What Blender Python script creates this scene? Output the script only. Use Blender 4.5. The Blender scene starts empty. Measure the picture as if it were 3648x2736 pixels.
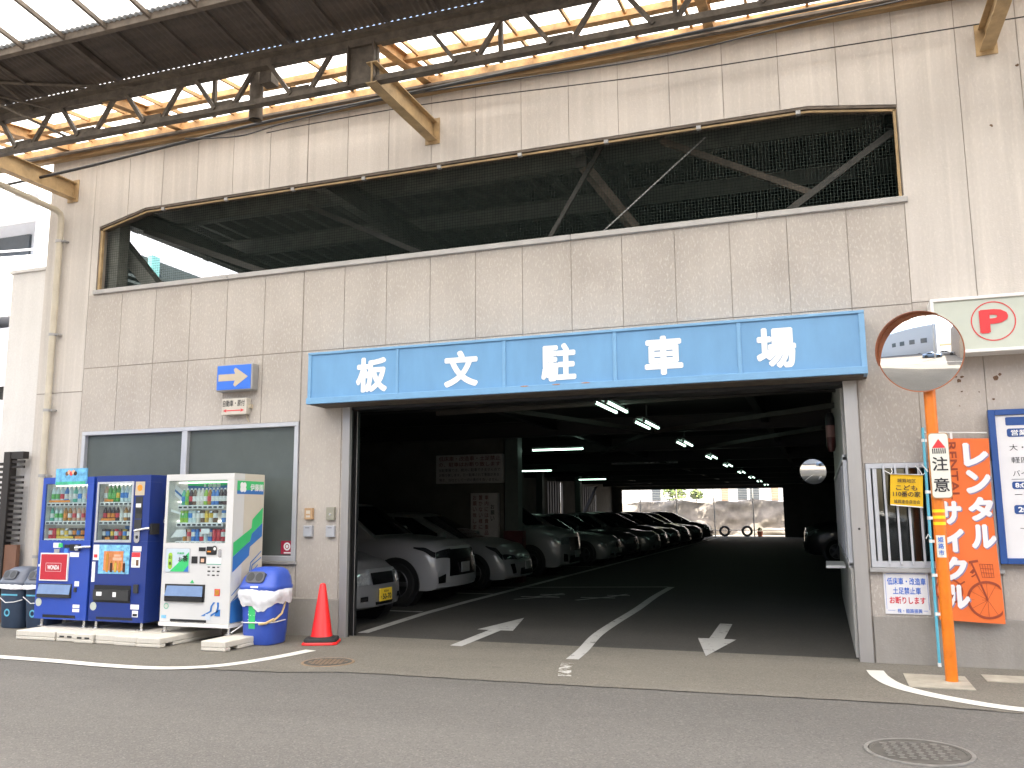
import bpy, bmesh, math, random
from mathutils import Vector, Matrix
random.seed(7)
SC = bpy.context.scene
COL = SC.collection
R = math.radians

# ------------------------------------------------------------------ camera
cam_d = bpy.data.cameras.new("camera")
cam = bpy.data.objects.new("camera", cam_d)
COL.objects.link(cam)
SC.camera = cam
cam_d.sensor_width = 36.0
cam_d.lens = 30.367
cam_d.clip_start = 0.05
cam_d.clip_end = 2000
CY, CP, CR = 0.341017412, 0.148311470, -0.006378698
_f = Vector((-math.sin(CY) * math.cos(CP), math.cos(CY) * math.cos(CP), math.sin(CP)))
_r = Vector((math.cos(CY), math.sin(CY), 0))
_u = _r.cross(_f)
_r2 = _r * math.cos(CR) + _u * math.sin(CR)
_u2 = -_r * math.sin(CR) + _u * math.cos(CR)
M4 = Matrix((_r2, _u2, -_f)).transposed().to_4x4()
M4.translation = Vector((9.7976, -9.4041, 1.4575))
cam.matrix_world = M4

# ------------------------------------------------------------------ world, sun, exposure
SUN_EL, SUN_AZ = 60.0, 150.0          # azimuth clockwise from +y
W = bpy.data.worlds.new("World")
SC.world = W
W.use_nodes = True
nt = W.node_tree
sky = nt.nodes.new("ShaderNodeTexSky")
sky.sky_type = 'NISHITA'
sky.sun_disc = False
sky.sun_elevation = R(SUN_EL)
sky.sun_rotation = R(SUN_AZ)
sky.dust_density = 4.0
sky.air_density = 1.0
sky.ozone_density = 0.6
bg = nt.nodes["Background"]
bg.inputs[1].default_value = 0.12
nt.links.new(sky.outputs[0], bg.inputs[0])
sd = bpy.data.lights.new("sun", 'SUN')
sd.energy = 3.0
sd.angle = R(0.6)
sd.color = (1.0, 0.95, 0.87)
sun = bpy.data.objects.new("sun", sd)
COL.objects.link(sun)
_az = R(SUN_AZ)
sdir = Vector((math.sin(_az) * math.cos(R(SUN_EL)), math.cos(_az) * math.cos(R(SUN_EL)), math.sin(R(SUN_EL))))
sun.rotation_euler = sdir.to_track_quat('Z', 'Y').to_euler()
VS = SC.view_settings
VS.view_transform = 'Standard'
VS.look = 'None'
VS.gamma = 1.0
VS.use_curve_mapping = False
VS.exposure = 2.95
VS.use_white_balance = True
VS.white_balance_temperature = 6950
VS.white_balance_tint = 10
SC.cycles.max_bounces = 8
SC.cycles.diffuse_bounces = 5
SC.cycles.transmission_bounces = 6
SC.cycles.transparent_max_bounces = 8
SC.cycles.use_denoising = True


# ------------------------------------------------------------------ materials
def lin(c):
    c = c / 255.0
    return c / 12.92 if c <= 0.04045 else ((c + 0.055) / 1.055) ** 2.4


def rgb(r, g, b, k=1.0):
    return (lin(r) * k, lin(g) * k, lin(b) * k, 1.0)


MATS = {}


def mat(name, base, rough=0.6, metal=0.0, noise=0.12, scale=6.0, bump=0.0, bscale=80.0, emit=0.0, spec=0.5, coat=0.0,
        stretch=None, alpha=1.0, trans=0.0):
    if name in MATS:
        return MATS[name]
    m = bpy.data.materials.new(name)
    m.use_nodes = True
    n = m.node_tree.nodes
    l = m.node_tree.links
    b = n["Principled BSDF"]
    b.inputs["Base Color"].default_value = base
    b.inputs["Roughness"].default_value = rough
    b.inputs["Metallic"].default_value = metal
    b.inputs["Specular IOR Level"].default_value = spec
    b.inputs["Coat Weight"].default_value = coat
    b.inputs["Coat Roughness"].default_value = 0.05
    b.inputs["Transmission Weight"].default_value = trans
    tc = n.new("ShaderNodeTexCoord")
    mp = n.new("ShaderNodeMapping")
    l.new(tc.outputs["Object"], mp.inputs[0])
    if stretch:
        mp.inputs["Scale"].default_value = stretch
    if noise > 0:
        t = n.new("ShaderNodeTexNoise")
        t.inputs["Scale"].default_value = scale
        t.inputs["Detail"].default_value = 8
        t.inputs["Roughness"].default_value = 0.65
        l.new(mp.outputs[0], t.inputs["Vector"])
        r = n.new("ShaderNodeValToRGB")
        r.color_ramp.elements[0].position = 0.3
        r.color_ramp.elements[1].position = 0.7
        lo = tuple(c * (1 - noise) for c in base[:3]) + (1,)
        hi = tuple(min(1, c * (1 + noise)) for c in base[:3]) + (1,)
        r.color_ramp.elements[0].color = lo
        r.color_ramp.elements[1].color = hi
        l.new(t.outputs["Fac"], r.inputs[0])
        l.new(r.outputs[0], b.inputs["Base Color"])
    if bump > 0:
        t2 = n.new("ShaderNodeTexNoise")
        t2.inputs["Scale"].default_value = bscale
        t2.inputs["Detail"].default_value = 4
        l.new(mp.outputs[0], t2.inputs["Vector"])
        bp = n.new("ShaderNodeBump")
        bp.inputs["Strength"].default_value = bump
        bp.inputs["Distance"].default_value = 0.01
        l.new(t2.outputs["Fac"], bp.inputs["Height"])
        l.new(bp.outputs[0], b.inputs["Normal"])
    if emit > 0:
        b.inputs["Emission Color"].default_value = base
        b.inputs["Emission Strength"].default_value = emit
    MATS[name] = m
    return m


def mix_in(m, socket_from, fac_socket, colour, l, n):
    x = n.new("ShaderNodeMix")
    x.data_type = 'RGBA'
    l.new(fac_socket, x.inputs[0])
    l.new(socket_from, x.inputs[6])
    x.inputs[7].default_value = colour
    return x.outputs[2]


def concrete_panel(name, base, streak=0.10, fleck=0.35, dirt=0.25, flecksize=26.0, grime=0.2):
    """aerated concrete cladding: vertical run-down streaks, slanted pale flecks, grey dirt patches"""
    m = bpy.data.materials.new(name)
    m.use_nodes = True
    n = m.node_tree.nodes
    l = m.node_tree.links
    b = n["Principled BSDF"]
    b.inputs["Roughness"].default_value = 0.85
    b.inputs["Specular IOR Level"].default_value = 0.25
    tc = n.new("ShaderNodeTexCoord")

    def tex(scale, sx, sy, sz, rot=0.0, detail=6.0):
        mp = n.new("ShaderNodeMapping")
        mp.inputs["Scale"].default_value = (sx, sy, sz)
        mp.inputs["Rotation"].default_value = (0, rot, 0)
        l.new(tc.outputs["Object"], mp.inputs[0])
        t = n.new("ShaderNodeTexNoise")
        t.inputs["Scale"].default_value = scale
        t.inputs["Detail"].default_value = detail
        l.new(mp.outputs[0], t.inputs["Vector"])
        return t.outputs["Fac"]

    def ramp(sock, p0, p1, v0=0.0, v1=1.0):
        r = n.new("ShaderNodeMapRange")
        r.inputs["From Min"].default_value = p0
        r.inputs["From Max"].default_value = p1
        r.inputs["To Min"].default_value = v0
        r.inputs["To Max"].default_value = v1
        l.new(sock, r.inputs["Value"])
        return r.outputs[0]
    rgbn = n.new("ShaderNodeRGB")
    rgbn.outputs[0].default_value = base
    s = rgbn.outputs[0]
    s = mix_in(m, s, ramp(tex(1.0, 7.0, 1.0, 0.28), 0.42, 0.72, 0, streak * 4), tuple(c * 0.74 for c in base[:3]) + (1,), l, n)
    s = mix_in(m, s, ramp(tex(1.0, 14.0, 1.0, 0.35), 0.52, 0.74, 0, streak * 4), (min(1, base[0] * 1.22), min(1, base[1] * 1.22), min(1, base[2] * 1.2), 1), l, n)
    # panel to panel tone: one random value per 0.6 m column
    sp_ = n.new("ShaderNodeSeparateXYZ")
    l.new(tc.outputs["Object"], sp_.inputs[0])
    dv = n.new("ShaderNodeMath")
    dv.operation = 'DIVIDE'
    dv.inputs[1].default_value = 0.6
    l.new(sp_.outputs[0], dv.inputs[0])
    fl_ = n.new("ShaderNodeMath")
    fl_.operation = 'FLOOR'
    l.new(dv.outputs[0], fl_.inputs[0])
    wn = n.new("ShaderNodeTexWhiteNoise")
    wn.noise_dimensions = '1D'
    l.new(fl_.outputs[0], wn.inputs["W"])
    s = mix_in(m, s, ramp(wn.outputs["Value"], 0.0, 1.0, 0.0, 0.15), (base[0] * 0.80, base[1] * 0.78, base[2] * 0.76, 1), l, n)
    s = mix_in(m, s, ramp(tex(0.8, 1, 1, 1), 0.45, 0.75, 0, dirt), (base[0] * 0.62, base[1] * 0.6, base[2] * 0.58, 1), l, n)
    s = mix_in(m, s, ramp(tex(flecksize, 1.7, 1.0, 0.7, R(38), 4.0), 0.53, 0.68, 0, fleck), (min(1, base[0] * 1.45), min(1, base[1] * 1.47), min(1, base[2] * 1.45), 1), l, n)
    s = mix_in(m, s, ramp(tex(40.0, 1, 1, 1), 0.35, 0.6, grime, 0), (base[0] * 0.75, base[1] * 0.73, base[2] * 0.72, 1), l, n)
    l.new(s, b.inputs["Base Color"])
    bp = n.new("ShaderNodeBump")
    bp.inputs["Strength"].default_value = 0.25
    bp.inputs["Distance"].default_value = 0.01
    l.new(tex(60.0, 1, 1, 1), bp.inputs["Height"])
    l.new(bp.outputs[0], b.inputs["Normal"])
    return m


def asphalt(name, base, speck=0.35, patch=0.25, stains=0.5):
    """bitumen with pale and dark stones, broad worn patches, oily spots and thin wandering cracks"""
    m = bpy.data.materials.new(name)
    m.use_nodes = True
    n = m.node_tree.nodes
    l = m.node_tree.links
    b = n["Principled BSDF"]
    b.inputs["Roughness"].default_value = 0.9
    b.inputs["Specular IOR Level"].default_value = 0.3
    tc = n.new("ShaderNodeTexCoord")

    def tex(scale, detail=5.0, sx=1.0, sy=1.0, rough=0.5):
        mp = n.new("ShaderNodeMapping")
        mp.inputs["Scale"].default_value = (sx, sy, 1)
        l.new(tc.outputs["Object"], mp.inputs[0])
        t = n.new("ShaderNodeTexNoise")
        t.inputs["Scale"].default_value = scale
        t.inputs["Detail"].default_value = detail
        t.inputs["Roughness"].default_value = rough
        l.new(mp.outputs[0], t.inputs["Vector"])
        return t.outputs["Fac"]

    def rng(sock, p0, p1, v0, v1):
        r = n.new("ShaderNodeMapRange")
        for k, v in zip(("From Min", "From Max", "To Min", "To Max"), (p0, p1, v0, v1)):
            r.inputs[k].default_value = v
        l.new(sock, r.inputs["Value"])
        return r.outputs[0]
    c = n.new("ShaderNodeRGB")
    c.outputs[0].default_value = base
    s = c.outputs[0]
    k = lambda f: tuple(min(1, x * f) for x in base[:3]) + (1,)
    s = mix_in(m, s, rng(tex(1.1, 7, 0.5, 1.6), 0.42, 0.72, 0, patch), k(0.62), l, n)
    s = mix_in(m, s, rng(tex(0.45, 5, 0.35, 1.5), 0.45, 0.7, 0, patch), k(1.45), l, n)
    s = mix_in(m, s, rng(tex(3.2, 6), 0.66, 0.76, 0, stains * 0.5), k(0.5), l, n)
    s = mix_in(m, s, rng(tex(9.0, 6, 1, 1, 0.7), 0.3, 0.7, 0.22, 0), k(0.7), l, n)
    vor = n.new("ShaderNodeTexVoronoi")
    vor.inputs["Scale"].default_value = 85.0
    l.new(tc.outputs["Object"], vor.inputs["Vector"])
    sepc = n.new("ShaderNodeSeparateColor")
    l.new(vor.outputs["Color"], sepc.inputs[0])
    s = mix_in(m, s, rng(sepc.outputs[0], 0.72, 0.98, 0, speck), k(2.1), l, n)
    s = mix_in(m, s, rng(sepc.outputs[1], 0.66, 0.98, 0, speck), k(0.35), l, n)
    s = mix_in(m, s, rng(tex(130.0, 2), 0.56, 0.72, 0, speck), k(2.2), l, n)
    l.new(s, b.inputs["Base Color"])
    bp = n.new("ShaderNodeBump")
    bp.inputs["Strength"].default_value = 0.6
    bp.inputs["Distance"].default_value = 0.008
    l.new(tex(70.0, 4), bp.inputs["Height"])
    l.new(bp.outputs[0], b.inputs["Normal"])
    return m


def worn_paint(name, base, ground, amount=0.5, scale=9.0):
    m = asphalt(name, ground)
    n = m.node_tree.nodes
    l = m.node_tree.links
    b = n["Principled BSDF"]
    src = b.inputs["Base Color"].links[0].from_socket
    tc = n.new("ShaderNodeTexCoord")
    t = n.new("ShaderNodeTexNoise")
    t.inputs["Scale"].default_value = scale
    t.inputs["Detail"].default_value = 9
    t.inputs["Roughness"].default_value = 0.75
    l.new(tc.outputs["Object"], t.inputs["Vector"])
    r = n.new("ShaderNodeMapRange")
    r.inputs["From Min"].default_value = amount - 0.08
    r.inputs["From Max"].default_value = amount + 0.02
    l.new(t.outputs["Fac"], r.inputs["Value"])
    s = mix_in(m, src, r.outputs[0], base, l, n)
    l.new(s, b.inputs["Base Color"])
    return m


def translucent_sheet(name, colour, corr=0.0):
    m = bpy.data.materials.new(name)
    m.use_nodes = True
    n = m.node_tree.nodes
    l = m.node_tree.links
    n.remove(n["Principled BSDF"])
    out = n["Material Output"]
    tr = n.new("ShaderNodeBsdfTranslucent")
    df = n.new("ShaderNodeBsdfDiffuse")
    mx = n.new("ShaderNodeMixShader")
    tr.inputs[0].default_value = colour
    df.inputs[0].default_value = colour
    t = n.new("ShaderNodeTexNoise")
    t.inputs["Scale"].default_value = 3
    tc = n.new("ShaderNodeTexCoord")
    l.new(tc.outputs["Object"], t.inputs["Vector"])
    r = n.new("ShaderNodeValToRGB")
    r.color_ramp.elements[0].color = tuple(c * 0.85 for c in colour[:3]) + (1,)
    r.color_ramp.elements[1].color = colour
    l.new(t.outputs["Fac"], r.inputs[0])
    l.new(r.outputs[0], tr.inputs[0])
    mx.inputs[0].default_value = 0.25
    l.new(tr.outputs[0], mx.inputs[1])
    l.new(df.outputs[0], mx.inputs[2])
    l.new(mx.outputs[0], out.inputs[0])
    return m


def glass_clear(name, tint=(0.85, 0.9, 0.9, 1), refl=0.12):
    """thin pane: mostly see-through, mirror share grows at grazing angles"""
    m = bpy.data.materials.new(name)
    m.use_nodes = True
    n = m.node_tree.nodes
    l = m.node_tree.links
    n.remove(n["Principled BSDF"])
    out = n["Material Output"]
    tp = n.new("ShaderNodeBsdfTransparent")
    gl = n.new("ShaderNodeBsdfGlossy")
    gl.inputs["Roughness"].default_value = 0.03
    mx = n.new("ShaderNodeMixShader")
    lw = n.new("ShaderNodeLayerWeight")
    lw.inputs[0].default_value = 0.5
    pw = n.new("ShaderNodeMath")
    pw.operation = 'POWER'
    pw.inputs[1].default_value = 4.0
    ma = n.new("ShaderNodeMath")
    ma.operation = 'MULTIPLY_ADD'
    ma.inputs[1].default_value = 0.7
    ma.inputs[2].default_value = refl * 0.4
    l.new(lw.outputs["Facing"], pw.inputs[0])
    l.new(pw.outputs[0], ma.inputs[0])
    tp.inputs[0].default_value = tint
    l.new(ma.outputs[0], mx.inputs[0])
    l.new(tp.outputs[0], mx.inputs[1])
    l.new(gl.outputs[0], mx.inputs[2])
    l.new(mx.outputs[0], out.inputs[0])
    return m


# ------------------------------------------------------------------ mesh builder
ORG = {}


class MB:
    def __init__(self):
        self.v, self.f, self.m, self.mats = [], [], [], []

    def mi(self, m):
        if m not in self.mats:
            self.mats.append(m)
        return self.mats.index(m)

    def add(self, vs, fs, m):
        o = len(self.v)
        k = self.mi(m)
        self.v += [tuple(p) for p in vs]
        for f in fs:
            self.f.append([i + o for i in f])
            self.m.append(k)

    def box(self, x0, y0, z0, x1, y1, z1, m):
        x0, x1 = min(x0, x1), max(x0, x1)
        y0, y1 = min(y0, y1), max(y0, y1)
        z0, z1 = min(z0, z1), max(z0, z1)
        vs = [(x0, y0, z0), (x1, y0, z0), (x1, y1, z0), (x0, y1, z0), (x0, y0, z1), (x1, y0, z1), (x1, y1, z1), (x0, y1, z1)]
        self.add(vs, [(0, 3, 2, 1), (4, 5, 6, 7), (0, 1, 5, 4), (1, 2, 6, 5), (2, 3, 7, 6), (3, 0, 4, 7)], m)

    def bar(self, p, q, w, h, m, up=(0, 0, 1)):
        p, q = Vector(p), Vector(q)
        d = (q - p).normalized()
        u = Vector(up)
        s = d.cross(u)
        if s.length < 1e-4:
            s = d.cross(Vector((0, 1, 0)))
        s.normalize()
        u = s.cross(d).normalized()
        s = s * (w / 2)
        u = u * (h / 2)
        vs = [p - s - u, p + s - u, p + s + u, p - s + u, q - s - u, q + s - u, q + s + u, q - s + u]
        self.add(vs, [(0, 1, 2, 3)[::-1], (4, 5, 6, 7), (0, 1, 5, 4), (1, 2, 6, 5), (2, 3, 7, 6), (3, 0, 4, 7)], m)

    def ibeam(self, p, q, w, h, m, t=0.012):
        """rolled H section between two points, web upright"""
        p, q = Vector(p), Vector(q)
        z = Vector((0, 0, 1))
        d = (q - p).normalized()
        u = (z - d * z.dot(d)).normalized()
        self.bar(p + u * (h / 2 - t / 2), q + u * (h / 2 - t / 2), w, t, m)
        self.bar(p - u * (h / 2 - t / 2), q - u * (h / 2 - t / 2), w, t, m)
        self.bar(p, q, t, h - 2 * t, m)

    def tube(self, pts, r, m, seg=10, caps=True):
        pts = [Vector(p) for p in pts]
        n = len(pts)
        rs = r if isinstance(r, (list, tuple)) else [r] * n
        t0 = (pts[1] - pts[0]).normalized()
        ref = Vector((0, 0, 1)) if abs(t0.z) < 0.9 else Vector((1, 0, 0))
        s = t0.cross(ref).normalized()
        vs = []
        for i in range(n):
            a = pts[max(0, i - 1)]
            b = pts[min(n - 1, i + 1)]
            t = (b - a).normalized()
            s = (s - t * s.dot(t)).normalized()
            u = t.cross(s)
            for k in range(seg):
                an = 2 * math.pi * k / seg
                vs.append(pts[i] + (s * math.cos(an) + u * math.sin(an)) * rs[i])
        fs = []
        for i in range(n - 1):
            for k in range(seg):
                k2 = (k + 1) % seg
                fs.append((i * seg + k, i * seg + k2, (i + 1) * seg + k2, (i + 1) * seg + k))
        if caps:
            fs.append(tuple(range(seg))[::-1])
            fs.append(tuple((n - 1) * seg + k for k in range(seg)))
        self.add(vs, fs, m)

    def lathe(self, prof, c, m, axis='z', seg=24, a0=0.0, a1=360.0):
        """prof: list of (radius, height along axis)"""
        vs, fs = [], []
        full = abs(a1 - a0) >= 359.9
        ns = seg if full else seg + 1
        for (r, h) in prof:
            for k in range(ns):
                an = R(a0 + (a1 - a0) * k / seg)
                x, y = r * math.cos(an), r * math.sin(an)
                if axis == 'z':
                    p = (c[0] + x, c[1] + y, c[2] + h)
                elif axis == 'y':
                    p = (c[0] + x, c[1] + h, c[2] + y)
                else:
                    p = (c[0] + h, c[1] + x, c[2] + y)
                vs.append(p)
        for i in range(len(prof) - 1):
            for k in range(seg):
                k2 = (k + 1) % ns if full else k + 1
                fs.append((i * ns + k, i * ns + k2, (i + 1) * ns + k2, (i + 1) * ns + k))
        self.add(vs, fs, m)

    def poly(self, pts, m, off=None):
        """flat polygon; off = extrusion vector"""
        n = len(pts)
        if off is None:
            self.add(pts, [tuple(range(n))], m)
        else:
            o = Vector(off)
            vs = [Vector(p) for p in pts] + [Vector(p) + o for p in pts]
            fs = [tuple(range(n))[::-1], tuple(range(n, 2 * n))]
            for i in range(n):
                j = (i + 1) % n
                fs.append((i, j, n + j, n + i))
            self.add(vs, fs, m)

    def rect(self, x0, z0, x1, z1, y, m):
        self.add([(x0, y, z0), (x1, y, z0), (x1, y, z1), (x0, y, z1)], [(0, 1, 2, 3)], m)

    def disc(self, c, r, m, nrm='y', seg=24, r2=None):
        """flat disc, or ring when r2 is given, facing -y"""
        vs = []
        for k in range(seg):
            an = 2 * math.pi * k / seg
            vs.append((c[0] + r * math.cos(an), c[1], c[2] + r * math.sin(an)))
        if r2 is None:
            self.add(vs, [tuple(range(seg))], m)
        else:
            for k in range(seg):
                an = 2 * math.pi * k / seg
                vs.append((c[0] + r2 * math.cos(an), c[1], c[2] + r2 * math.sin(an)))
            self.add(vs, [(k, (k + 1) % seg, seg + (k + 1) % seg, seg + k) for k in range(seg)], m)

    def text(self, body, c, right, up, w=None, h=None, m=None, bold=0.0):
        vs, fs = text_geo(body, 0.0)
        xs = [p[0] for p in vs]
        ys = [p[1] for p in vs]
        bw, bh = max(xs) - min(xs), max(ys) - min(ys)
        cx, cy = (max(xs) + min(xs)) / 2, (max(ys) + min(ys)) / 2
        if w and h:
            sx, sy = w / bw, h / bh
        elif w:
            sx = sy = w / bw
        else:
            sx = sy = h / bh
        c, right, up = Vector(c), Vector(right), Vector(up)
        nrm = right.cross(up)
        if bold > 0:        # thicker strokes: shifted copies, each a hair in front of the last
            if w and h:
                sx, sy = (w - 2 * bold * sx * 0.8) / bw, (h - 2 * bold * sy * 0.8) / bh
            k = 8 if bold > 0.025 else 4
            shifts = [(bold * math.cos(2 * math.pi * (i + 0.5) / k), bold * math.sin(2 * math.pi * (i + 0.5) / k)) for i in range(k)]
        else:
            shifts = [(0, 0)]
        for i, (ox, oy) in enumerate(shifts):
            cc = c + nrm * (0.00025 * i)
            self.add([cc + right * ((p[0] - cx + ox) * sx) + up * ((p[1] - cy + oy) * sy) for p in vs], fs, m)

    def build(self, name, parent=None, smooth=False, bevel=0.0, seg=1, origin=None, subsurf=0, angle=35):
        me = bpy.data.meshes.new(name)
        if origin is not None:
            og = Vector(origin)
        elif parent is not None:
            og = Vector(ORG[parent.name])
        else:
            og = Vector((0, 0, 0))
        me.from_pydata([tuple(Vector(p) - og) for p in self.v], [], self.f)
        for m in self.mats:
            me.materials.append(m)
        me.polygons.foreach_set("material_index", self.m)
        if bevel > 0:
            bm = bmesh.new()
            bm.from_mesh(me)
            ed = [e for e in bm.edges if len(e.link_faces) == 2 and e.calc_face_angle(0) > R(angle)]
            bmesh.ops.bevel(bm, geom=ed, offset=bevel, segments=seg, affect='EDGES', clamp_overlap=True, profile=0.6)
            bm.to_mesh(me)
            bm.free()
        if smooth:
            for p in me.polygons:
                p.use_smooth = True
            if angle < 90:
                me.set_sharp_from_angle(angle=R(50))
        me.update()
        o = bpy.data.objects.new(name, me)
        COL.objects.link(o)
        if parent is not None:
            o.parent = parent
            ORG[o.name] = tuple(og)
            if origin is not None:
                o.location = og - Vector(ORG[parent.name])
        else:
            o.location = og
            ORG[o.name] = tuple(og)
        return o


def build_each(b, name, parent, bevel=0.0):
    """one object per shape collected in b"""
    cuts = [0]
    vmax = -1
    for k, f in enumerate(b.f):
        if k and min(f) > vmax:
            cuts.append(k)
        vmax = max(vmax, max(f))
    cuts.append(len(b.f))
    for a, c in zip(cuts, cuts[1:]):
        q = MB()
        lo = min(min(f) for f in b.f[a:c])
        hi = max(max(f) for f in b.f[a:c])
        q.v = b.v[lo:hi + 1]
        q.f = [[i - lo for i in f] for f in b.f[a:c]]
        q.mats = [b.mats[b.m[a]]]
        q.m = [0] * (c - a)
        q.build(name, parent, bevel=bevel)


_TG = {}


def text_geo(body, bold=0.0):
    key = (body, bold)
    if key in _TG:
        return _TG[key]
    cu = bpy.data.curves.new("lettering", 'FONT')
    cu.body = body
    cu.size = 1.0
    cu.resolution_u = 3
    cu.offset = bold
    ob = bpy.data.objects.new("lettering", cu)
    COL.objects.link(ob)
    dg = bpy.context.evaluated_depsgraph_get()
    dg.update()
    me = bpy.data.meshes.new_from_object(ob.evaluated_get(dg))
    vs = [(v.co.x, v.co.y) for v in me.vertices]
    fs = [tuple(p.vertices) for p in me.polygons]
    bpy.data.objects.remove(ob)
    bpy.data.curves.remove(cu)
    bpy.data.meshes.remove(me)
    _TG[key] = (vs, fs)
    return _TG[key]


X, Y, Z = Vector((1, 0, 0)), Vector((0, 1, 0)), Vector((0, 0, 1))


def tag(o, label=None, cat=None, group=None, kind=None):
    if label:
        o["label"] = label
    if cat:
        o["category"] = cat
    if group:
        o["group"] = group
    if kind:
        o["kind"] = kind
    return o


def thing(name, label, cat, loc=(0, 0, 0), group=None):
    o = bpy.data.objects.new(name, None)
    COL.objects.link(o)
    o.empty_display_size = 0.1
    o.location = loc
    ORG[o.name] = tuple(loc)
    return tag(o, label, cat, group)


def copy_thing(root, delta, label=None, rotz=None):
    def cp(o, parent):
        c = o.copy()
        COL.objects.link(c)
        if parent is not None:
            c.parent = parent
            c.matrix_parent_inverse = o.matrix_parent_inverse
        for ch in [k for k in o.children]:
            cp(ch, c)
        return c
    r = cp(root, None)
    r.location = Vector(root.location) + Vector(delta)
    if rotz is not None:
        r.rotation_euler.z = rotz
    if label:
        r["label"] = label
    return r


# ------------------------------------------------------------------ shared materials
m_alc_up = concrete_panel("cladding pale streaked", (0.515, 0.475, 0.437, 1), streak=0.15, fleck=0.15, dirt=0.32, grime=0.10)
m_alc_lo = concrete_panel("cladding flecked", (0.435, 0.397, 0.36, 1), streak=0.06, fleck=0.42, dirt=0.55, flecksize=30, grime=0.16)
m_alc_gr = concrete_panel("render greyish", (0.44, 0.40, 0.362, 1), streak=0.06, fleck=0.22, dirt=0.5, grime=0.14)
m_plinth = concrete_panel("plinth concrete", (0.30, 0.28, 0.255, 1), streak=0.12, fleck=0.1, dirt=0.6)
m_joint = mat("joint grey", (0.27, 0.24, 0.21, 1), 0.9)
m_alu = mat("aluminium", (0.47, 0.48, 0.51, 1), 0.42, 0.35, noise=0.05)
m_alu_dull = mat("aluminium dull", (0.34, 0.335, 0.33, 1), 0.5, 0.3, noise=0.1, scale=3)
m_steel_dk = mat("steel dark weathered", (0.092, 0.073, 0.055, 1), 0.7, 0.0, noise=0.45, scale=9)
m_steel_br = mat("steel brown", (0.10, 0.078, 0.06, 1), 0.75, 0.0, noise=0.4, scale=7)
m_orange_rust = mat("rusty ochre steel", (0.40, 0.235, 0.105, 1), 0.75, 0.0, noise=0.5, scale=5)
m_bracket = mat("bracket ochre steel", (0.36, 0.25, 0.13, 1), 0.7, 0.0, noise=0.35, scale=4)
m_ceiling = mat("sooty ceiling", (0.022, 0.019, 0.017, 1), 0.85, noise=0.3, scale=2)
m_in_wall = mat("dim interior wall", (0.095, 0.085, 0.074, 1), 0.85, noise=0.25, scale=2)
m_white = mat("white paint", (0.72, 0.71, 0.69, 1), 0.5, noise=0.05)
m_black = mat("black plastic", (0.012, 0.012, 0.013, 1), 0.4, noise=0.1)
m_rubber = mat("black rubber", (0.018, 0.018, 0.018, 1), 0.8, noise=0.2, scale=20)
m_cable = mat("cable sheath", (0.02, 0.02, 0.022, 1), 0.6, noise=0.2)
m_red = mat("red paint", (0.62, 0.03, 0.035, 1), 0.45, noise=0.06)
m_inkblk = mat("ink black", (0.02, 0.02, 0.022, 1), 0.6, noise=0)
m_inkred = mat("ink red", (0.62, 0.03, 0.05, 1), 0.6, noise=0)
m_inkblu = mat("ink blue", (0.02, 0.13, 0.55, 1), 0.6, noise=0)
m_inkwht = mat("ink white", (0.8, 0.8, 0.8, 1), 0.5, noise=0)
m_glass = glass_clear("window pane thin")
m_mirror = mat("mirror face", (0.86, 0.88, 0.88, 1), 0.015, 1.0, noise=0)
m_chrome = mat("chrome", (0.75, 0.76, 0.78, 1), 0.12, 1.0, noise=0)

# ================================================================== SETTING
def ribbon(b, pts, w, m, z=0.0):
    pts = [Vector((p[0], p[1], z)) for p in pts]
    vs = []
    for i, p in enumerate(pts):
        t = (pts[min(i + 1, len(pts) - 1)] - pts[max(i - 1, 0)]).normalized()
        s = Vector((-t.y, t.x, 0)) * (w / 2)
        vs += [p - s, p + s]
    b.add(vs, [(2 * i, 2 * i + 2, 2 * i + 3, 2 * i + 1) for i in range(len(pts) - 1)], m)


m_road = asphalt("road asphalt", (0.116, 0.108, 0.099, 1), 0.32, 0.3)
m_fore = asphalt("forecourt asphalt lit", (0.145, 0.132, 0.110, 1), speck=0.28, patch=0.35, stains=0.7)  # warm sunlit brightness of the strip partly put into this lighter base colour
m_gfloor = asphalt("garage floor asphalt shaded", (0.058, 0.054, 0.048, 1), speck=0.25)  # same asphalt as outside; the garage's shade is put into this darker colour
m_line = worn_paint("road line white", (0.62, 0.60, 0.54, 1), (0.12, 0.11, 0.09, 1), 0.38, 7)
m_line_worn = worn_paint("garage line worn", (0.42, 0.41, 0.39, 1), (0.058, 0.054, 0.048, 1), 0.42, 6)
m_line_gone = worn_paint("garage line scraped", (0.5, 0.49, 0.46, 1), (0.135, 0.118, 0.092, 1), 0.55, 9)

b = MB()
b.add([(-300, -300, -0.008), (300, -300, -0.008), (300, 300, -0.008), (-300, 300, -0.008)], [(0, 1, 2, 3)], m_road)
tag(b.build("ground"), kind="structure")
b = MB()
fc = [(-14, -2.42), (1.5, -2.44), (3.6, -2.46), (4.1, -2.30), (4.9, -2.22), (5.5, -2.02), (7.5, -2.0), (9.1, -1.93), (10.4, -1.90), (11.0, -1.99), (22, -2.06), (22, 0.16), (-14, 0.16)]
b.poly([(x, y, -0.004) for x, y in fc], m_fore)
tag(b.build("pavement"), kind="structure")
b = MB()
rgs = random.Random(5)
for yofs, xs in ((0, [3.6 + 0.12 * i for i in range(62)]),):
    pts = []
    for x in xs:
        for (xa, ya), (xb, yb) in zip(fc, fc[1:]):
            if xa <= x <= xb and yb < 0:
                y = ya + (yb - ya) * (x - xa) / (xb - xa)
        pts.append((x, y + rgs.uniform(-0.012, 0.012)))
    ribbon(b, pts, 0.011, mat("seam dark", (0.06, 0.055, 0.048, 1), 0.95), -0.002)
tag(b.build("pavement_seam"), kind="structure")
b = MB()
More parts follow.
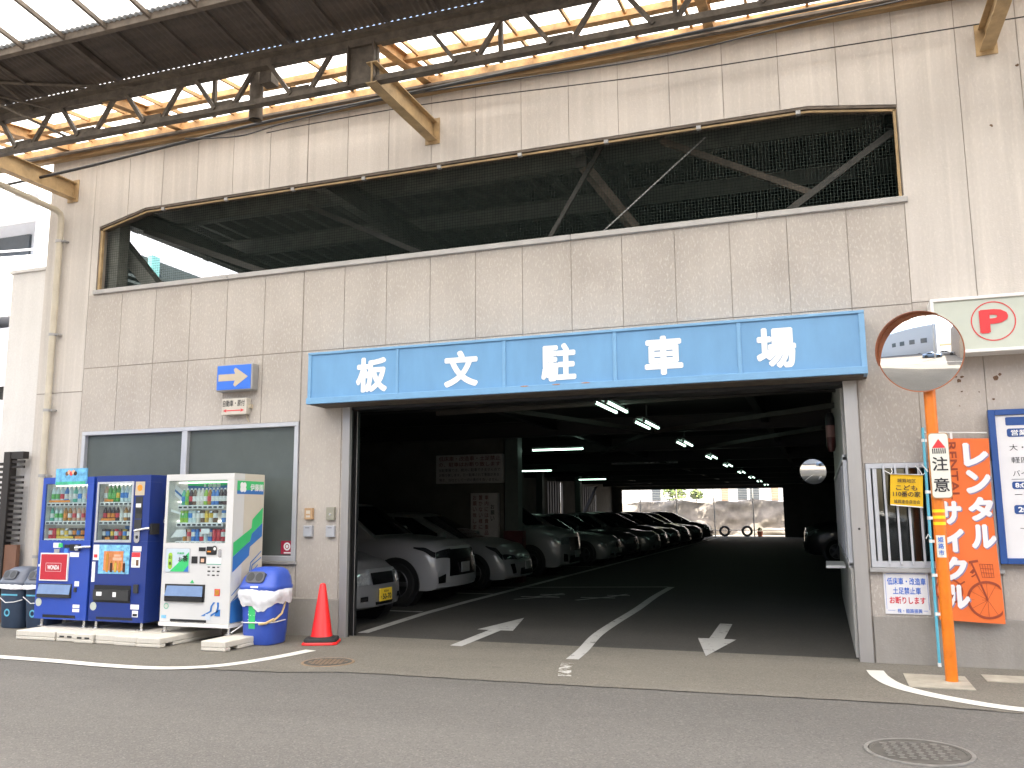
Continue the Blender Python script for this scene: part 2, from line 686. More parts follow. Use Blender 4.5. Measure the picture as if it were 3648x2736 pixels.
b.add([(-2.4, 0.161, -0.004), (14.2, 0.161, -0.004), (14.2, 43.4, -0.004), (-2.4, 43.4, -0.004)], [(0, 1, 2, 3)], m_gfloor)
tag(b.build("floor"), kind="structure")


def smooth_path(pts, n=6):
    out = []
    P = [Vector((*p, 0)) if len(p) == 2 else Vector(p) for p in pts]
    for i in range(len(P) - 1):
        a, b_, c, d = P[max(i - 1, 0)], P[i], P[i + 1], P[min(i + 2, len(P) - 1)]
        for k in range(n):
            t = k / n
            out.append(0.5 * ((2 * b_) + (-a + c) * t + (2 * a - 5 * b_ + 4 * c - d) * t * t + (-a + 3 * b_ - 3 * c + d) * t ** 3))
    out.append(P[-1])
    return out


b = MB()
ribbon(b, smooth_path([(-14, -2.33), (-4, -2.34), (1.55, -2.36), (3.0, -2.43), (3.65, -2.40), (4.03, -2.22), (4.25, -1.92), (4.40, -1.45), (4.48, -1.0)]), 0.15, m_line)
tag(b.build("road_marking"), kind="structure")
b = MB()
ribbon(b, smooth_path([(10.17, -0.48), (10.2, -0.8), (10.29, -1.15), (10.45, -1.41), (10.75, -1.68), (11.12, -1.87), (11.8, -1.99), (12.6, -2.02), (15, -2.04), (22, -2.05)]), 0.15, m_line)
tag(b.build("road_marking"), kind="structure")
b = MB()
ribbon(b, smooth_path([(7.34, -0.72), (7.29, -0.1), (7.16, 1.0), (7.1, 2.2), (7.05, 4.0), (6.95, 6.0), (6.91, 8.04)]), 0.13, m_line_worn)
ribbon(b, smooth_path([(7.36, -0.95), (7.42, -1.25), (7.52, -1.62)]), 0.12, m_line_gone)
ribbon(b, [(2.9, 7.0), (4.1, 7.2), (6.85, 8.04)], 0.10, m_line_worn)
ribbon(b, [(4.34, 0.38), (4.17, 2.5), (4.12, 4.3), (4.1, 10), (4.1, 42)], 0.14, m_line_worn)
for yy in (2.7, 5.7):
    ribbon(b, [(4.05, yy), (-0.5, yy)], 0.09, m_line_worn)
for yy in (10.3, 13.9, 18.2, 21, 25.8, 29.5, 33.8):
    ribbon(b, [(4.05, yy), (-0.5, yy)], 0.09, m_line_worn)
# stop lettering on the floor, seen end on
for (x0, x1, yy) in ((4.7, 5.4, 5.35), (4.9, 5.35, 5.85), (5.75, 6.35, 5.5), (6.1, 6.5, 6.0)):
    ribbon(b, [(x0, yy), (x1, yy + 0.05)], 0.10, m_line_worn, 0.001)
    ribbon(b, [(x0 + 0.05, yy - 0.5), (x1 - 0.1, yy + 0.3)], 0.08, m_line_worn, 0.002)
b.poly([(5.79, -0.24, 0), (5.94, -0.26, 0), (5.90, 1.10, 0), (6.06, 1.10, 0), (5.76, 2.42, 0), (5.58, 1.10, 0), (5.745, 1.10, 0)], m_line_worn)
b.poly([(8.44, 2.56, 0), (8.47, 1.15, 0), (8.34, 1.15, 0), (8.59, -0.13, 0), (8.78, 1.15, 0), (8.64, 1.15, 0), (8.60, 2.55, 0)], m_line_worn)
tag(b.build("floor_marking"), kind="structure")

# ================================================================== PARKING BUILDING
bld = thing("parking_building", "parking building of pale concrete panels with a dark opening above its car entrance", "building")
XL, XR, ZT = -0.88, 18.0, 6.8
OPZ0, OPZ1 = 4.63, 5.81


def top_of_opening(x):
    if x < 0.92:
        return 5.62 + (x - 0.10) / 0.82 * 0.19
    if x > 9.89:
        return 5.81 - (x - 9.89) / 0.86 * 0.13
    return 5.81


def solid_spans(x0, x1):
    """z intervals of wall for a column, tops and bottoms as (z at x0, z at x1)"""
    xm = (x0 + x1) / 2
    holes = []
    if 0.10 < xm < 10.76:
        holes.append(((OPZ0, OPZ0), (top_of_opening(x0), top_of_opening(x1))))
    if 0.04 < xm < 3.59:
        holes.append(((0.88, 0.88), (2.63, 2.63)))
    if 4.28 < xm < 10.10:
        holes.append(((-0.02, -0.02), (2.98, 2.98)))
    if 10.22 < xm < 11.36:
        holes.append(((0.90, 0.90), (1.93, 1.93)))
    holes.sort()
    out, cur = [], (-0.02, -0.02)
    for lo, hi in holes:
        if lo[0] - cur[0] > 0.02:
            out.append((cur, lo))
        cur = hi
    out.append((cur, (ZT, ZT)))
    return out


cuts_wall = sorted(set([XL, XR, 0.10, 10.76, 0.92, 9.89, 0.04, 3.59, 4.28, 10.10, 10.22, 11.36]))
b = MB()


def wall_prism(b, x0, x1, lo, hi, y0, y1, m):
    b.add([(x0, y0, lo[0]), (x1, y0, lo[1]), (x1, y1, lo[1]), (x0, y1, lo[0]), (x0, y0, hi[0]), (x1, y0, hi[1]), (x1, y1, hi[1]), (x0, y1, hi[0])],
          [(0, 3, 2, 1), (4, 5, 6, 7), (0, 1, 5, 4), (1, 2, 6, 5), (2, 3, 7, 6), (3, 0, 4, 7)], m)


for x0, x1 in zip(cuts_wall, cuts_wall[1:]):
    for lo, hi in solid_spans(x0, x1):
        wall_prism(b, x0, x1, lo, hi, 0.0075, 0.16, m_joint)
b.build("wall_backing", bld)

edges = sorted(set([XL, -0.02] + [round(0.6 * i, 3) for i in range(1, 18)] + [10.765, 11.36, 11.92] + [12.52 + 0.6 * i for i in range(10)] + [XR, 0.10, 0.92, 3.59, 9.89]))
GAP = 0.004
bu, bl, bgs = MB(), MB(), (MB(), MB(), MB())
soft = {0.10, 0.92, 9.89}
for x0, x1 in zip(edges, edges[1:]):
    if x1 - x0 < 0.02:
        continue
    a0 = 0 if round(x0, 2) in (0.10, 0.92, 9.89) else GAP
    a1 = 0 if round(x1, 2) in (0.10, 0.92, 9.89) else GAP
    xm = (x0 + x1) / 2
    sub = sorted(set([x0 + a0, x1 - a1] + [c for c in cuts_wall if x0 + 0.02 < c < x1 - 0.02]))
    for p, q in zip(sub, sub[1:]):
        for lo, hi in solid_spans(p, q):
            bands = [(-0.02, 0.44), (0.44, 3.525), (3.535, 4.60), (4.60, 6.8)]
            if xm > 10.77:
                bands = [(-0.02, 0.44), (0.44, 3.535), (3.545, 6.8)]
            if xm < 0:
                bands = [(-0.02, 3.20), (3.21, 6.8)]
            for z0, z1 in bands:
                l2 = (max(lo[0], z0), max(lo[1], z0))
                h2 = (min(hi[0], z1), min(hi[1], z1))
                if h2[0] - l2[0] < 0.015:
                    continue
                if xm < 0:
                    tgt, mm = bgs[0], m_alc_up
                elif xm > 10.76 and z0 > 3:
                    tgt, mm = bu, m_alc_up
                elif z0 > 4.5:
                    tgt, mm = bu, m_alc_up
                elif z0 < 0.4:
                    continue
                elif xm > 10.76 or (3.59 < xm < 4.28 and z0 < 3.0):
                    tgt, mm = bgs[2 if xm > 5 else 1], m_alc_gr
                else:
                    tgt, mm = bl, m_alc_lo
                wall_prism(tgt, p, q, l2, h2, 0.0, 0.007, mm)
bu.build("upper_wall", bld)
bl.build("lower_wall", bld)
for q_ in bgs:
    q_.build("rendered_wall", bld)
for runs in (((-0.02, 0.8), (0.803, 2.0), (2.003, 3.2), (3.203, 4.232)), ((10.205, 11.9), (11.903, 13.6), (13.603, 18))):
    b = MB()
    for (x0, x1) in runs:
        b.box(x0, -0.022, -0.02, x1, 0.0335, 0.44, m_plinth)
    b.build("plinth", bld, bevel=0.006)
# sill of the upper opening: pale metal coping
m_cope = mat('coping grey', (0.36, 0.345, 0.33, 1), 0.55, noise=0.12, scale=3)
b = MB()
for x0, x1 in ((0.08, 2.4), (2.404, 4.8), (4.804, 7.2), (7.204, 9.3), (9.304, 10.80)):
    b.box(x0, -0.035, 4.60, x1, 0.20, 4.665, m_cope)
b.build("window_sill", bld, bevel=0.006)
# rust stained drip edge over the opening + end frames
b = MB()
pts = [(0.10, 5.62), (0.92, 5.81), (9.89, 5.81), (10.76, 5.68)]
for (xa, za), (xb, zb) in zip(pts, pts[1:]):
    b.bar((xa, 0.09, za - 0.018), (xb, 0.09, zb - 0.018), 0.17, 0.03, m_steel_br)
    b.bar((xa, 0.03, za - 0.055), (xb, 0.03, zb - 0.055), 0.02, 0.022, m_bracket)
for i in range(9):
    xx = 1.2 + i * 1.07
    b.box(xx, 0.0, 5.735, xx + 0.05, 0.05, 5.775, m_alu_dull)
b.box(10.725, 0.02, 4.666, 10.752, 0.06, 5.63, m_bracket)
b.box(0.108, 0.02, 4.666, 0.15, 0.06, 5.58, m_bracket)
b.build("opening_trim", bld)

# upper storey behind the net
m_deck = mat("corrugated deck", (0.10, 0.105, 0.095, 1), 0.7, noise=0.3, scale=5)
b = MB()
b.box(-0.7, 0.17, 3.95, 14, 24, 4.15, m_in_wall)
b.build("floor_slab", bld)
b = MB()
n = 44
x0, x1 = -0.85, 14.0
pts = []
for i in range(n * 4 + 1):
    ph = i % 4
    pts.append((x0 + (x1 - x0) * i / (n * 4), 6.42 + (0.0, 0.0, 0.09, 0.09)[ph]))
vs, fs = [], []
for (x, z) in pts:
    vs += [(x, 0.17, z), (x, 24, z + 0.25)]
for i in range(len(pts) - 1):
    fs.append((2 * i, 2 * i + 1, 2 * i + 3, 2 * i + 2))
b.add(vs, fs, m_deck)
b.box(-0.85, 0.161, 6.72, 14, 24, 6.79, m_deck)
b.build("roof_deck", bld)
b = MB()
m_upsteel = mat("painted steel grey green", (0.13, 0.135, 0.12, 1), 0.6, noise=0.3)
for yy in (1.6, 3.4, 5.2, 7.0, 9.5, 12):
    b.ibeam((-0.8, yy, 6.26 + yy * 0.01), (14, yy, 6.26 + yy * 0.01), 0.14, 0.28, m_upsteel)
for xx in (0.0, 3.6, 7.2, 10.6):
    b.ibeam((xx, 0.2, 6.0), (xx, 24, 6.2), 0.18, 0.34, m_upsteel)
b.build("roof_beam", bld)
b = MB()
m_brace = mat("brace steel", (0.042, 0.037, 0.031, 1), 0.6, noise=0.3)
b.bar((-0.05, 0.55, 5.56), (0.78, 0.55, 4.68), 0.20, 0.20, m_upsteel)
b.bar((0.30, 0.7, 5.75), (2.9, 0.7, 4.72), 0.08, 0.08, m_brace)
b.bar((2.9, 1.1, 5.95), (5.6, 1.1, 4.6), 0.07, 0.07, m_brace)
b.bar((7.50, 0.45, 5.92), (6.55, 0.45, 4.4), 0.05, 0.05, m_brace)
b.bar((7.25, 0.5, 5.70), (8.25, 1.3, 4.3), 0.13, 0.1, m_steel_br)
b.bar((8.2, 0.6, 5.92), (9.9, 0.6, 5.02), 0.07, 0.07, m_steel_br)
b.bar((8.75, 0.35, 5.78), (7.4, 0.35, 4.70), 0.014, 0.014, m_alu_dull)
b.bar((10.74, 0.3, 5.50), (9.55, 0.3, 4.70), 0.07, 0.07, m_brace)
b.box(7.16, 0.42, 5.66, 7.30, 0.5, 5.80, m_brace)
b.box(-0.30, 0.45, 4.15, -0.05, 0.75, 6.3, m_upsteel)
b.box(0.16, 0.16, 4.15, 0.32, 0.35, 6.2, m_upsteel)
b.build("wind_brace", bld)
b = MB()
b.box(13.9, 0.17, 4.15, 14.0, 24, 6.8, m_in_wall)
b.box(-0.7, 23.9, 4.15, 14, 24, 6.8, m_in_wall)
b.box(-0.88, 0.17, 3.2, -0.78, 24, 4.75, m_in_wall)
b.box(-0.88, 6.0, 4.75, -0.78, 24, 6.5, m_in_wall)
b.build("upper_side_wall", bld)

# ground floor shell
b = MB()
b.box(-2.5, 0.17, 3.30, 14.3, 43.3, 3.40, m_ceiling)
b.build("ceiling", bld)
m_joist = mat("joist sooty", (0.015, 0.013, 0.012, 1), 0.6, noise=0.2)
b = MB()
for i in range(9):
    yy = 2.2 + i * 4.8
    b.ibeam((-2.3, yy, 3.12), (14.2, yy, 3.12), 0.2, 0.32, m_joist)
for xx in (0.6, 4.9, 8.9):
    b.ibeam((xx, 0.3, 3.18), (xx, 43, 3.18), 0.12, 0.22, m_joist)
b.build("ceiling_beam", bld)
b = MB()
for (p, q) in (((4.4, 0.6, 3.05), (7.0, 7.0, 2.95)), ((7.0, 6.6, 3.0), (4.6, 12, 2.95)), ((10.2, 3.5, 2.95), (6.6, 7.0, 2.95)), ((4.5, 2.2, 2.92), (9.8, 2.2, 3.0)),
               ((9.9, 6.0, 2.85), (7.0, 11, 2.9))):
    b.bar(p, q, 0.07, 0.07, m_brace)
b.build("ceiling_brace", bld)
b = MB()
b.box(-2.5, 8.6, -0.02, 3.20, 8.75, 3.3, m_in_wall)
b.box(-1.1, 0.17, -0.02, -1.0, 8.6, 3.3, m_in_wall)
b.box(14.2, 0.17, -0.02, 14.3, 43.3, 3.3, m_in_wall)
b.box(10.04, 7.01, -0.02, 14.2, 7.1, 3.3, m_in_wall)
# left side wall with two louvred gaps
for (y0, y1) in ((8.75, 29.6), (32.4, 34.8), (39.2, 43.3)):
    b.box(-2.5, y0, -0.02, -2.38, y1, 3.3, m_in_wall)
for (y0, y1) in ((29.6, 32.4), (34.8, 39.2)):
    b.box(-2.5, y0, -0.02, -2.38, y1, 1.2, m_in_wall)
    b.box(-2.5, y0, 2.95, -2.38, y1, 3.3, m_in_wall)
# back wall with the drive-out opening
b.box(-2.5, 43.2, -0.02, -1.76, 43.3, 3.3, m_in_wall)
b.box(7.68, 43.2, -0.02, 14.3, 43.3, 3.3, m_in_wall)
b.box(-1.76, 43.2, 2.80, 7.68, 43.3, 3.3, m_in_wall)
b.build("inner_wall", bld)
for (y0, y1) in ((29.6, 32.4), (34.8, 39.2)):
    b = MB()
    k = int((y1 - y0) / 0.42)
    for i in range(k):
        yy = y0 + 0.1 + i * 0.42
        b.box(-2.46, yy, 1.2, -2.42, yy + 0.3, 2.95, m_in_wall)
    if y0 > 34:
        b.bar((-2.2, 38.6, 2.85), (-2.2, 35.4, 1.2), 0.16, 0.16, m_in_wall)
    b.build("louvre", bld)
b = MB()
m_pillar = mat("pillar greenish", (0.085, 0.10, 0.092, 1), 0.55, noise=0.12)
b.ibeam((3.40, 8.68, -0.02), (3.40, 8.681, 3.3), 0.3, 0.3, m_pillar)
b.v, b.f, b.m = [], [], []
b.box(3.25, 8.52, -0.02, 3.56, 8.82, 3.3, m_pillar)
b.build("pillar", bld, bevel=0.01)
for yy in (14.0, 22.6, 28.2):
    b = MB()
    b.box(-0.6, yy, -0.02, -0.35, yy + 0.3, 3.3, m_pillar)
    b.build("pillar", bld, bevel=0.01)

# shutter jambs of the entrance
m_ss = mat("stainless jamb", (0.36, 0.345, 0.335, 1), 0.38, 0.55, noise=0.08, scale=2, stretch=(4, 4, 0.4))
b = MB()
b.box(4.235, -0.03, -0.01, 4.335, 0.02, 2.97, m_ss)
b.box(4.235, 0.02, -0.01, 4.27, 0.22, 2.97, m_ss)
b.box(4.305, 0.02, -0.01, 4.335, 0.06, 2.97, m_black)
b.box(4.27, 0.15, -0.01, 4.34, 0.22, 2.97, m_black)
b.build("shutter_jamb", bld, bevel=0.003)
b = MB()
b.box(10.06, -0.03, -0.01, 10.19, 0.03, 2.97, m_ss)
b.box(10.06, 0.03, -0.01, 10.09, 0.24, 2.97, m_ss)
b.disc((10.13, -0.033, 1.28), 0.012, m_black)
b.build("shutter_jamb", bld, bevel=0.003)
b = MB()
b.box(4.27, 0.02, 2.74, 10.09, 0.30, 2.97, m_black)
b.build("shutter_box", bld, bevel=0.004)

# big left window: aluminium frame and grey film panes
m_film = mat("grey window film", (0.085, 0.10, 0.095, 1), 0.10, noise=0.16, scale=0.9, spec=0.5)
fr = MB()
x0, x1, z0, z1 = 0.045, 3.585, 0.885, 2.625
for (a, c) in ((x0, x0 + 0.06), (1.77, 1.86), (x1 - 0.06, x1)):
    fr.box(a, -0.015, z0 + 0.06, c, 0.10, z1 - 0.055, m_alu)
fr.box(x0, -0.017, z1 - 0.055, x1, 0.10, z1, m_alu)
fr.box(x0, -0.017, z0, x1, 0.10, z0 + 0.06, m_alu)
win = fr.build("window", bld, bevel=0.004)
for (a, c) in ((x0 + 0.06, 1.77), (1.86, x1 - 0.06)):
    b = MB()
    b.box(a, 0.045, z0 + 0.06, c, 0.055, z1 - 0.055, m_film)
    b.build("pane", win)
b = MB()
b.box(0.02, -0.045, 0.845, 3.62, 0.03, 0.883, m_alu_dull)
b.build("sill", win, bevel=0.004)

# barred booth window to the right of the entrance
fr = MB()
x0, x1, z0, z1 = 10.225, 11.355, 0.905, 1.925
for (a, c) in ((x0, x0 + 0.045), (x0 + 0.06, x0 + 0.10), (x1 - 0.05, x1)):
    fr.box(a, -0.02, z0 + 0.06, c, 0.10, z1 - 0.05, m_alu)
fr.box(x0, -0.022, z1 - 0.05, x1, 0.10, z1, m_alu)
fr.box(x0, -0.022, z0, x1, 0.10, z0 + 0.06, m_alu)
bw = fr.build("window", bld, bevel=0.003)
for i in range(10):
    b = MB()
    xx = x0 + 0.165 + i * 0.105
    b.box(xx - 0.011, -0.045, z0 + 0.03, xx + 0.011, -0.024, z1 - 0.015, m_alu)
    b.build("window_bar", bw, bevel=0.003)
b = MB()
b.box(x0 + 0.10, 0.05, z0 + 0.06, x1 - 0.05, 0.056, z1 - 0.05, m_glass)
b.build("pane", bw)
b = MB()
b.box(10.205, -0.05, 0.862, 11.38, 0.03, 0.903, m_alu_dull)
b.build("sill", bw, bevel=0.003)
# attendant booth just inside: side wall with sliding panes, shelf, room behind the bars
bo = MB()
m_booth = mat("booth pale panel", (0.40, 0.385, 0.36, 1), 0.5, noise=0.1)
bo.box(10.035, 0.25, -0.02, 10.10, 7.0, 0.90, m_booth)
bo.box(10.035, 0.25, 2.02, 10.10, 7.0, 3.3, m_booth)
for yy in (0.25, 1.35, 2.5, 3.6, 4.7, 5.82, 6.92):
    bo.box(10.02, yy, 0.90, 10.10, yy + 0.06, 2.02, m_alu)
bo.box(10.018, 0.25, 0.88, 10.105, 7.0, 0.93, m_alu)
bo.box(10.018, 0.25, 1.98, 10.105, 7.0, 2.04, m_alu)
booth = bo.build("booth_wall", bld, bevel=0.003)
b = MB()
b.box(10.035, 0.31, 0.93, 10.045, 6.9, 1.98, m_glass)
b.build("sliding_pane", booth)
b = MB()
b.box(9.80, 1.5, 0.80, 10.015, 2.5, 0.83, m_white)
b.build("shelf", booth, bevel=0.004)
b = MB()
b.box(10.3, 2.6, -0.02, 12.4, 2.7, 3.3, m_in_wall)
b.box(12.4, 0.17, -0.02, 12.5, 2.7, 3.3, m_in_wall)
b.box(10.23, 0.3, 0.78, 12.3, 0.95, 0.84, m_in_wall)
b.build("booth_room", bld)
# wall patches where old fixings were torn off
b = MB()
m_scar = mat("rust scar", (0.13, 0.075, 0.045, 1), 0.9, noise=0.5, scale=60)
for (cx, cz, s) in ((11.13, 2.72, 0.028), (11.16, 2.755, 0.022), (11.105, 2.76, 0.018), (11.46, 2.73, 0.032), (11.49, 2.76, 0.02), (11.42, 2.52, 0.014), (11.15, 2.61, 0.010), (11.12, 2.47, 0.008), (11.3, 2.6, 0.008), (11.9, 5.9, 0.02), (11.62, 5.3, 0.018)):
    k = 9
    b.poly([(cx + s * random.uniform(0.5, 1.2) * math.cos(2 * math.pi * i / k), -0.003, cz + s * random.uniform(0.4, 1.0) * math.sin(2 * math.pi * i / k)) for i in range(k)], m_scar)
build_each(b, "wall_scar", bld)

# safety net over the upper opening
m_net = mat("net green cord", (0.007, 0.018, 0.013, 1), 0.8, noise=0.1)
b = MB()
st = 0.036
i = 0
xx = 0.13
while xx < 10.74:
    sag = 0.012 * math.sin(xx * 1.7)
    zt = top_of_opening(xx) - 0.03
    b.add([(xx - 0.002, 0.135 + sag, 4.66), (xx + 0.002, 0.135 + sag, 4.66), (xx + 0.002, 0.135, zt), (xx - 0.002, 0.135, zt)], [(0, 1, 2, 3)], m_net)
    xx += st
zz = 4.69
while zz < 5.78:
    xa = 0.12 if zz < 5.6 else 0.12 + (zz - 5.6) / 0.19 * 0.8
    xb = 10.74 if zz < 5.66 else 10.74 - (zz - 5.66) / 0.13 * 0.82
    b.add([(xa, 0.137, zz - 0.002), (xb, 0.137, zz - 0.002), (xb, 0.137, zz + 0.002), (xa, 0.137, zz + 0.002)], [(0, 1, 2, 3)], m_net)
    zz += st
tag(b.build("safety_net"), "fine green safety net stretched across the long upper opening of the parking building", "net")

# ================================================================== ARCADE ROOF
arc = thing("arcade_roof", "street arcade roof of dark steel lattice girder, brown corrugated strip and glowing white sheets along the building top", "arcade roof", (0, -1.5, 0))
YT = -1.5
b = MB()
for (yy) in (YT - 0.03, YT + 0.03):
    b.bar((-14, yy, 6.185), (18, yy, 6.185), 0.012, 0.065, m_steel_dk)
b.bar((-14, YT, 6.15), (18, YT, 6.15), 0.10, 0.010, m_steel_dk)
b.build("bottom_chord", arc)
b = MB()
b.bar((-14, YT, 6.645), (18, YT, 6.645), 0.10, 0.09, m_steel_dk)
b.bar((-14, YT - 0.08, 6.725), (18, YT - 0.08, 6.725), 0.10, 0.05, m_steel_dk)
b.build("top_chord", arc)
nodes = [0.28 + 1.04 * k for k in range(-13, 5)] + [6.49 + 1.05 * k for k in range(0, 11)]
for nx in nodes:
    b = MB()
    if not (4.6 < nx - 0.4 < 5.2):
        b.bar((nx - 0.09, YT - 0.03, 6.19), (nx - 0.40, YT - 0.03, 6.62), 0.045, 0.045, m_steel_dk)
    if not (5.2 < nx + 0.4 < 5.4):
        b.bar((nx + 0.10, YT + 0.03, 6.19), (nx + 0.39, YT + 0.03, 6.62), 0.045, 0.045, m_steel_dk)
    b.box(nx - 0.13, YT - 0.006, 6.15, nx + 0.13, YT + 0.006, 6.29, m_steel_dk)
    b.build("lattice_brace", arc)
for vx in (3.22, 6.87, 8.7, -0.9):
    b = MB()
    b.bar((vx, YT + 0.06, 6.15), (vx, YT + 0.06, 6.62), 0.045, 0.045, m_steel_dk)
    b.build("lattice_brace", arc)
b = MB()
b.box(5.09, YT - 0.012, 6.14, 5.43, YT + 0.012, 6.62, m_steel_dk)
b.box(5.09, YT - 0.07, 6.14, 5.11, YT + 0.07, 6.62, m_steel_dk)
b.box(5.41, YT - 0.07, 6.14, 5.43, YT + 0.07, 6.62, m_steel_dk)
b.build("gusset_plate", arc)
for bx in (-0.44, 5.42, 11.64, 17.6):
    b = MB()
    b.ibeam((bx, -0.003, 6.23), (bx, YT - 0.1, 6.23), 0.13, 0.25, m_bracket)
    b.box(bx - 0.10, -0.012, 6.06, bx + 0.10, -0.001, 6.40, m_bracket)
    b.build("bracket_beam", arc)
for bx in (-0.44, 1.6, 5.42, 8.9, 11.64, 17.6):
    b = MB()
    b.ibeam((bx, 0.03, 6.90), (bx, YT, 6.66), 0.11, 0.14, m_orange_rust)
    b.build("eave_rafter", arc)
for (yy, zz, w, h) in ((-0.80, 6.80, 0.06, 0.10), (-0.13, 6.83, 0.07, 0.12)):
    b = MB()
    b.bar((-14, yy, zz), (18, yy, zz), w, h, m_orange_rust)
    b.bar((-14, yy - 0.035, zz - h / 2 + 0.008), (18, yy - 0.035, zz - h / 2 + 0.008), 0.05, 0.014, m_orange_rust)
    b.build("purlin", arc)
b = MB()
m_tansteel = mat("tan weathered steel", (0.26, 0.17, 0.085, 1), 0.75, noise=0.45, scale=4, stretch=(0.5, 3, 3))
b.bar((-14, -0.05, 6.745), (18, -0.05, 6.745), 0.09, 0.05, m_tansteel)
b.bar((-14, -0.22, 6.735), (18, -0.22, 6.735), 0.06, 0.03, m_steel_br)
b.build("eave_gutter", arc)
b = MB()
for i in range(46):
    xx = -9.9 + i * 0.62
    b.bar((xx, 0.0, 6.915), (xx, YT + 0.05, 6.74), 0.03, 0.05, m_orange_rust)
b.build("slat", arc)
m_white_sheet = translucent_sheet("frosted roof sheet", (0.72, 0.74, 0.73, 1))


def corrugated(b, x0, x1, y0, z0, y1, z1, pitch, amp, m, step=4):
    n = int((x1 - x0) / pitch) * step
    vs, fs = [], []
    for i in range(n + 1):
        x = x0 + (x1 - x0) * i / n
        h = amp * math.sin(2 * math.pi * i / step + 0.4)
        vs += [(x, y0, z0 + h), (x, y1, z1 + h)]
    for i in range(n):
        fs.append((2 * i, 2 * i + 2, 2 * i + 3, 2 * i + 1))
    b.add(vs, fs, m)


b = MB()
corrugated(b, -14, 18, 0.05, 6.985, YT - 0.02, 6.80, 0.076, 0.010, m_white_sheet)
b.build("eave_sheet", arc, smooth=True, angle=90)
SL = 0.15
m_canopy = mat("brown corrugated sheet", (0.070, 0.055, 0.045, 1), 0.75, noise=0.35, scale=2.5, stretch=(0.4, 3, 1))
b = MB()
corrugated(b, -14, 18, YT - 0.02, 6.825, -2.50, 6.825 + SL * 0.98, 0.076, 0.012, m_canopy)
b.build("brown_sheet", arc, smooth=True, angle=90)
b = MB()
b.bar((-14, -2.40, 6.895), (18, -2.40, 6.895), 0.07, 0.09, m_steel_br)
b.build("ridge_purlin", arc)
for i in range(-14, 27):
    xx = 1.28 + 0.615 * i
    b = MB()
    thick = 0.028 if i % 4 != 1 else 0.075
    b.bar((xx, -1.55, 6.805 - thick / 2), (xx, -2.38, 6.805 - thick / 2 + SL * 0.83), thick * 0.8, thick, m_canopy)
    b.bar((xx, -2.38, 6.90 - 0.02), (xx, -11.9, 6.90 - 0.02 + SL * 9.52), 0.035, 0.05, m_steel_br)
    b.build("roof_rafter", arc)
b = MB()
corrugated(b, -14, 18, -2.42, 6.935, -12.0, 6.935 + SL * 9.58, 0.076, 0.010, m_white_sheet)  # unseen far part extended over the camera to keep sun off the road
b.build("frosted_sheet", arc, smooth=True, angle=90)
b = MB()
for yy in (-4.2, -6.0, -7.8, -9.6, -11.4):
    b.bar((-14, yy, 6.86 + SL * (-2.42 - yy)), (18, yy, 6.86 + SL * (-2.42 - yy)), 0.06, 0.08, m_steel_br)
b.build("purlin", arc)
b = MB()
b.tube([(-0.6, -2.6, 7.15), (0.34, -1.95, 6.86), (1.25, -1.65, 6.80), (2.2, -1.52, 6.66)], 0.022, m_steel_dk, 8)
b.tube([(0.33, -1.95, 6.86), (0.46, -1.55, 6.66)], 0.018, m_steel_dk, 8)
b.tube([(-0.8, -2.3, 7.0), (0.75, -1.55, 6.62)], 0.015, m_steel_dk, 8)
b.tube([(-0.4, -2.5, 6.95), (1.05, -1.5, 6.2)], 0.018, m_steel_dk, 8)
b.build("tie_rod", arc)
b = MB()
b.lathe([(0.075, 0.0), (0.08, 0.03), (0.08, 0.62), (0.075, 0.62)], (3.75, -1.35, 6.06), m_steel_dk, seg=16)
b.lathe([(0.0, 0.05), (0.075, 0.05)], (3.75, -1.35, 6.06), m_black, seg=16)
b.box(3.86, -1.45, 6.45, 4.02, -1.3, 6.62, m_steel_dk)
b.build("gutter_outlet", arc)

# cables strung along the eaves
def cable(name, pts, r, m, label, seg=6):
    b = MB()
    P = smooth_path(pts, 10)
    rs = r
    b.tube(P, rs, m, seg)
    return tag(b.build(name, smooth=True), label, "cable", "cables strung along the eaves")


cable("power_cable", [(-9, -0.6, 6.05), (-1.18, -0.6, 6.20), (2.0, -0.6, 6.36), (3.4, -0.6, 6.44), (4.8, -0.6, 6.455), (7.4, -0.6, 6.52), (9.4, -0.6, 6.57), (12.5, -0.6, 6.60), (17, -0.6, 6.6)], 0.020, m_cable,
      "thickest black cable bundle running along under the arcade girder")
P = smooth_path([(-9, -0.56, 6.09), (-1.18, -0.56, 6.23), (2.0, -0.56, 6.38), (2.5, -0.6, 6.30), (3.3, -0.58, 6.33), (4.8, -0.56, 6.43), (7.4, -0.3, 6.545), (9.4, -0.3, 6.60), (12.0, -0.3, 6.66), (17, -0.3, 6.66)], 10)
cable("power_cable", [(2.1, -0.62, 6.40), (2.6, -0.62, 6.33), (3.05, -0.62, 6.30), (3.6, -0.62, 6.36), (4.7, -0.61, 6.43), (5.6, -0.45, 6.53), (6.9, -0.3, 6.56), (8.4, -0.3, 6.52), (10.0, -0.3, 6.62), (12, -0.3, 6.70)], 0.009, m_cable,
      "sagging thin black cable looping below the thick bundle near the drain outlet")
cable("power_cable", [(3.0, -0.10, 6.56), (3.7, -0.10, 6.575), (5.5, -0.10, 6.56), (8.3, -0.10, 6.42), (10.2, -0.10, 6.38), (12.0, -0.10, 6.355), (17, -0.1, 6.3)], 0.0065, m_cable,
      "thin straight cable crossing the pale upper panels to the right bracket")

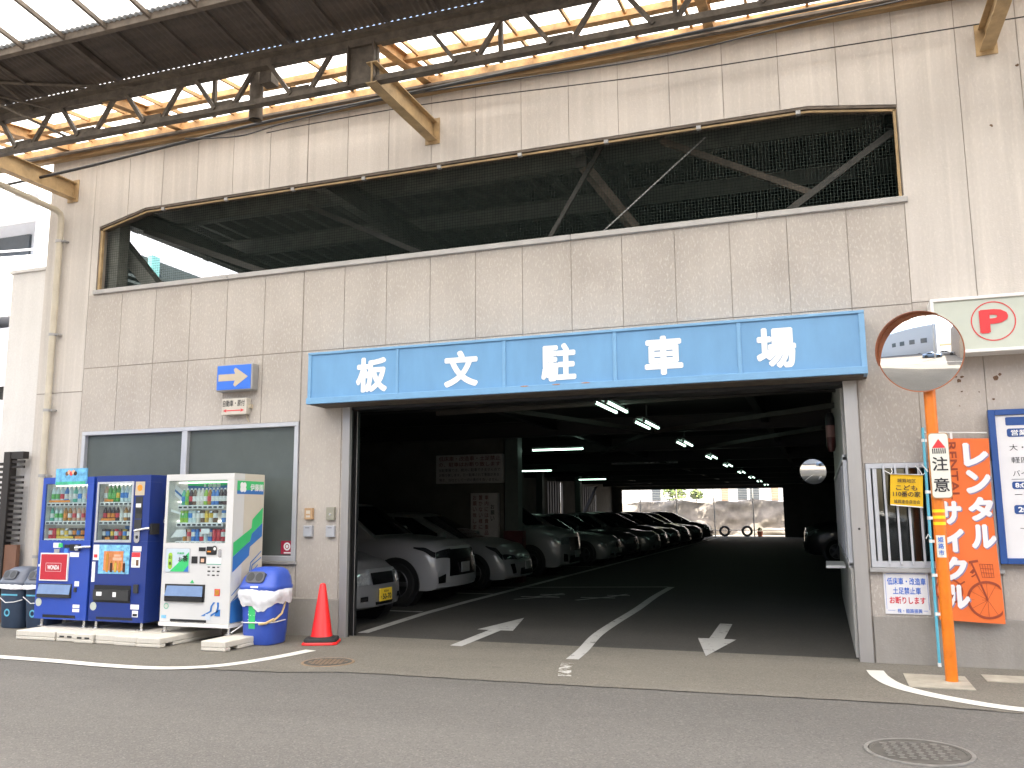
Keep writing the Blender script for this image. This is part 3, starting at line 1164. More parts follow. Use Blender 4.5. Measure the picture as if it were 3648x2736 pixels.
# rain pipe at the left corner
m_pvc = mat("cream pvc pipe", (0.50, 0.45, 0.36, 1), 0.5, noise=0.12, scale=3)
rp = thing("rain_pipe", "cream plastic rain pipe running down the left end of the parking building", "drain pipe", (-0.56, -0.08, 0))
b = MB()
b.tube([(-0.56, -0.08, 0.02), (-0.56, -0.08, 5.80), (-0.56, -0.11, 5.87), (-0.56, -0.18, 5.90), (-0.56, -1.5, 5.97), (-0.56, -3.0, 6.05)], 0.046, m_pvc, 14)
b.build("pipe", rp, smooth=True)
for zz in (0.9, 2.02, 2.95, 4.05, 5.45):
    b = MB()
    b.lathe([(0.047, -0.02), (0.054, -0.02), (0.054, 0.02), (0.047, 0.02)], (-0.56, -0.08, zz), m_alu_dull, seg=14)
    b.box(-0.50, -0.09, zz - 0.012, -0.46, 0.0, zz + 0.012, m_alu_dull)
    b.build("pipe_clip", rp)

# ================================================================== SIGNS
m_sky = mat("sign blue", (0.125, 0.295, 0.50, 1), 0.42, noise=0.08, scale=2.2, stretch=(1.6, 1, 0.5))
m_sky2 = mat("sign blue trim", (0.15, 0.325, 0.52, 1), 0.4, noise=0.06)
fs_ = thing("fascia_sign", "long sky blue fascia sign with five white characters over the car entrance", "sign", (7.1, -0.38, 2.79))
b = MB()
b.box(3.96, -0.355, 2.85, 10.26, -0.002, 3.40, m_sky)
b.build("panel", fs_)
b = MB()
FZ0, FZ1 = 2.785, 3.425
b.box(3.93, -0.375, FZ1 - 0.03, 10.29, -0.001, FZ1, m_sky2)
b.box(3.93, -0.395, FZ0, 10.29, -0.15, FZ0 + 0.075, m_sky2)
for (xa, xb) in ((3.93, 3.975), (5.135, 5.165), (6.475, 6.515), (7.75, 7.79), (9.06, 9.10), (10.235, 10.29)):
    b.box(xa, -0.370, FZ0 + 0.0755, xb, -0.3, FZ1 - 0.0305, m_sky2)
b.build("frame", fs_, bevel=0.003)
b = MB()
b.box(3.98, -0.37, FZ0 - 0.012, 10.25, -0.02, FZ0 - 0.002, m_steel_dk)
b.box(3.93, -0.15, FZ0, 10.29, -0.002, FZ0 + 0.06, m_steel_dk)
b.build("soffit", fs_)
m_signwhite = mat("sign lettering white", (0.78, 0.77, 0.76, 1), 0.5, noise=0.03)
for ch, xa, xb in (("板", 4.60, 5.015), ("文", 5.755, 6.175), ("駐", 6.935, 7.335), ("車", 8.095, 8.50), ("場", 9.25, 9.635)):
    b = MB()
    b.text(ch, ((xa + xb) / 2, -0.359, 3.105), X, Z, w=xb - xa, h=0.42, m=m_signwhite, bold=0.040)
    b.build("character", fs_)
b = MB()
m_rs = mat("rust streak", (0.38, 0.20, 0.10, 1), 0.8, noise=0.4, scale=50)
for xx in (6.75, 7.12, 7.45):
    b.poly([(xx + 0.06 * math.cos(a) * random.uniform(0.5, 1), -0.3965, 2.852 + 0.007 * math.sin(a)) for a in [2 * math.pi * k / 8 for k in range(8)]], m_rs)
b.build("rust_mark", fs_)

m_signbl = mat("lamp sign blue", (0.03, 0.15, 0.62, 1), 0.35, noise=0.04)
m_tan = mat("faded cream", (0.46, 0.39, 0.29, 1), 0.5, noise=0.08)
s = thing("arrow_sign", "small blue box sign with a cream right-pointing arrow on the panel wall", "sign", (2.63, 0, 3.25))
b = MB()
b.box(2.39, -0.14, 3.055, 2.945, -0.001, 3.405, m_alu_dull)
b.build("box", s, bevel=0.008)
b = MB()
b.box(2.405, -0.147, 3.07, 2.93, -0.1405, 3.39, m_signbl)
b.build("face", s, bevel=0.002)
b = MB()
ax, az = 2.43, 3.23
b.poly([(ax, -0.15, az - 0.045), (ax + 0.26, -0.15, az - 0.045), (ax + 0.235, -0.15, az - 0.10), (ax + 0.265, -0.15, az - 0.125), (ax + 0.46, -0.15, az), (ax + 0.265, -0.15, az + 0.125), (ax + 0.235, -0.15, az + 0.10), (ax + 0.26, -0.15, az + 0.045), (ax, -0.15, az + 0.045)], m_tan)
b.build("arrow", s)
m_offw = mat("yellowed white plastic", (0.50, 0.46, 0.40, 1), 0.45, noise=0.07)
s = thing("direction_sign", "small yellowed lamp sign with a red double arrow below the blue arrow sign", "sign", (2.64, 0, 2.86))
b = MB()
b.box(2.46, -0.10, 2.745, 2.845, -0.001, 2.96, m_offw)
b.build("box", s, bevel=0.01, seg=2)
b = MB()
b.text("自動車・原付", (2.65, -0.102, 2.895), X, Z, w=0.34, h=0.085, m=m_inkblk, bold=0.015)
b.build("lettering", s)
b = MB()
b.poly([(2.485, -0.102, 2.80), (2.545, -0.102, 2.775), (2.53, -0.102, 2.793), (2.77, -0.102, 2.793), (2.755, -0.102, 2.775), (2.815, -0.102, 2.80), (2.755, -0.102, 2.825), (2.77, -0.102, 2.807), (2.53, -0.102, 2.807), (2.545, -0.102, 2.825)], m_red)
b.build("arrow", s)
b = MB()
b.box(2.847, -0.05, 2.83, 2.875, -0.002, 2.88, m_tan)
b.tube([(2.80, -0.03, 2.745), (2.81, -0.03, 2.70), (2.83, -0.004, 2.65)], 0.008, m_tan, 6)
b.build("cable_entry", s)

m_pface = mat("lamp sign pale green", (0.47, 0.50, 0.43, 1), 0.4, noise=0.04)
s = thing("parking_sign", "white box sign with a red letter P in a ring above the tariff board", "sign", (12.2, 0, 3.27))
PX0, PX1, PZ0, PZ1, PY = 10.90, 13.4, 2.95, 3.50, -0.26
b = MB()
b.box(PX0, PY, PZ0, PX0 + 0.03, -0.001, PZ1, m_white)
b.box(PX1 - 0.03, PY, PZ0, PX1, -0.001, PZ1, m_white)
b.box(PX0 + 0.03, PY, PZ1 - 0.03, PX1 - 0.03, -0.001, PZ1, m_white)
b.box(PX0 + 0.03, PY, PZ0, PX1 - 0.03, -0.001, PZ0 + 0.03, m_white)
b.box(PX0 + 0.031, -0.05, PZ0 + 0.031, PX1 - 0.031, -0.002, PZ1 - 0.031, m_alu_dull)
b.build("box", s, bevel=0.004)
b = MB()
b.box(PX0 + 0.03, PY + 0.02, PZ0 + 0.03, PX1 - 0.03, PY + 0.03, PZ1 - 0.03, m_pface)
b.build("face", s)
b = MB()
pc = (11.435, PY + 0.016, 3.245)
b.disc(pc, 0.192, m_red, seg=48, r2=0.182)
b.text("P", (pc[0] + 0.005, PY + 0.015, pc[2]), X, Z, w=0.25, h=0.23, m=m_red, bold=0.05)
b.build("letter", s)

m_navy = mat("board navy", (0.012, 0.062, 0.24, 1), 0.4, noise=0.06)
m_bwhite = mat("board white", (0.66, 0.65, 0.66, 1), 0.45, noise=0.03)
s = thing("tariff_board", "white price board with a navy frame at the right edge of the picture", "notice board", (12.2, 0, 1.7))
TX0, TX1, TZ0, TZ1 = 11.345, 13.2, 0.955, 2.41
b = MB()
for (xa, xb, za, zb) in ((TX0, TX0 + 0.06, TZ0, TZ1), (TX1 - 0.06, TX1, TZ0, TZ1), (TX0 + 0.06, TX1 - 0.06, TZ1 - 0.055, TZ1), (TX0 + 0.06, TX1 - 0.06, TZ0, TZ0 + 0.055)):
    b.box(xa, -0.085, za, xb, -0.035, zb, m_navy)
b.build("frame", s, bevel=0.004)
b = MB()
b.box(TX0 + 0.06, -0.065, TZ0 + 0.055, TX1 - 0.06, -0.04, TZ1 - 0.055, m_bwhite)
b.build("panel", s)
b = MB()
yy = -0.067


def rrect(b, x0, z0, x1, z1, r, y, m):
    pts = []
    for (cx, cz, a) in ((x1 - r, z0 + r, -90), (x1 - r, z1 - r, 0), (x0 + r, z1 - r, 90), (x0 + r, z0 + r, 180)):
        for k in range(5):
            an = R(a + 90 * k / 4)
            pts.append((cx + r * math.cos(an), y, cz + r * math.sin(an)))
    b.poly(pts, m)


rrect(b, 11.49, 2.255, 12.9, 2.335, 0.012, yy, m_navy)
rrect(b, 11.495, 2.145, 12.0, 2.225, 0.02, yy, m_navy)
b.text("営業時間", (11.665, yy - 0.002, 2.185), X, Z, w=0.27, h=0.055, m=m_inkwht, bold=0.02)
b.text("大・普通車", (11.69, yy, 2.045), X, Z, w=0.37, h=0.062, m=m_inkblk)
b.text("軽四", (11.585, yy, 1.925), X, Z, w=0.145, h=0.06, m=m_inkblk)
b.text("バイク", (11.61, yy, 1.80), X, Z, w=0.19, h=0.058, m=m_inkblk)
b.box(11.50, yy, 1.742, 12.6, yy + 0.001, 1.746, m_inkblk)
rrect(b, 11.50, 1.652, 12.0, 1.722, 0.02, yy, m_navy)
b.text("8:00", (11.585, yy - 0.002, 1.687), X, Z, w=0.12, h=0.045, m=m_inkwht, bold=0.03)
b.text("一日最大", (11.65, yy, 1.60), X, Z, w=0.27, h=0.062, m=m_inkblk)
rrect(b, 11.50, 1.418, 12.0, 1.502, 0.02, yy, m_navy)
b.text("20:00", (11.625, yy - 0.002, 1.46), X, Z, w=0.185, h=0.05, m=m_inkwht, bold=0.03)
b.text("一 泊", (11.62, yy, 1.285), X, Z, w=0.17, h=0.058, m=m_inkblk)
for (xa, xb, za, zb) in ((11.56, 12.9, 1.215, 1.219), (11.56, 12.9, 1.06, 1.064), (11.56, 11.564, 1.064, 1.215)):
    b.box(xa, yy, za, xb, yy + 0.001, zb, m_alu_dull)
b.build("lettering", s)

s = thing("notice_plate", "pale notice plate with blue and red lettering under the barred window", "notice", (10.52, 0, 0.66))
b = MB()
b.box(10.32, -0.012, 0.46, 10.725, -0.001, 0.865, m_bwhite)
b.build("plate", s, bevel=0.004)
b = MB()
y_ = -0.014
b.text("低床車・改造車", (10.525, y_, 0.775), X, Z, w=0.345, h=0.07, m=m_inkblu, bold=0.02)
b.text("土足禁止車", (10.525, y_, 0.685), X, Z, w=0.25, h=0.068, m=m_inkblu, bold=0.02)
b.text("お断りします", (10.525, y_, 0.595), X, Z, w=0.32, h=0.07, m=m_inkred, bold=0.025)
b.text("株・姫路振興", (10.54, y_, 0.495), X, Z, w=0.22, h=0.04, m=m_inkblu, bold=0.015)
for (xa, xb, za, zb) in ((10.335, 10.338, 0.51, 0.84), (10.71, 10.713, 0.51, 0.84), (10.345, 10.70, 0.847, 0.85), (10.345, 10.41, 0.496, 0.499), (10.66, 10.70, 0.496, 0.499)):
    b.box(xa, y_, za, xb, y_ + 0.001, zb, m_inkblu)
b.build("lettering", s)

m_yel = mat("yellow cloth", (0.72, 0.43, 0.012, 1), 0.75, noise=0.05)
s = thing("yellow_pennant", "yellow pennant with black writing tied across the barred window", "pennant", (10.58, -0.1, 1.66))
b = MB()
n = 10
vs, fs = [], []
q = [(10.445, 1.815), (10.735, 1.80), (10.715, 1.485), (10.425, 1.515)]
for i in range(n + 1):
    for j in range(n + 1):
        u, v = i / n, j / n
        xx = (q[0][0] * (1 - u) + q[1][0] * u) * (1 - v) + (q[3][0] * (1 - u) + q[2][0] * u) * v
        zz = (q[0][1] * (1 - u) + q[1][1] * u) * (1 - v) + (q[3][1] * (1 - u) + q[2][1] * u) * v
        vs.append((xx, -0.10 + 0.006 * math.sin(u * 7) * v, zz))
for i in range(n):
    for j in range(n):
        a = i * (n + 1) + j
        fs.append((a, a + 1, a + n + 2, a + n + 1))
b.add(vs, fs, m_yel)
b.build("cloth", s, smooth=True)
b = MB()
up = (Vector((10.425, 0, 1.515)) - Vector((10.445, 0, 1.815))).normalized() * -1
ri = (Vector((10.735, 0, 1.80)) - Vector((10.445, 0, 1.815))).normalized()


def yp(u, v):
    return (q[0][0] * (1 - u) + q[1][0] * u) * (1 - v) + (q[3][0] * (1 - u) + q[2][0] * u) * v, -0.112, (q[0][1] * (1 - u) + q[1][1] * u) * (1 - v) + (q[3][1] * (1 - u) + q[2][1] * u) * v


b.text("城巽地区", yp(0.5, 0.2), ri, up, w=0.165, h=0.038, m=m_inkblk, bold=0.01)
b.text("こども", yp(0.5, 0.42), ri, up, w=0.19, h=0.05, m=m_inkblk, bold=0.02)
b.text("110番の家", yp(0.5, 0.62), ri, up, w=0.245, h=0.055, m=m_inkblk, bold=0.02)
b.text("城巽連合自治会", yp(0.51, 0.86), ri, up, w=0.235, h=0.036, m=m_inkblk, bold=0.01)
b.build("lettering", s)
b = MB()
b.tube([yp(0, 1), yp(1, 1)], 0.006, m_white, 6)
b.build("hem_rod", s)
b = MB()
b.tube([yp(0, 0), yp(1, 0)], 0.005, m_alu, 6)
for (p, q2) in ((yp(0, 0), (10.40, -0.05, 1.85)), (yp(1, 0), (10.79, -0.06, 1.88)), (yp(0.02, 0), (10.46, -0.05, 1.88)), (yp(0.98, 0), (10.68, -0.05, 1.89))):
    b.tube([p, ((p[0] + q2[0]) / 2 + 0.01, p[1] + 0.01, (p[2] + q2[2]) / 2 - 0.008), q2], 0.004, m_white, 5)
b.build("string", s)

# ================================================================== TRAFFIC MIRROR, BANNER
m_orange = mat("orange pole paint", (0.70, 0.17, 0.008, 1), 0.42, noise=0.2, scale=6)
m_hood = mat("mirror back orange", (0.30, 0.085, 0.028, 1), 0.45, noise=0.15)
tm = thing("traffic_mirror", "round convex traffic mirror on an orange pole at the right of the entrance", "traffic mirror", (10.77, -0.85, 0))
b = MB()
b.lathe([(0.0, -0.2), (0.05, -0.2), (0.05, 3.1), (0.0, 3.12)], (10.765, -0.85, 0), m_orange, seg=20)
b.build("pole", tm, smooth=True)
mc = Vector((10.70, -0.98, 2.865))
rim, face, hood = MB(), MB(), MB()
prof = []
Rm = 0.355
sag = 0.055
for i in range(13):
    r = Rm * i / 12
    prof.append((r, -sag * (1 - (r / Rm) ** 2)))
face.lathe(prof, (0, 0, 0), m_mirror, axis='y', seg=64)
rim.lathe([(Rm - 0.004, -0.004), (Rm + 0.004, -0.008), (Rm + 0.006, 0.0), (Rm + 0.004, 0.02), (Rm - 0.02, 0.035), (0.12, 0.075), (0.0, 0.08)], (0, 0, 0), m_hood, axis='y', seg=64)
n0 = 40
vs, fs = [], []
for k in range(n0 + 1):
    an = R(62 + 133 * k / n0)
    dep = -0.10 * math.sin(math.pi * min(1, max(0, k / n0))) ** 0.6
    c_, s_ = math.cos(an), math.sin(an)
    for (rr, d_) in ((Rm + 0.004, 0.015), (Rm + 0.008, dep), (Rm + 0.012, dep), (Rm + 0.010, 0.015)):
        vs.append((rr * c_, d_, rr * s_))
for k in range(n0):
    for j in range(4):
        fs.append((4 * k + j, 4 * k + (j + 1) % 4, 4 * k + 4 + (j + 1) % 4, 4 * k + 4 + j))
hood.add(vs, fs, m_hood)
rotm = Matrix.Rotation(R(-13), 3, 'Z') @ Matrix.Rotation(R(7), 3, 'X')
for q_ in (rim, face, hood):
    q_.v = [tuple(mc + rotm @ Vector(p)) for p in q_.v]
mr = rim.build("mirror_back", tm, smooth=True)
face.build("mirror_face", mr, smooth=True, angle=90)
hood.build("visor", mr, smooth=True)
b = MB()
b.bar((10.765, -0.86, 2.75), (10.71, -0.93, 2.78), 0.05, 0.03, m_hood)
b.bar((10.765, -0.86, 2.95), (10.71, -0.93, 2.98), 0.05, 0.03, m_hood)
b.build("clamp", tm)
m_enam = mat("enamel cream white", (0.68, 0.66, 0.58, 1), 0.35, noise=0.04)
b = MB()
pts = []
cx0, cx1, cz0, cz1 = 10.715, 10.88, 1.56, 2.14
b2 = MB()


def rr_pts(x0, z0, x1, z1, r, y, k=6):
    pts = []
    for (cx, cz, a) in ((x1 - r, z0 + r, -90), (x1 - r, z1 - r, 0), (x0 + r, z1 - r, 90), (x0 + r, z0 + r, 180)):
        for i in range(k):
            an = R(a + 90 * i / (k - 1))
            pts.append((cx + r * math.cos(an), y, cz + r * math.sin(an)))
    return pts


b.poly(rr_pts(cx0, cz0, cx1, cz1, 0.03, -0.917), m_orange_rust, off=(0, 0.008, 0))
b.poly(rr_pts(cx0 + 0.006, cz0 + 0.008, cx1 - 0.006, cz1 - 0.008, 0.028, -0.921), m_enam, off=(0, 0.003, 0))
cp = b.build("caution_plate", tm)
b = MB()
cxm = (cx0 + cx1) / 2
b.poly([(cxm - 0.055, -0.923, 2.005), (cxm + 0.055, -0.923, 2.005), (cxm, -0.923, 2.085)], m_red)
for k in range(7):
    b.box(cxm - 0.055 + k * 0.0165, -0.9235, 1.955, cxm - 0.055 + k * 0.0165 + 0.009, -0.9225, 2.0, m_inkblk)
b.text("注", (cxm, -0.923, 1.865), X, Z, w=0.125, h=0.125, m=m_inkblk, bold=0.018)
b.text("意", (cxm, -0.923, 1.68), X, Z, w=0.125, h=0.125, m=m_inkblk, bold=0.018)
b.build("lettering", cp)
m_ytape = mat("yellow tape", (0.85, 0.62, 0.01, 1), 0.4, noise=0.05)
b = MB()
for zz in (1.33, 1.385, 1.44):
    b.lathe([(0.0512, zz), (0.0512, zz + 0.026)], (10.765, -0.85, 0), m_ytape, seg=20, a0=180, a1=360)
b.build("reflective_band", tm)
b = MB()
b.lathe([(0.0512, 1.05), (0.0512, 1.24)], (10.765, -0.85, 0), m_enam, seg=12, a0=215, a1=305)
for k, ch in enumerate("姫路市"):
    b.text(ch, (10.757, -0.9035, 1.205 - k * 0.057), X, Z, w=0.045, h=0.045, m=m_inkblu, bold=0.02)
b.build("sticker", tm)
b = MB()
b.box(10.40, -1.20, -0.02, 10.90, -0.58, 0.003, mat("footing concrete", (0.34, 0.31, 0.25, 1), 0.9, noise=0.25, scale=5))
b.box(11.05, -0.75, -0.02, 11.45, -0.42, 0.002, MATS["footing concrete"])
tag(b.build("concrete_footing"), "pale concrete pad in the pavement around the foot of the mirror pole", "concrete pad")

m_cloth = mat("orange banner cloth", (0.70, 0.14, 0.028, 1), 0.7, noise=0.05, scale=2)
m_cwhite = mat("banner white", (0.72, 0.71, 0.72, 1), 0.7, noise=0.04)
m_cshadow = mat("banner grey blue", (0.23, 0.22, 0.36, 1), 0.7, noise=0)
m_cbrown = mat("banner brown", (0.27, 0.045, 0.015, 1), 0.7, noise=0.05)
bn = thing("banner_flag", "tall orange banner with white lettering and a bicycle on a thin blue pole", "banner", (10.76, -0.1, 0))
m_cyan = mat("light blue pole", (0.10, 0.42, 0.55, 1), 0.4, noise=0.05)
b = MB()
b.tube([(10.755, -0.10, 0.02), (10.765, -0.10, 2.26)], 0.0135, m_cyan, 10)
b.tube([(10.755, -0.10, 0.0), (10.755, -0.10, 0.035)], 0.016, m_white, 10)
b.tube([(10.763, -0.10, 2.215), (11.32, -0.10, 2.19)], 0.006, m_white, 6)
b.build("pole", bn, smooth=True)
BX0, BX1, BZ0, BZ1 = 10.80, 11.325, 0.43, 2.155


def wav(x, z):
    return -0.105 + 0.010 * math.sin((x - BX0) * 13 + z * 1.3) * (0.4 + (BZ1 - z) * 0.5) + 0.005 * math.sin(z * 6 + x * 9)


def bx(u, z):   # slight taper and lean of the hanging cloth
    return BX0 + u * (BX1 - BX0) + (0.012 * math.sin(z * 3.2)) * u - 0.02 * (BZ1 - z) * (1 - u) * 0.5


nx, nz = 24, 60
vs, fs = [], []
for j in range(nz + 1):
    z = BZ0 + (BZ1 - BZ0) * j / nz
    for i in range(nx + 1):
        x = bx(i / nx, z)
        vs.append((x, wav(x, z), z - 0.02 * (i / nx) * (1 if j else 1)))
for j in range(nz):
    for i in range(nx):
        a = j * (nx + 1) + i
        fs.append((a, a + 1, a + nx + 2, a + nx + 1))
b = MB()
b.add(vs, fs, m_cloth)
b.build("cloth", bn, smooth=True)


def banner_text(b, ch, cx, cz, w, h, m, off, bold, rot=False):
    tb = MB()
    if rot:
        tb.text(ch, (cx, 0, cz), -Z, X, w=h, h=w, m=m, bold=bold)
    else:
        tb.text(ch, (cx, 0, cz), X, Z, w=w, h=h, m=m, bold=bold)
    b.add([(p[0], wav(p[0], p[2]) - off, p[2]) for p in tb.v], tb.f, m)


b = MB()
for i, ch in enumerate("レンタル"):
    zc = 1.985 - i * 0.258
    for (dx, dz, m_, o_, bo_) in ((0.010, -0.010, m_cshadow, 0.003, 0.06), (0, 0, m_cwhite, 0.006, 0.06)):
        banner_text(b, ch, 11.205 + dx + i * 0.004, zc + dz, 0.215, 0.225, m_, o_, bo_)
for i, ch in enumerate("サイクル"):
    zc = 1.435 - i * 0.262
    for (dx, dz, m_, o_, bo_) in ((0.010, -0.010, m_cshadow, 0.003, 0.06), (0, 0, m_cwhite, 0.006, 0.06)):
        banner_text(b, ch, 10.945 + dx + i * 0.004, zc + dz, 0.20, 0.22, m_, o_, bo_)
banner_text(b, "RENTAL", 11.005, 1.835, 0.075, 0.55, m_cbrown, 0.004, 0.02, rot=True)
b.build("lettering", bn)
# bicycle printed on the cloth
b = MB()


def bring(cx, cz, r, w, m=None):
    vs = []
    for k in range(40):
        a = 2 * math.pi * k / 40
        for rr in (r, r - w):
            x_, z_ = min(cx + rr * math.cos(a), 11.322), cz + rr * math.sin(a)
            vs.append((x_, wav(x_, z_) - 0.0045, z_))
    b.add(vs, [(2 * k, 2 * ((k + 1) % 40), 2 * ((k + 1) % 40) + 1, 2 * k + 1) for k in range(40)], m_cbrown)


def bline(p, q, w):
    p, q = Vector((p[0], 0, p[1])), Vector((q[0], 0, q[1]))
    d = (q - p).normalized()
    s = Vector((-d.z, 0, d.x)) * w / 2
    vs = [p - s, q - s, q + s, p + s]
    b.add([(v.x, wav(v.x, v.z) - 0.0045, v.z) for v in vs], [(0, 1, 2, 3)], m_cbrown)


wc = (11.205, 0.625)
bring(wc[0], wc[1], 0.175, 0.022)
for k in range(12):
    a = 2 * math.pi * k / 12
    if 11.31 > wc[0] + 0.15 * math.cos(a):
        bline(wc, (wc[0] + 0.155 * math.cos(a), wc[1] + 0.155 * math.sin(a)), 0.003)
bline(wc, (11.09, 0.97), 0.016)
bline((11.07, 0.97), (11.15, 0.985), 0.022)
bline((11.11, 0.90), (10.93, 0.70), 0.028)
bline((10.93, 0.70), (10.86, 0.55), 0.02)
bline((11.12, 0.86), (10.98, 0.76), 0.012)
for k in range(6):
    bline((11.16 + k * 0.022, 0.955), (11.175 + k * 0.02, 0.83), 0.004)
for k in range(4):
    bline((11.16 + k * 0.004, 0.955 - k * 0.04), (11.275, 0.95 - k * 0.04), 0.004)
bring(10.885, 0.70, 0.12, 0.016)
b.build("bicycle_print", bn)
b = MB()
for zz in (2.12, 1.62, 1.37, 1.15, 0.83, 0.47):
    b.lathe([(0.0155, zz), (0.0155, zz + 0.03)], (10.76, -0.10, 0), m_white, seg=10)
    b.box(10.77, -0.108, zz, 10.83, -0.10, zz + 0.028, m_white)
b.box(11.0, -0.115, 2.14, 11.02, -0.102, 2.21, m_white)
b.tube([(10.76, -0.115, 1.20), (10.74, -0.13, 1.23), (10.72, -0.12, 1.19)], 0.006, m_white, 5)
b.tube([(10.76, -0.115, 1.86), (10.73, -0.13, 1.90), (10.78, -0.12, 1.83)], 0.006, m_white, 5)
b.build("strap", bn)

# ================================================================== VENDING MACHINES
m_vblue = mat("machine blue", (0.018, 0.062, 0.36, 1), 0.35, noise=0.06, scale=1.5, coat=0.2)
m_vnavy = mat("machine navy", (0.008, 0.030, 0.185, 1), 0.35, noise=0.06, scale=1.5, coat=0.2)
m_vwhite = mat("machine white", (0.56, 0.555, 0.545, 1), 0.4, noise=0.04, scale=1.5)
m_vcream = mat("machine cream side", (0.54, 0.485, 0.40, 1), 0.45, noise=0.05, scale=1.5)
m_vgreen = mat("stripe green", (0.03, 0.46, 0.14, 1), 0.4, noise=0.05)
m_vstripe = mat("stripe blue", (0.025, 0.15, 0.44, 1), 0.4, noise=0.05)
m_vin = mat("display backing", (0.55, 0.55, 0.53, 1), 0.6, noise=0.15, scale=8)
m_gun = mat("gunmetal", (0.045, 0.045, 0.045, 1), 0.4, 0.3, noise=0.1)
m_flap = mat("flap smoky blue", (0.16, 0.24, 0.40, 1), 0.25, noise=0.12, scale=6)
m_steel = mat("bright steel", (0.6, 0.6, 0.6, 1), 0.25, 0.9, noise=0.05)
PALETTE = {}
for nm, c in (("green", (0.10, 0.35, 0.06)), ("clear", (0.55, 0.66, 0.68)), ("teal", (0.10, 0.42, 0.30)), ("amber", (0.45, 0.20, 0.03)), ("cola", (0.05, 0.02, 0.015)),
              ("red", (0.55, 0.03, 0.04)), ("blue", (0.06, 0.20, 0.55)), ("gold", (0.50, 0.34, 0.06)), ("milk", (0.65, 0.62, 0.56)), ("coffee", (0.16, 0.09, 0.05)),
              ("lime", (0.30, 0.52, 0.06)), ("peach", (0.66, 0.40, 0.28))):
    PALETTE[nm] = mat("drink " + nm, (*c, 1), 0.25, noise=0.1, scale=20)
m_label = {k: mat("label " + k, (*c, 1), 0.4, noise=0.25, scale=40) for k, c in (("white", (0.7, 0.7, 0.68)), ("orange", (0.75, 0.25, 0.02)), ("blue", (0.05, 0.22, 0.6)), ("red", (0.6, 0.04, 0.05)), ("green", (0.12, 0.45, 0.10)), ("yellow", (0.75, 0.5, 0.05)))}
BOT = {}


def bottle_mesh(kind, drink, label):
    key = (kind, drink, label)
    if key in BOT:
        return BOT[key]
    b = MB()
    md, ml = PALETTE[drink], m_label[label]
    if kind == "bottle":
        b.lathe([(0.0, 0.0), (0.029, 0.002), (0.031, 0.02), (0.031, 0.05)], (0, 0, 0), md, seg=10)
        b.lathe([(0.0315, 0.05), (0.0315, 0.115)], (0, 0, 0), ml, seg=10)
        b.lathe([(0.031, 0.115), (0.028, 0.15), (0.013, 0.19), (0.012, 0.20)], (0, 0, 0), md, seg=10)
        b.lathe([(0.014, 0.20), (0.014, 0.22), (0.0, 0.221)], (0, 0, 0), m_label["white"], seg=10)
    else:
        b.lathe([(0.0, 0.0), (0.024, 0.0), (0.026, 0.006), (0.026, 0.05)], (0, 0, 0), md, seg=10)
        b.lathe([(0.0262, 0.05), (0.0262, 0.10)], (0, 0, 0), ml, seg=10)
        b.lathe([(0.026, 0.10), (0.026, 0.122), (0.022, 0.13), (0.0, 0.128)], (0, 0, 0), md if drink != "milk" else m_steel, seg=10)
    me = bpy.data.meshes.new("sample_" + kind)
    me.from_pydata(b.v, [], b.f)
    for m in b.mats:
        me.materials.append(m)
    me.polygons.foreach_set("material_index", b.m)
    for p in me.polygons:
        p.use_smooth = True
    BOT[key] = me
    return me


def sample(parent, kind, drink, label, x, y, z, s=1.0):
    o = bpy.data.objects.new("sample_" + kind, bottle_mesh(kind, drink, label))
    COL.objects.link(o)
    o.parent = parent
    og = ORG[parent.name]
    o.location = (x - og[0], y - og[1], z - og[2])
    o.scale = (s, s, s)


def cabinet(b, x0, x1, yf, yb, z0, z1, win, m, mside=None):
    """hollow front: body with a recess for the display window (wx0, wx1, wz0, wz1)"""
    wx0, wx1, wz0, wz1 = win
    d = yf + 0.20
    ms = mside or m
    b.box(x0, d, z0, x1, yb, z1, ms)
    t_ = 0.003
    b.box(wx0 + 0.0005, yf + 0.02, wz0, wx0 + t_, d - 0.003, wz1, m_vin)
    b.box(wx1 - t_, yf + 0.02, wz0, wx1 - 0.0005, d - 0.003, wz1, m_vin)
    b.box(wx0 + t_, yf + 0.02, wz1 - t_, wx1 - t_, d - 0.003, wz1 - 0.0005, m_vin)
    b.box(wx0 + t_, yf + 0.02, wz0 + 0.0005, wx1 - t_, d - 0.003, wz0 + t_, m_vin)
    b.box(x0, yf, z0, x1, d - 0.001, wz0, m)
    b.box(x0, yf, wz1, x1, d - 0.001, z1, m)
    b.box(x0, yf, wz0 + 0.0005, wx0, d - 0.001, wz1 - 0.0005, m)
    b.box(wx1, yf, wz0 + 0.0005, x1, d - 0.001, wz1 - 0.0005, m)


def shelf_row(parent, xs0, xs1, yf, z, items, mled=None, s=1.0):
    b = MB()
    b.box(xs0, yf + 0.035, z - 0.018, xs1, yf + 0.19, z - 0.002, m_white)
    b.box(xs0, yf + 0.02, z - 0.045, xs1, yf + 0.034, z - 0.002, m_inkwht)
    k = int((xs1 - xs0) / 0.068)
    for i in range(k):
        xx = xs0 + (i + 0.5) * (xs1 - xs0) / k
        b.box(xx - 0.022, yf + 0.014, z - 0.036, xx + 0.022, yf + 0.0195, z - 0.016, m_gun)
        b.box(xx - 0.028, yf + 0.012, z - 0.014, xx + 0.028, yf + 0.034, z - 0.0045, m_inkwht)
    b.build("button_shelf", parent)
    n = len(items)
    for i, it in enumerate(items):
        if it is None:
            continue
        xx = xs0 + (i + 0.5) * (xs1 - xs0) / n
        sample(parent, it[0], it[1], it[2], xx, yf + 0.085, z, s)


B_, C_ = "bottle", "can"
m_dlamp = mat("display lamp", (1.0, 0.97, 0.92, 1), 0.4, noise=0, emit=0.95)


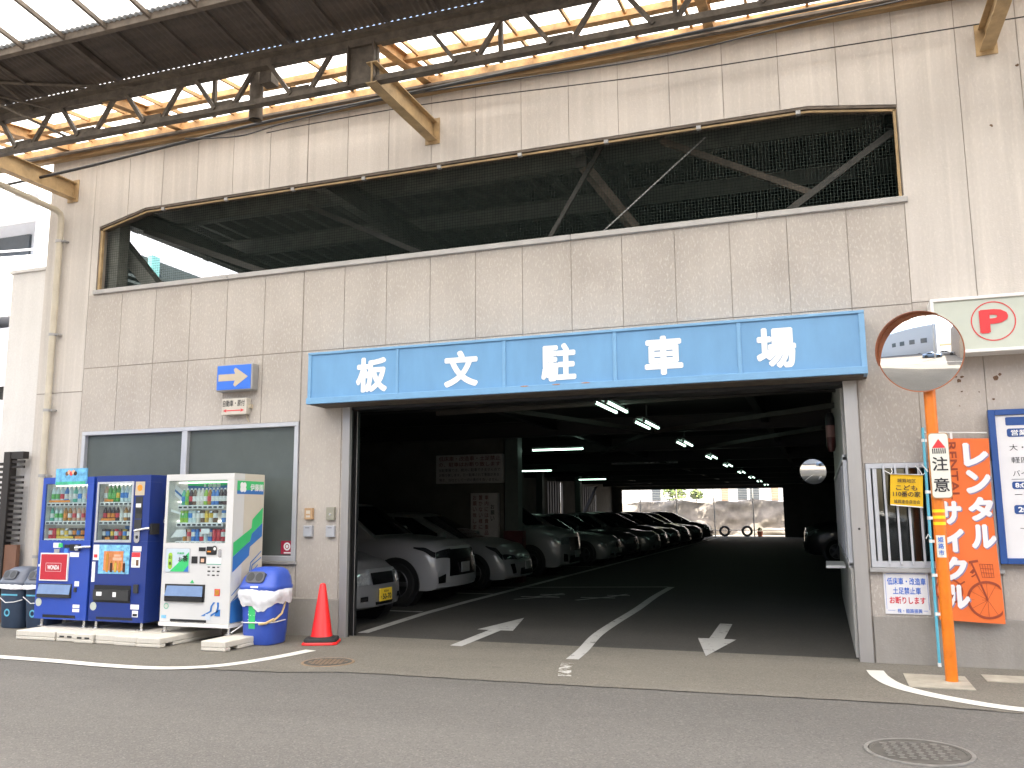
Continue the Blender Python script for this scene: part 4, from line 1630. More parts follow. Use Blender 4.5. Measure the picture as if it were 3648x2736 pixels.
def display_lamps(v, win, yf):
    for zz in (win[3] - 0.02, win[3] - 0.25, win[3] - 0.48):
        b = MB()
        b.tube([(win[0] + 0.02, yf + 0.15, zz), (win[1] - 0.02, yf + 0.15, zz)], 0.006, m_dlamp, 8)
        b.build("display_lamp", v, smooth=True)



# --- machine with red poster (leftmost)
yf = -0.95
v = thing("vending_machine", "leftmost vending machine, blue, with a red poster square and a small picture card on top", "vending machine", (0.86, yf, 0.1))
x0, x1 = 0.435, 1.265
b = MB()
win = (0.485, 1.165, 1.155, 1.86)
cabinet(b, x0, x1, yf, -0.25, 0.195, 1.94, win, m_vblue)
b.build("cabinet", v, bevel=0.008, seg=2)
b = MB()
b.box(win[0] - 0.004, yf + 0.185, win[2], win[1] + 0.004, yf + 0.198, win[3], m_vin)
b.build("display_back", v)
shelf_row(v, 0.50, 1.15, yf, 1.625, [(B_, "clear", "green"), (B_, "clear", "green"), (B_, "clear", "red"), (B_, "blue", "white"), (B_, "clear", "white"), (B_, "teal", "white"), (B_, "clear", "blue"), (B_, "clear", "white"), (B_, "milk", "red")], s=0.95)
shelf_row(v, 0.495, 1.15, yf, 1.395, [(B_, "teal", "white"), (B_, "clear", "green"), (B_, "clear", "green"), (B_, "amber", "orange"), (B_, "amber", "white"), (B_, "peach", "red"), (B_, "peach", "white"), (B_, "peach", "red"), (B_, "amber", "white")], s=0.82)
shelf_row(v, 0.49, 1.15, yf, 1.175, [(C_, "red", "white"), (C_, "red", "red"), (C_, "gold", "yellow"), (C_, "gold", "white"), (C_, "milk", "yellow"), (C_, "coffee", "white"), (C_, "cola", "orange"), (C_, "coffee", "blue"), (C_, "cola", "orange"), (C_, "gold", "orange")])
b = MB()
for (xa, xb, zz, mm) in ((0.52, 0.86, 1.632, m_label["orange"]), (0.68, 0.95, 1.182, m_label["yellow"]), (0.98, 1.13, 1.182, m_label["orange"])):
    b.box(xa, yf + 0.03, zz - 0.004, xb, yf + 0.036, zz + 0.022, mm)
b.build("price_strip", v)
b = MB()
b.box(win[0], yf + 0.004, win[2], win[1], yf + 0.008, win[3], m_glass)
b.build("display_pane", v)
display_lamps(v, win, yf)
b = MB()
b.box(0.655, yf - 0.02, 1.845, 1.155, yf + 0.0, 2.05, mat("card water blue", (0.12, 0.38, 0.62, 1), 0.35, noise=0.5, scale=14))
b.box(0.665, yf - 0.022, 1.845, 1.145, yf - 0.0205, 1.885, mat("card green", (0.05, 0.4, 0.25, 1), 0.35, noise=0.4, scale=14))
for k in range(5):
    b.disc((0.84 + k * 0.034, yf - 0.0215 - k * 0.0002, 1.985 + 0.018 * (k % 2)), 0.028, (PALETTE["coffee"], PALETTE["peach"], m_red, PALETTE["peach"], PALETTE["cola"])[k], seg=12)
b.build("topper_card", v)
b = MB()
b.box(0.50, yf - 0.02, 0.66, 0.95, yf - 0.001, 1.0, m_white)
b.box(0.515, yf - 0.023, 0.675, 0.935, yf - 0.0205, 0.985, mat("poster crimson", (0.45, 0.02, 0.035, 1), 0.35, noise=0.08, scale=6))
b.text("WONDA", (0.725, yf - 0.025, 0.825), X, Z, w=0.19, h=0.055, m=m_inkwht, bold=0.03)
for (xa, xb, za, zb) in ((0.60, 0.85, 0.875, 0.878), (0.60, 0.85, 0.775, 0.778), (0.60, 0.603, 0.775, 0.878), (0.847, 0.85, 0.775, 0.878)):
    b.box(xa, yf - 0.0255, za, xb, yf - 0.0245, zb, m_inkwht)
b.build("poster", v)
b = MB()
b.box(0.68, yf - 0.006, 1.065, 0.80, yf - 0.0005, 1.125, m_inkwht)
b.box(0.765, yf - 0.008, 1.07, 0.835, yf - 0.0065, 1.12, m_vgreen)
b.box(0.86, yf - 0.006, 1.065, 0.94, yf - 0.0005, 1.105, m_black)
b.box(0.96, yf - 0.02, 1.03, 1.12, yf - 0.0005, 1.11, m_black)
b.box(0.705, yf - 0.012, 1.0, 0.79, yf - 0.0005, 1.05, m_steel)
b.disc((0.885, yf - 0.001, 1.025), 0.033, m_label["blue"])
b.box(0.96, yf - 0.005, 0.955, 1.10, yf - 0.0005, 1.01, m_inkwht)
b.build("coin_unit", v)
b = MB()
b.tube([(1.06, yf - 0.03, 1.065), (1.22, yf - 0.035, 1.08), (1.285, yf - 0.01, 1.08)], 0.014, m_steel, 8)
b.lathe([(0.0, -0.04), (0.035, -0.04), (0.035, 0.0)], (1.09, yf, 1.065), m_steel, axis='y', seg=16)
b.build("lock", v)
b = MB()
b.box(0.475, yf - 0.004, 0.455, 1.02, yf + 0.0, 0.625, m_gun)
b.poly([(0.485, yf - 0.03, 0.50), (1.01, yf - 0.03, 0.50), (1.005, yf - 0.006, 0.615), (0.49, yf - 0.006, 0.615)], m_flap)
b.box(0.485, yf - 0.028, 0.46, 1.01, yf - 0.005, 0.497, m_gun)
b.build("delivery_flap", v)
b = MB()
b.disc((0.50, yf - 0.002, 0.395), 0.05, m_pface, seg=24)
b.box(1.06, yf - 0.003, 0.60, 1.13, yf - 0.001, 0.66, m_inkwht)
b.box(1.06, yf - 0.012, 0.53, 1.10, yf - 0.001, 0.585, m_gun)
for zz in (0.36, 0.31):
    b.box(1.055, yf - 0.003, zz - 0.018, 1.16, yf - 0.001, zz + 0.02, m_inkwht)
b.box(0.455, yf - 0.003, 0.83, 0.475, yf - 0.001, 0.86, m_inkwht)
build_each(b, "sticker", v)
b = MB()
b.box(0.58, yf - 0.003, 0.215, 1.10, yf + 0.0, 0.25, m_black)
b.build("kick_slot", v)


def legs(v, xs, yf, yb, zt):
    for xx in xs:
        for yy in (yf + 0.06, yb - 0.06):
            b = MB()
            b.lathe([(0.045, 0.102), (0.045, 0.112), (0.018, 0.118), (0.018, zt)], (xx, yy, 0), m_steel, seg=12)
            b.build("leg", v, smooth=True)


legs(v, (0.51, 1.19), yf, -0.25, 0.196)

# --- navy machine (middle)
v = thing("vending_machine", "middle vending machine, dark navy, with a wide drink poster below its display window", "vending machine", (1.73, yf, 0.1))
x0, x1 = 1.305, 2.145
b = MB()
win = (1.345, 1.89, 1.145, 1.86)
cabinet(b, x0, x1, yf, -0.22, 0.195, 1.945, win, m_vnavy)
b.build("cabinet", v, bevel=0.008, seg=2)
b = MB()
for (xa, xb, za, zb) in ((1.335, 1.36, 1.135, 1.87), (1.875, 1.90, 1.135, 1.87), (1.36, 1.875, 1.845, 1.87), (1.36, 1.875, 1.135, 1.16)):
    b.box(xa, yf - 0.012, za, xb, yf - 0.001, zb, m_alu)
b.box(win[0] - 0.004, yf + 0.185, win[2], win[1] + 0.004, yf + 0.198, win[3], m_vin)
b.build("display_frame", v)
shelf_row(v, 1.36, 1.875, yf, 1.625, [(B_, "peach", "white"), (B_, "green", "green"), (B_, "green", "green"), (B_, "green", "yellow"), (B_, "clear", "blue"), (B_, "clear", "blue"), (B_, "clear", "white"), (B_, "clear", "white")], s=0.98)
shelf_row(v, 1.36, 1.875, yf, 1.395, [(B_, "cola", "red"), (B_, "cola", "orange"), (B_, "cola", "orange"), (B_, "cola", "red"), (B_, "milk", "white"), (B_, "amber", "white"), (B_, "coffee", "white"), (B_, "gold", "yellow")], s=0.82)
shelf_row(v, 1.36, 1.875, yf, 1.165, [(C_, "cola", "white"), (C_, "cola", "blue"), (C_, "coffee", "yellow"), (C_, "red", "white"), (C_, "coffee", "red"), (C_, "gold", "blue"), (C_, "cola", "white"), (C_, "gold", "blue")])
b = MB()
b.box(1.66, yf + 0.14, 1.17, 1.86, yf + 0.15, 1.33, m_label["blue"])
for (xa, xb, zz) in ((1.42, 1.55, 1.632), (1.38, 1.60, 1.402), (1.46, 1.53, 1.172)):
    b.box(xa, yf + 0.03, zz - 0.004, xb, yf + 0.036, zz + 0.024, m_label["orange"])
b.build("price_strip", v)
b = MB()
b.box(win[0] + 0.015, yf + 0.004, win[2] + 0.015, win[1] - 0.015, yf + 0.008, win[3] - 0.015, m_glass)
b.build("display_pane", v)
display_lamps(v, win, yf)
b = MB()
b.box(1.92, yf - 0.004, 1.70, 2.06, yf - 0.001, 1.865, m_tan)
b.disc((1.99, yf - 0.006, 1.79), 0.04, m_label["orange"], seg=16)
b.box(1.935, yf - 0.004, 1.42, 2.04, yf - 0.001, 1.685, m_gun)
b.box(1.945, yf - 0.007, 1.555, 2.02, yf - 0.0045, 1.60, m_inkwht)
b.box(1.945, yf - 0.007, 1.48, 2.03, yf - 0.0045, 1.535, m_black)
b.box(1.935, yf - 0.010, 1.30, 2.04, yf - 0.001, 1.41, m_gun)
b.poly(rr_pts(1.945, 1.13, 2.03, 1.30, 0.04, yf - 0.014), m_steel, off=(0, 0.012, 0))
b.disc((1.99, yf - 0.0155, 1.20), 0.02, m_black)
b.build("coin_unit", v)
b = MB()
b.tube([(1.96, yf - 0.025, 1.275), (2.13, yf - 0.035, 1.30), (2.18, yf - 0.02, 1.305)], 0.014, m_steel, 8)
b.box(2.146, yf + 0.02, 1.23, 2.17, yf + 0.16, 1.36, m_gun)
b.build("lock", v)
m_pwat = mat("poster water", (0.16, 0.42, 0.68, 1), 0.35, noise=0.6, scale=16)
b = MB()
b.box(1.42, yf - 0.008, 0.76, 1.89, yf - 0.001, 1.105, m_pwat)
b.box(1.50, yf - 0.010, 0.80, 1.80, yf - 0.0085, 1.03, mat("poster orange brown", (0.55, 0.20, 0.07, 1), 0.4, noise=0.3, scale=12))
b.box(1.64, yf - 0.0115, 0.92, 1.78, yf - 0.0105, 0.955, PALETTE["peach"])
b.box(1.66, yf - 0.0115, 0.965, 1.76, yf - 0.0105, 0.99, PALETTE["peach"])
for k in range(5):
    xx = 1.56 + k * 0.065
    hh = 0.22 if k == 0 else 0.11
    b.box(xx - 0.018, yf - 0.0135, 0.78, xx + 0.018, yf - 0.012, 0.78 + hh, (PALETTE["amber"], PALETTE["cola"], PALETTE["gold"])[k % 3])
    b.box(xx - 0.007, yf - 0.0135, 0.78 + hh, xx + 0.007, yf - 0.012, 0.80 + hh, PALETTE["amber"])
b.box(1.33, yf - 0.008, 0.92, 1.418, yf - 0.001, 1.105, m_inkwht)
b.box(1.345, yf - 0.0095, 0.95, 1.40, yf - 0.0085, 0.99, m_label["red"])
b.box(1.325, yf - 0.008, 0.66, 1.37, yf - 0.001, 0.90, m_inkwht)
b.build("poster", v)
b = MB()
b.box(1.93, yf - 0.003, 1.03, 2.06, yf - 0.001, 1.09, m_inkwht)
b.box(1.92, yf - 0.003, 0.84, 2.05, yf - 0.001, 1.02, m_inkwht)
b.box(1.922, yf - 0.0045, 0.96, 2.048, yf - 0.0032, 1.018, m_label["red"])
b.box(1.93, yf - 0.0045, 0.86, 1.98, yf - 0.0032, 0.94, PALETTE["milk"])
b.box(1.99, yf - 0.0045, 0.86, 2.03, yf - 0.0032, 0.93, PALETTE["coffee"])
b.disc((1.375, yf - 0.002, 0.37), 0.05, m_pface, seg=24)
b.box(1.945, yf - 0.003, 0.35, 2.07, yf - 0.001, 0.405, m_inkwht)
b.box(1.975, yf - 0.003, 0.26, 2.06, yf - 0.001, 0.335, m_inkwht)
b.box(1.985, yf - 0.0045, 0.27, 2.05, yf - 0.0032, 0.30, m_black)
b.box(1.985, yf - 0.02, 0.54, 2.05, yf - 0.001, 0.64, m_gun)
build_each(b, "sticker", v)
b = MB()
b.box(1.375, yf - 0.004, 0.42, 1.935, yf - 0.0005, 0.625, m_black)
b.box(1.385, yf - 0.03, 0.45, 1.925, yf - 0.005, 0.57, m_gun)
b.box(1.44, yf - 0.032, 0.50, 1.52, yf - 0.0305, 0.545, m_inkwht)
b.box(1.69, yf - 0.032, 0.49, 1.74, yf - 0.0305, 0.545, m_inkwht)
b.build("delivery_flap", v)
b = MB()
b.box(1.43, yf - 0.003, 0.22, 1.98, yf - 0.0005, 0.25, m_black)
b.build("kick_slot", v)
b = MB()
for k, ch in enumerate("COFFEE"):
    b.text(ch, (2.1465, yf + 0.28 + 0.014 * k - 0.0 * k, 1.38 + 0.045 * k), Vector((0, 0.35, 1)).normalized(), Vector((0, -1, 0.35)).normalized(), h=0.06, m=m_inkwht, bold=0.02)
b.build("side_lettering", v)
legs(v, (1.38, 2.07), yf, -0.22, 0.196)

# --- white machine with green and blue stripes
yf = -0.955
v = thing("vending_machine", "white vending machine with green and blue diagonal stripes on its cream side", "vending machine", (2.87, yf, 0.1))
x0, x1 = 2.385, 3.36
b = MB()
win = (2.425, 3.265, 1.135, 1.865)
cabinet(b, x0, x1, yf, -0.37, 0.225, 1.94, win, m_vwhite, m_vcream)
b.box(x0 - 0.004, yf - 0.01, 0.18, x1 + 0.004, -0.36, 0.222, m_white)
b.build("cabinet", v, bevel=0.012, seg=2)
b = MB()
b.box(win[0] - 0.004, yf + 0.185, win[2], win[1] + 0.004, yf + 0.198, win[3], m_vin)
b.box(2.57, yf + 0.16, 1.76, 3.25, yf + 0.17, 1.862, m_vstripe)
b.poly([(2.57, yf + 0.155, 1.862), (3.25, yf + 0.155, 1.862), (3.25, yf + 0.155, 1.82), (2.95, yf + 0.155, 1.79), (2.57, yf + 0.155, 1.81)], m_vgreen)
b.text("伊藤園", (2.96, yf + 0.15, 1.805), X, Z, w=0.18, h=0.05, m=m_inkwht, bold=0.02)
for k in range(4):
    b.disc((2.82 + 0.014 * (k % 2), yf + 0.15, 1.80 + 0.014 * (k // 2)), 0.009, m_inkwht, seg=10)
b.poly([(2.43, yf + 0.10, 1.83), (2.55, yf + 0.15, 1.72), (2.55, yf + 0.15, 1.58), (2.43, yf + 0.10, 1.70)], m_inkwht)
b.poly([(2.435, yf + 0.095, 1.77), (2.55, yf + 0.145, 1.66), (2.55, yf + 0.145, 1.63), (2.435, yf + 0.095, 1.74)], m_vstripe)
b.build("display_back", v)
shelf_row(v, 2.555, 3.20, yf, 1.575, [(B_, "teal", "blue"), (B_, "lime", "green"), (B_, "cola", "red"), (B_, "coffee", "white"), (B_, "milk", "white"), (B_, "milk", "white"), (B_, "lime", "white"), (B_, "amber", "red"), (B_, "blue", "white"), (B_, "blue", "white"), (B_, "cola", "white"), (B_, "cola", "white")], s=0.9)
shelf_row(v, 2.545, 3.20, yf, 1.37, [(C_, "lime", "green"), (C_, "lime", "green"), (C_, "clear", "blue"), (C_, "clear", "white"), (C_, "milk", "white"), (C_, "coffee", "white"), (C_, "gold", "yellow"), (C_, "milk", "yellow"), (C_, "coffee", "white"), None, (C_, "blue", "white")], s=1.1)
shelf_row(v, 2.535, 3.20, yf, 1.155, [None, (C_, "amber", "white"), (C_, "peach", "red"), (C_, "blue", "white"), (C_, "blue", "blue"), (C_, "red", "white"), (C_, "clear", "white"), (C_, "blue", "white"), (C_, "red", "red"), (C_, "red", "red"), (C_, "red", "white")], s=1.05)
b = MB()
b.box(2.90, yf + 0.025, 1.24, 3.02, yf + 0.03, 1.30, m_inkwht)
b.poly([(2.44, yf + 0.05, 1.19), (2.66, yf + 0.06, 1.21), (2.66, yf + 0.05, 1.29), (2.52, yf + 0.05, 1.285)], m_inkwht)
b.poly([(2.43, yf + 0.05, 1.50), (2.60, yf + 0.06, 1.455), (2.61, yf + 0.06, 1.475), (2.43, yf + 0.05, 1.53)], m_inkwht)
b.build("price_card", v)
b = MB()
b.box(win[0], yf + 0.004, win[2], win[1], yf + 0.008, win[3], m_glass)
b.build("display_pane", v)
display_lamps(v, win, yf)
b = MB()
b.poly(rr_pts(2.425, 0.79, 2.785, 1.075, 0.02, yf - 0.004), m_alu, off=(0, 0.003, 0))
b.poly(rr_pts(2.44, 0.80, 2.775, 1.065, 0.015, yf - 0.006), mat("panel pale blue", (0.48, 0.56, 0.62, 1), 0.4, noise=0.08), off=(0, 0.001, 0))
b.poly([(2.50, yf - 0.008, 0.802), (2.70, yf - 0.008, 0.802), (2.77, yf - 0.008, 0.87), (2.77, yf - 0.008, 1.03)], m_vgreen)
b.poly([(2.70, yf - 0.009, 0.802), (2.77, yf - 0.009, 0.802), (2.77, yf - 0.009, 0.88)], m_vstripe)
b.poly(rr_pts(2.475, 0.83, 2.535, 1.02, 0.028, yf - 0.009), PALETTE["lime"])
for k, ch in enumerate("お茶"):
    b.text(ch, (2.505, yf - 0.0105, 0.97 - 0.075 * k), X, Z, h=0.04, m=m_inkblk, bold=0.02)
b.text("お", (2.65, yf - 0.0095, 0.945), X, Z, h=0.05, m=m_inkblk, bold=0.02)
b.text("茶", (2.72, yf - 0.0105, 0.955), X, Z, h=0.07, m=m_inkblk, bold=0.03)
b.text("伊藤園", (2.65, yf - 0.0095, 1.015), X, Z, w=0.10, h=0.022, m=m_vgreen, bold=0.02)
b.build("poster", v)
b = MB()
b.box(2.905, yf - 0.006, 1.04, 3.0, yf - 0.001, 1.085, m_black)
b.poly(rr_pts(3.015, 1.0, 3.155, 1.095, 0.015, yf - 0.008), m_black, off=(0, 0.006, 0))
b.box(3.03, yf - 0.0095, 1.03, 3.08, yf - 0.0085, 1.045, m_label["orange"])
b.disc((3.13, yf - 0.012, 1.07), 0.035, m_gun, seg=20)
b.disc((3.135, yf - 0.0135, 1.07), 0.018, m_white, seg=16)
b.poly(rr_pts(3.18, 0.97, 3.225, 1.07, 0.018, yf - 0.006), m_steel, off=(0, 0.004, 0))
b.box(2.81, yf - 0.008, 0.90, 2.89, yf - 0.001, 0.98, m_black)
b.box(2.925, yf - 0.008, 0.90, 3.01, yf - 0.001, 0.98, m_black)
b.box(2.945, yf - 0.0095, 0.915, 2.99, yf - 0.0085, 0.955, PALETTE["peach"])
b.box(3.025, yf - 0.003, 0.90, 3.225, yf - 0.001, 0.965, m_inkwht)
b.box(3.02, yf - 0.003, 0.89, 3.225, yf - 0.001, 0.898, MATS["drink teal"])
for k in range(9):
    xx, zz = 3.04 + (k % 3) * 0.065, 0.86 - (k // 3) * 0.045
    b.box(xx, yf - 0.003, zz - 0.006 - 0.004 * (k % 2), xx + 0.03 + 0.008 * (k % 2), yf - 0.001, zz + 0.006, m_gun)
b.build("coin_unit", v)
b = MB()
b.box(2.445, yf - 0.006, 0.46, 3.015, yf - 0.001, 0.66, m_gun)
b.poly([(2.46, yf - 0.03, 0.525), (3.0, yf - 0.03, 0.525), (2.985, yf - 0.008, 0.64), (2.475, yf - 0.008, 0.64)], m_flap)
b.box(2.46, yf - 0.028, 0.465, 3.0, yf - 0.0065, 0.52, m_black)
b.build("delivery_flap", v)
b = MB()
b.poly([(2.80, yf - 0.003, 0.675), (2.86, yf - 0.003, 0.675), (2.83, yf - 0.003, 0.715)], m_vgreen)
b.disc((2.475, yf - 0.003, 0.405), 0.035, m_pface, seg=20)
b.disc((2.475, yf - 0.0035, 0.405), 0.035, MATS["drink teal"], seg=20, r2=0.027)
b.box(3.15, yf - 0.004, 0.535, 3.225, yf - 0.001, 0.615, m_label["red"])
b.box(3.16, yf - 0.0055, 0.545, 3.215, yf - 0.0045, 0.605, PALETTE["amber"])
b.box(2.41, yf - 0.003, 0.265, 2.48, yf - 0.001, 0.30, m_pwat)
build_each(b, "sticker", v)
b = MB()
yy = yf - 0.003
for (o, w) in ((0.0, 0.022), (0.10, 0.022)):
    b.poly([(2.97 + o, yy, 0.305), (3.02 + o, yy, 0.305), (3.12 + o * 0.9, yy, 0.36), (3.13 + o * 0.9, yy, 0.42), (3.17 + o * 0.5, yy, 0.465), (3.14 + o * 0.5, yy, 0.465), (3.105 + o * 0.9, yy, 0.42), (3.095 + o * 0.9, yy, 0.365)], m_vstripe)
b.poly([(3.16, yy, 0.31), (3.24, yy, 0.31), (3.24, yy, 0.39), (3.185, yy, 0.37)], m_vstripe)
b.box(3.04, yf - 0.005, 0.262, 3.11, yf - 0.0035, 0.33, mat("tape pale", (0.5, 0.56, 0.62, 1), 0.4, noise=0.05))
b.box(2.54, yf - 0.004, 0.232, 3.05, yf - 0.001, 0.262, m_black)
b.box(2.56, yf - 0.006, 0.222, 3.03, yf - 0.0045, 0.234, m_steel)
b.build("front_stripe", v)
xs = x1 + 0.003
b = MB()


def sp(*pts, m):
    b.poly([(xs, y_, z_) for (y_, z_) in pts], m)


sp((-0.90, 1.70), (-0.39, 1.70), (-0.39, 1.76), (-0.90, 1.74), m=m_vstripe)
sp((-0.90, 1.74), (-0.39, 1.76), (-0.39, 1.855), (-0.90, 1.855), m=m_vgreen)
sp((-0.93, 1.14), (-0.60, 1.30), (-0.59, 1.40), (-0.39, 1.545), (-0.39, 1.36), (-0.59, 1.235), (-0.62, 1.15), (-0.93, 0.98), m=m_vgreen)
sp((-0.93, 0.978), (-0.62, 1.148), (-0.59, 1.233), (-0.39, 1.358), (-0.39, 1.20), (-0.62, 1.08), (-0.63, 0.98), (-0.93, 0.80), m=m_vstripe)
for o in (0.0, 0.075):
    sp((-0.93, 0.55 - o), (-0.45, 0.87 - o), (-0.45, 0.855 - o), (-0.93, 0.535 - o), m=m_vstripe)
    sp((-0.62 + o * 0.4, 0.76), (-0.60 + o * 0.4, 0.90 - o * 0.4), (-0.39, 1.03 - o), (-0.39, 1.015 - o), (-0.585 + o * 0.4, 0.89 - o * 0.4), (-0.605 + o * 0.4, 0.76), m=m_vstripe)
sp((-0.94, 0.235), (-0.55, 0.235), (-0.55, 0.62), (-0.94, 0.46), m=m_vstripe)
b.build("side_stripe", v)
b = MB()
xs2 = xs + 0.002
b.text("伊藤園", (xs2, -0.53, 1.78), Y, Z, w=0.25, h=0.085, m=m_inkwht, bold=0.02)
for k in range(4):
    an = R(45 + 90 * k)
    vs = [(xs2, -0.79 + 0.035 * math.cos(an) + 0.034 * math.cos(R(30 * t)), 1.78 + 0.035 * math.sin(an) + 0.034 * math.sin(R(30 * t))) for t in range(12)]
    b.poly([(p[0] + 0.0002 * k, p[1], p[2]) for p in vs], m_inkwht)
b.build("side_lettering", v)
legs(v, (2.42, 3.32), yf, -0.37, 0.185)

# ================================================================== BASE BLOCKS
m_block = concrete_panel("block concrete", (0.56, 0.525, 0.46, 1), streak=0.03, fleck=0.1, dirt=0.4)


def block(name, x0, x1, y0, y1, label, holes=True):
    o = thing(name, label, "concrete block", ((x0 + x1) / 2, y0, 0), "concrete blocks under the vending machines")
    b = MB()
    h = 0.1
    # arched underside: two feet and a deck
    b.box(x0, y0, 0.035, x1, y1, h, m_block)
    b.box(x0 + 0.0, y0 + 0.0, -0.002, x1 - 0.0, y0 + 0.10, 0.0345, m_block)
    b.box(x0 + 0.0, y0 + 0.22, -0.002, x1 - 0.0, y1, 0.0345, m_block)
    b.build("body", o, bevel=0.007)
    if holes:
        for hx in (0.3, 0.7):
            b = MB()
            cx = x0 + (x1 - x0) * hx
            b.box(cx - 0.035, y0 - 0.002, 0.045, cx + 0.035, y0 + 0.0, 0.065, m_gun)
            b.build("slot", o)
    return o


block("base_block", 0.56, 1.17, -1.30, -0.3, "wide pale concrete block under the front of the leftmost blue vending machine", False)
block("base_block", 1.195, 1.48, -1.30, -0.3, "slotted concrete block between the two blue vending machines")
block("base_block", 1.495, 1.78, -1.335, -0.3, "slotted concrete block under the left half of the navy vending machine")
block("base_block", 1.797, 2.09, -1.315, -0.3, "plain concrete block under the right half of the navy vending machine", False)
block("base_block", 2.106, 2.42, -1.35, -0.3, "plain concrete block directly left of the block under the white machine's left foot", False)
block("base_block", 2.44, 2.77, -1.37, -0.3, "concrete block under the left foot of the white vending machine", False)
block("base_block", 3.33, 3.65, -1.38, -0.3, "lone concrete block under the right foot of the white vending machine", False)

# ================================================================== BINS, CONE, MANHOLES, SWITCHES
def superbox(b, cx, cy, prof, m, n=32, e=5.0):
    """stack of rounded rectangles: prof = (z, half x, half y, dx, dy)"""
    vs, fs = [], []
    for (z, hx, hy, dx, dy) in prof:
        for k in range(n):
            a = 2 * math.pi * (k + 0.5) / n
            c, s = math.cos(a), math.sin(a)
            r = (abs(c) ** e + abs(s) ** e) ** (-1 / e)
            vs.append((cx + dx + hx * r * c, cy + dy + hy * r * s, z))
    for i in range(len(prof) - 1):
        for k in range(n):
            k2 = (k + 1) % n
            fs.append((i * n + k, i * n + k2, (i + 1) * n + k2, (i + 1) * n + k))
    fs.append(tuple(range(n))[::-1])
    fs.append(tuple((len(prof) - 1) * n + k for k in range(n)))
    b.add(vs, fs, m)


m_binblue = mat("bin blue", (0.035, 0.085, 0.42, 1), 0.4, noise=0.08)
m_bag = mat("plastic bag white", (0.66, 0.66, 0.68, 1), 0.35, noise=0.06, bump=0.6, bscale=14)
m_rope = mat("rope straw", (0.55, 0.40, 0.20, 1), 0.8, noise=0.2, scale=60)


m_fit_dark = mat('bin hole plate', (0.07, 0.07, 0.08, 1), 0.5, noise=0.1)


def bin_(name, label, cx, cy, s, mbody, mlid, msticker, bag, hole_dir=0):
    t = thing(name, label, "bin", (cx, cy, 0))
    b = MB()
    superbox(b, cx, cy, [(0.0, 0.185 * s, 0.17 * s, 0, 0), (0.02, 0.20 * s, 0.18 * s, 0, 0), (0.10, 0.205 * s, 0.185 * s, 0, 0), (0.11, 0.21 * s, 0.19 * s, 0, 0), (0.60 * s, 0.235 * s, 0.21 * s, 0, 0)], mbody)
    b.build("body", t, smooth=True)
    b = MB()
    superbox(b, cx, cy, [(0.60 * s, 0.25 * s, 0.225 * s, 0, 0), (0.64 * s, 0.262 * s, 0.235 * s, 0, 0), (0.66 * s, 0.262 * s, 0.235 * s, 0, 0), (0.675 * s, 0.252 * s, 0.225 * s, 0, 0), (0.76 * s, 0.235 * s, 0.195 * s, 0, 0.02), (0.83 * s, 0.20 * s, 0.15 * s, 0, 0.045), (0.865 * s, 0.15 * s, 0.10 * s, 0, 0.05), (0.875 * s, 0.08 * s, 0.05 * s, 0, 0.05)], mlid)
    lid = b.build("lid", t, smooth=True)
    b = MB()
    # hole plate on the sloping front
    zc, yc = 0.765 * s, cy - 0.185 * s
    nrm = Vector((0, -1, 0.45)).normalized()
    upv = Vector((0, 0.45, 1)).normalized()
    ctr = Vector((cx - 0.02, yc, zc)) + nrm * 0.012
    w2, h2 = 0.125 * s, 0.068 * s
    pl = [ctr + X * (w2 * math.copysign(abs(math.cos(a)) ** 0.35, math.cos(a))) + upv * (h2 * math.copysign(abs(math.sin(a)) ** 0.5, math.sin(a))) for a in [2 * math.pi * k / 24 for k in range(24)]]
    b.poly(pl, m_fit_dark, off=nrm * -0.05)
    for sx in (-0.058 * s, 0.058 * s):
        b.poly([ctr + nrm * 0.002 + X * (sx + 0.05 * s * math.cos(a)) + upv * (0.052 * s * math.sin(a)) for a in [2 * math.pi * k / 20 for k in range(20)]], m_black)
    b.build("hole_plate", lid)
    if bag:
        b = MB()
        n = 96
        rng = random.Random(bag)
        ph = [rng.uniform(0, 6.28) for _ in range(6)]
        rows = [(0.64, 1.10, 0.0), (0.62, 1.17, 0.6), (0.595, 1.21, 1.0), (0.57, 1.22, 1.0), (0.545, 1.20, 1.0), (0.52, 1.17, 1.0), (0.50, 1.13, 1.0), (0.485, 1.10, 0.9)]
        vs, fs = [], []
        from mathutils import noise as mnz
        if cx < 1:
            rows = rows[:4]
        for (zz, k_, wv) in rows:
            for i in range(n):
                a = 2 * math.pi * i / n
                c, s_ = math.cos(a), math.sin(a)
                r = (abs(c) ** 4 + abs(s_) ** 4) ** (-0.25)
                q1 = Vector((c * 2.2, s_ * 2.2, zz * 9 + bag * 7.3))
                q2_ = Vector((c * 6.0, s_ * 6.0, zz * 26 + bag * 3.1))
                d = wv * (0.030 * mnz.noise(q1) + 0.020 * mnz.noise(q2_))
                droop = (0.35 if cx < 1 else 1.0) * (-0.10 * mnz.noise(Vector((c * 1.4, s_ * 1.4, bag))) - 0.035 * mnz.noise(Vector((c * 5, s_ * 5, bag + 4))) - 0.03) * (0.64 - zz) / 0.15
                vs.append((cx + (0.225 * s * k_ * r + d) * c, cy + (0.205 * s * k_ * r + d) * s_, zz * s + droop))
        for i in range(len(rows) - 1):
            for k in range(n):
                k2 = (k + 1) % n
                fs.append((i * n + k, i * n + k2, (i + 1) * n + k2, (i + 1) * n + k))
        b.add(vs, fs, m_bag)
        b.build("bin_bag", t, smooth=True, angle=90)
    return t


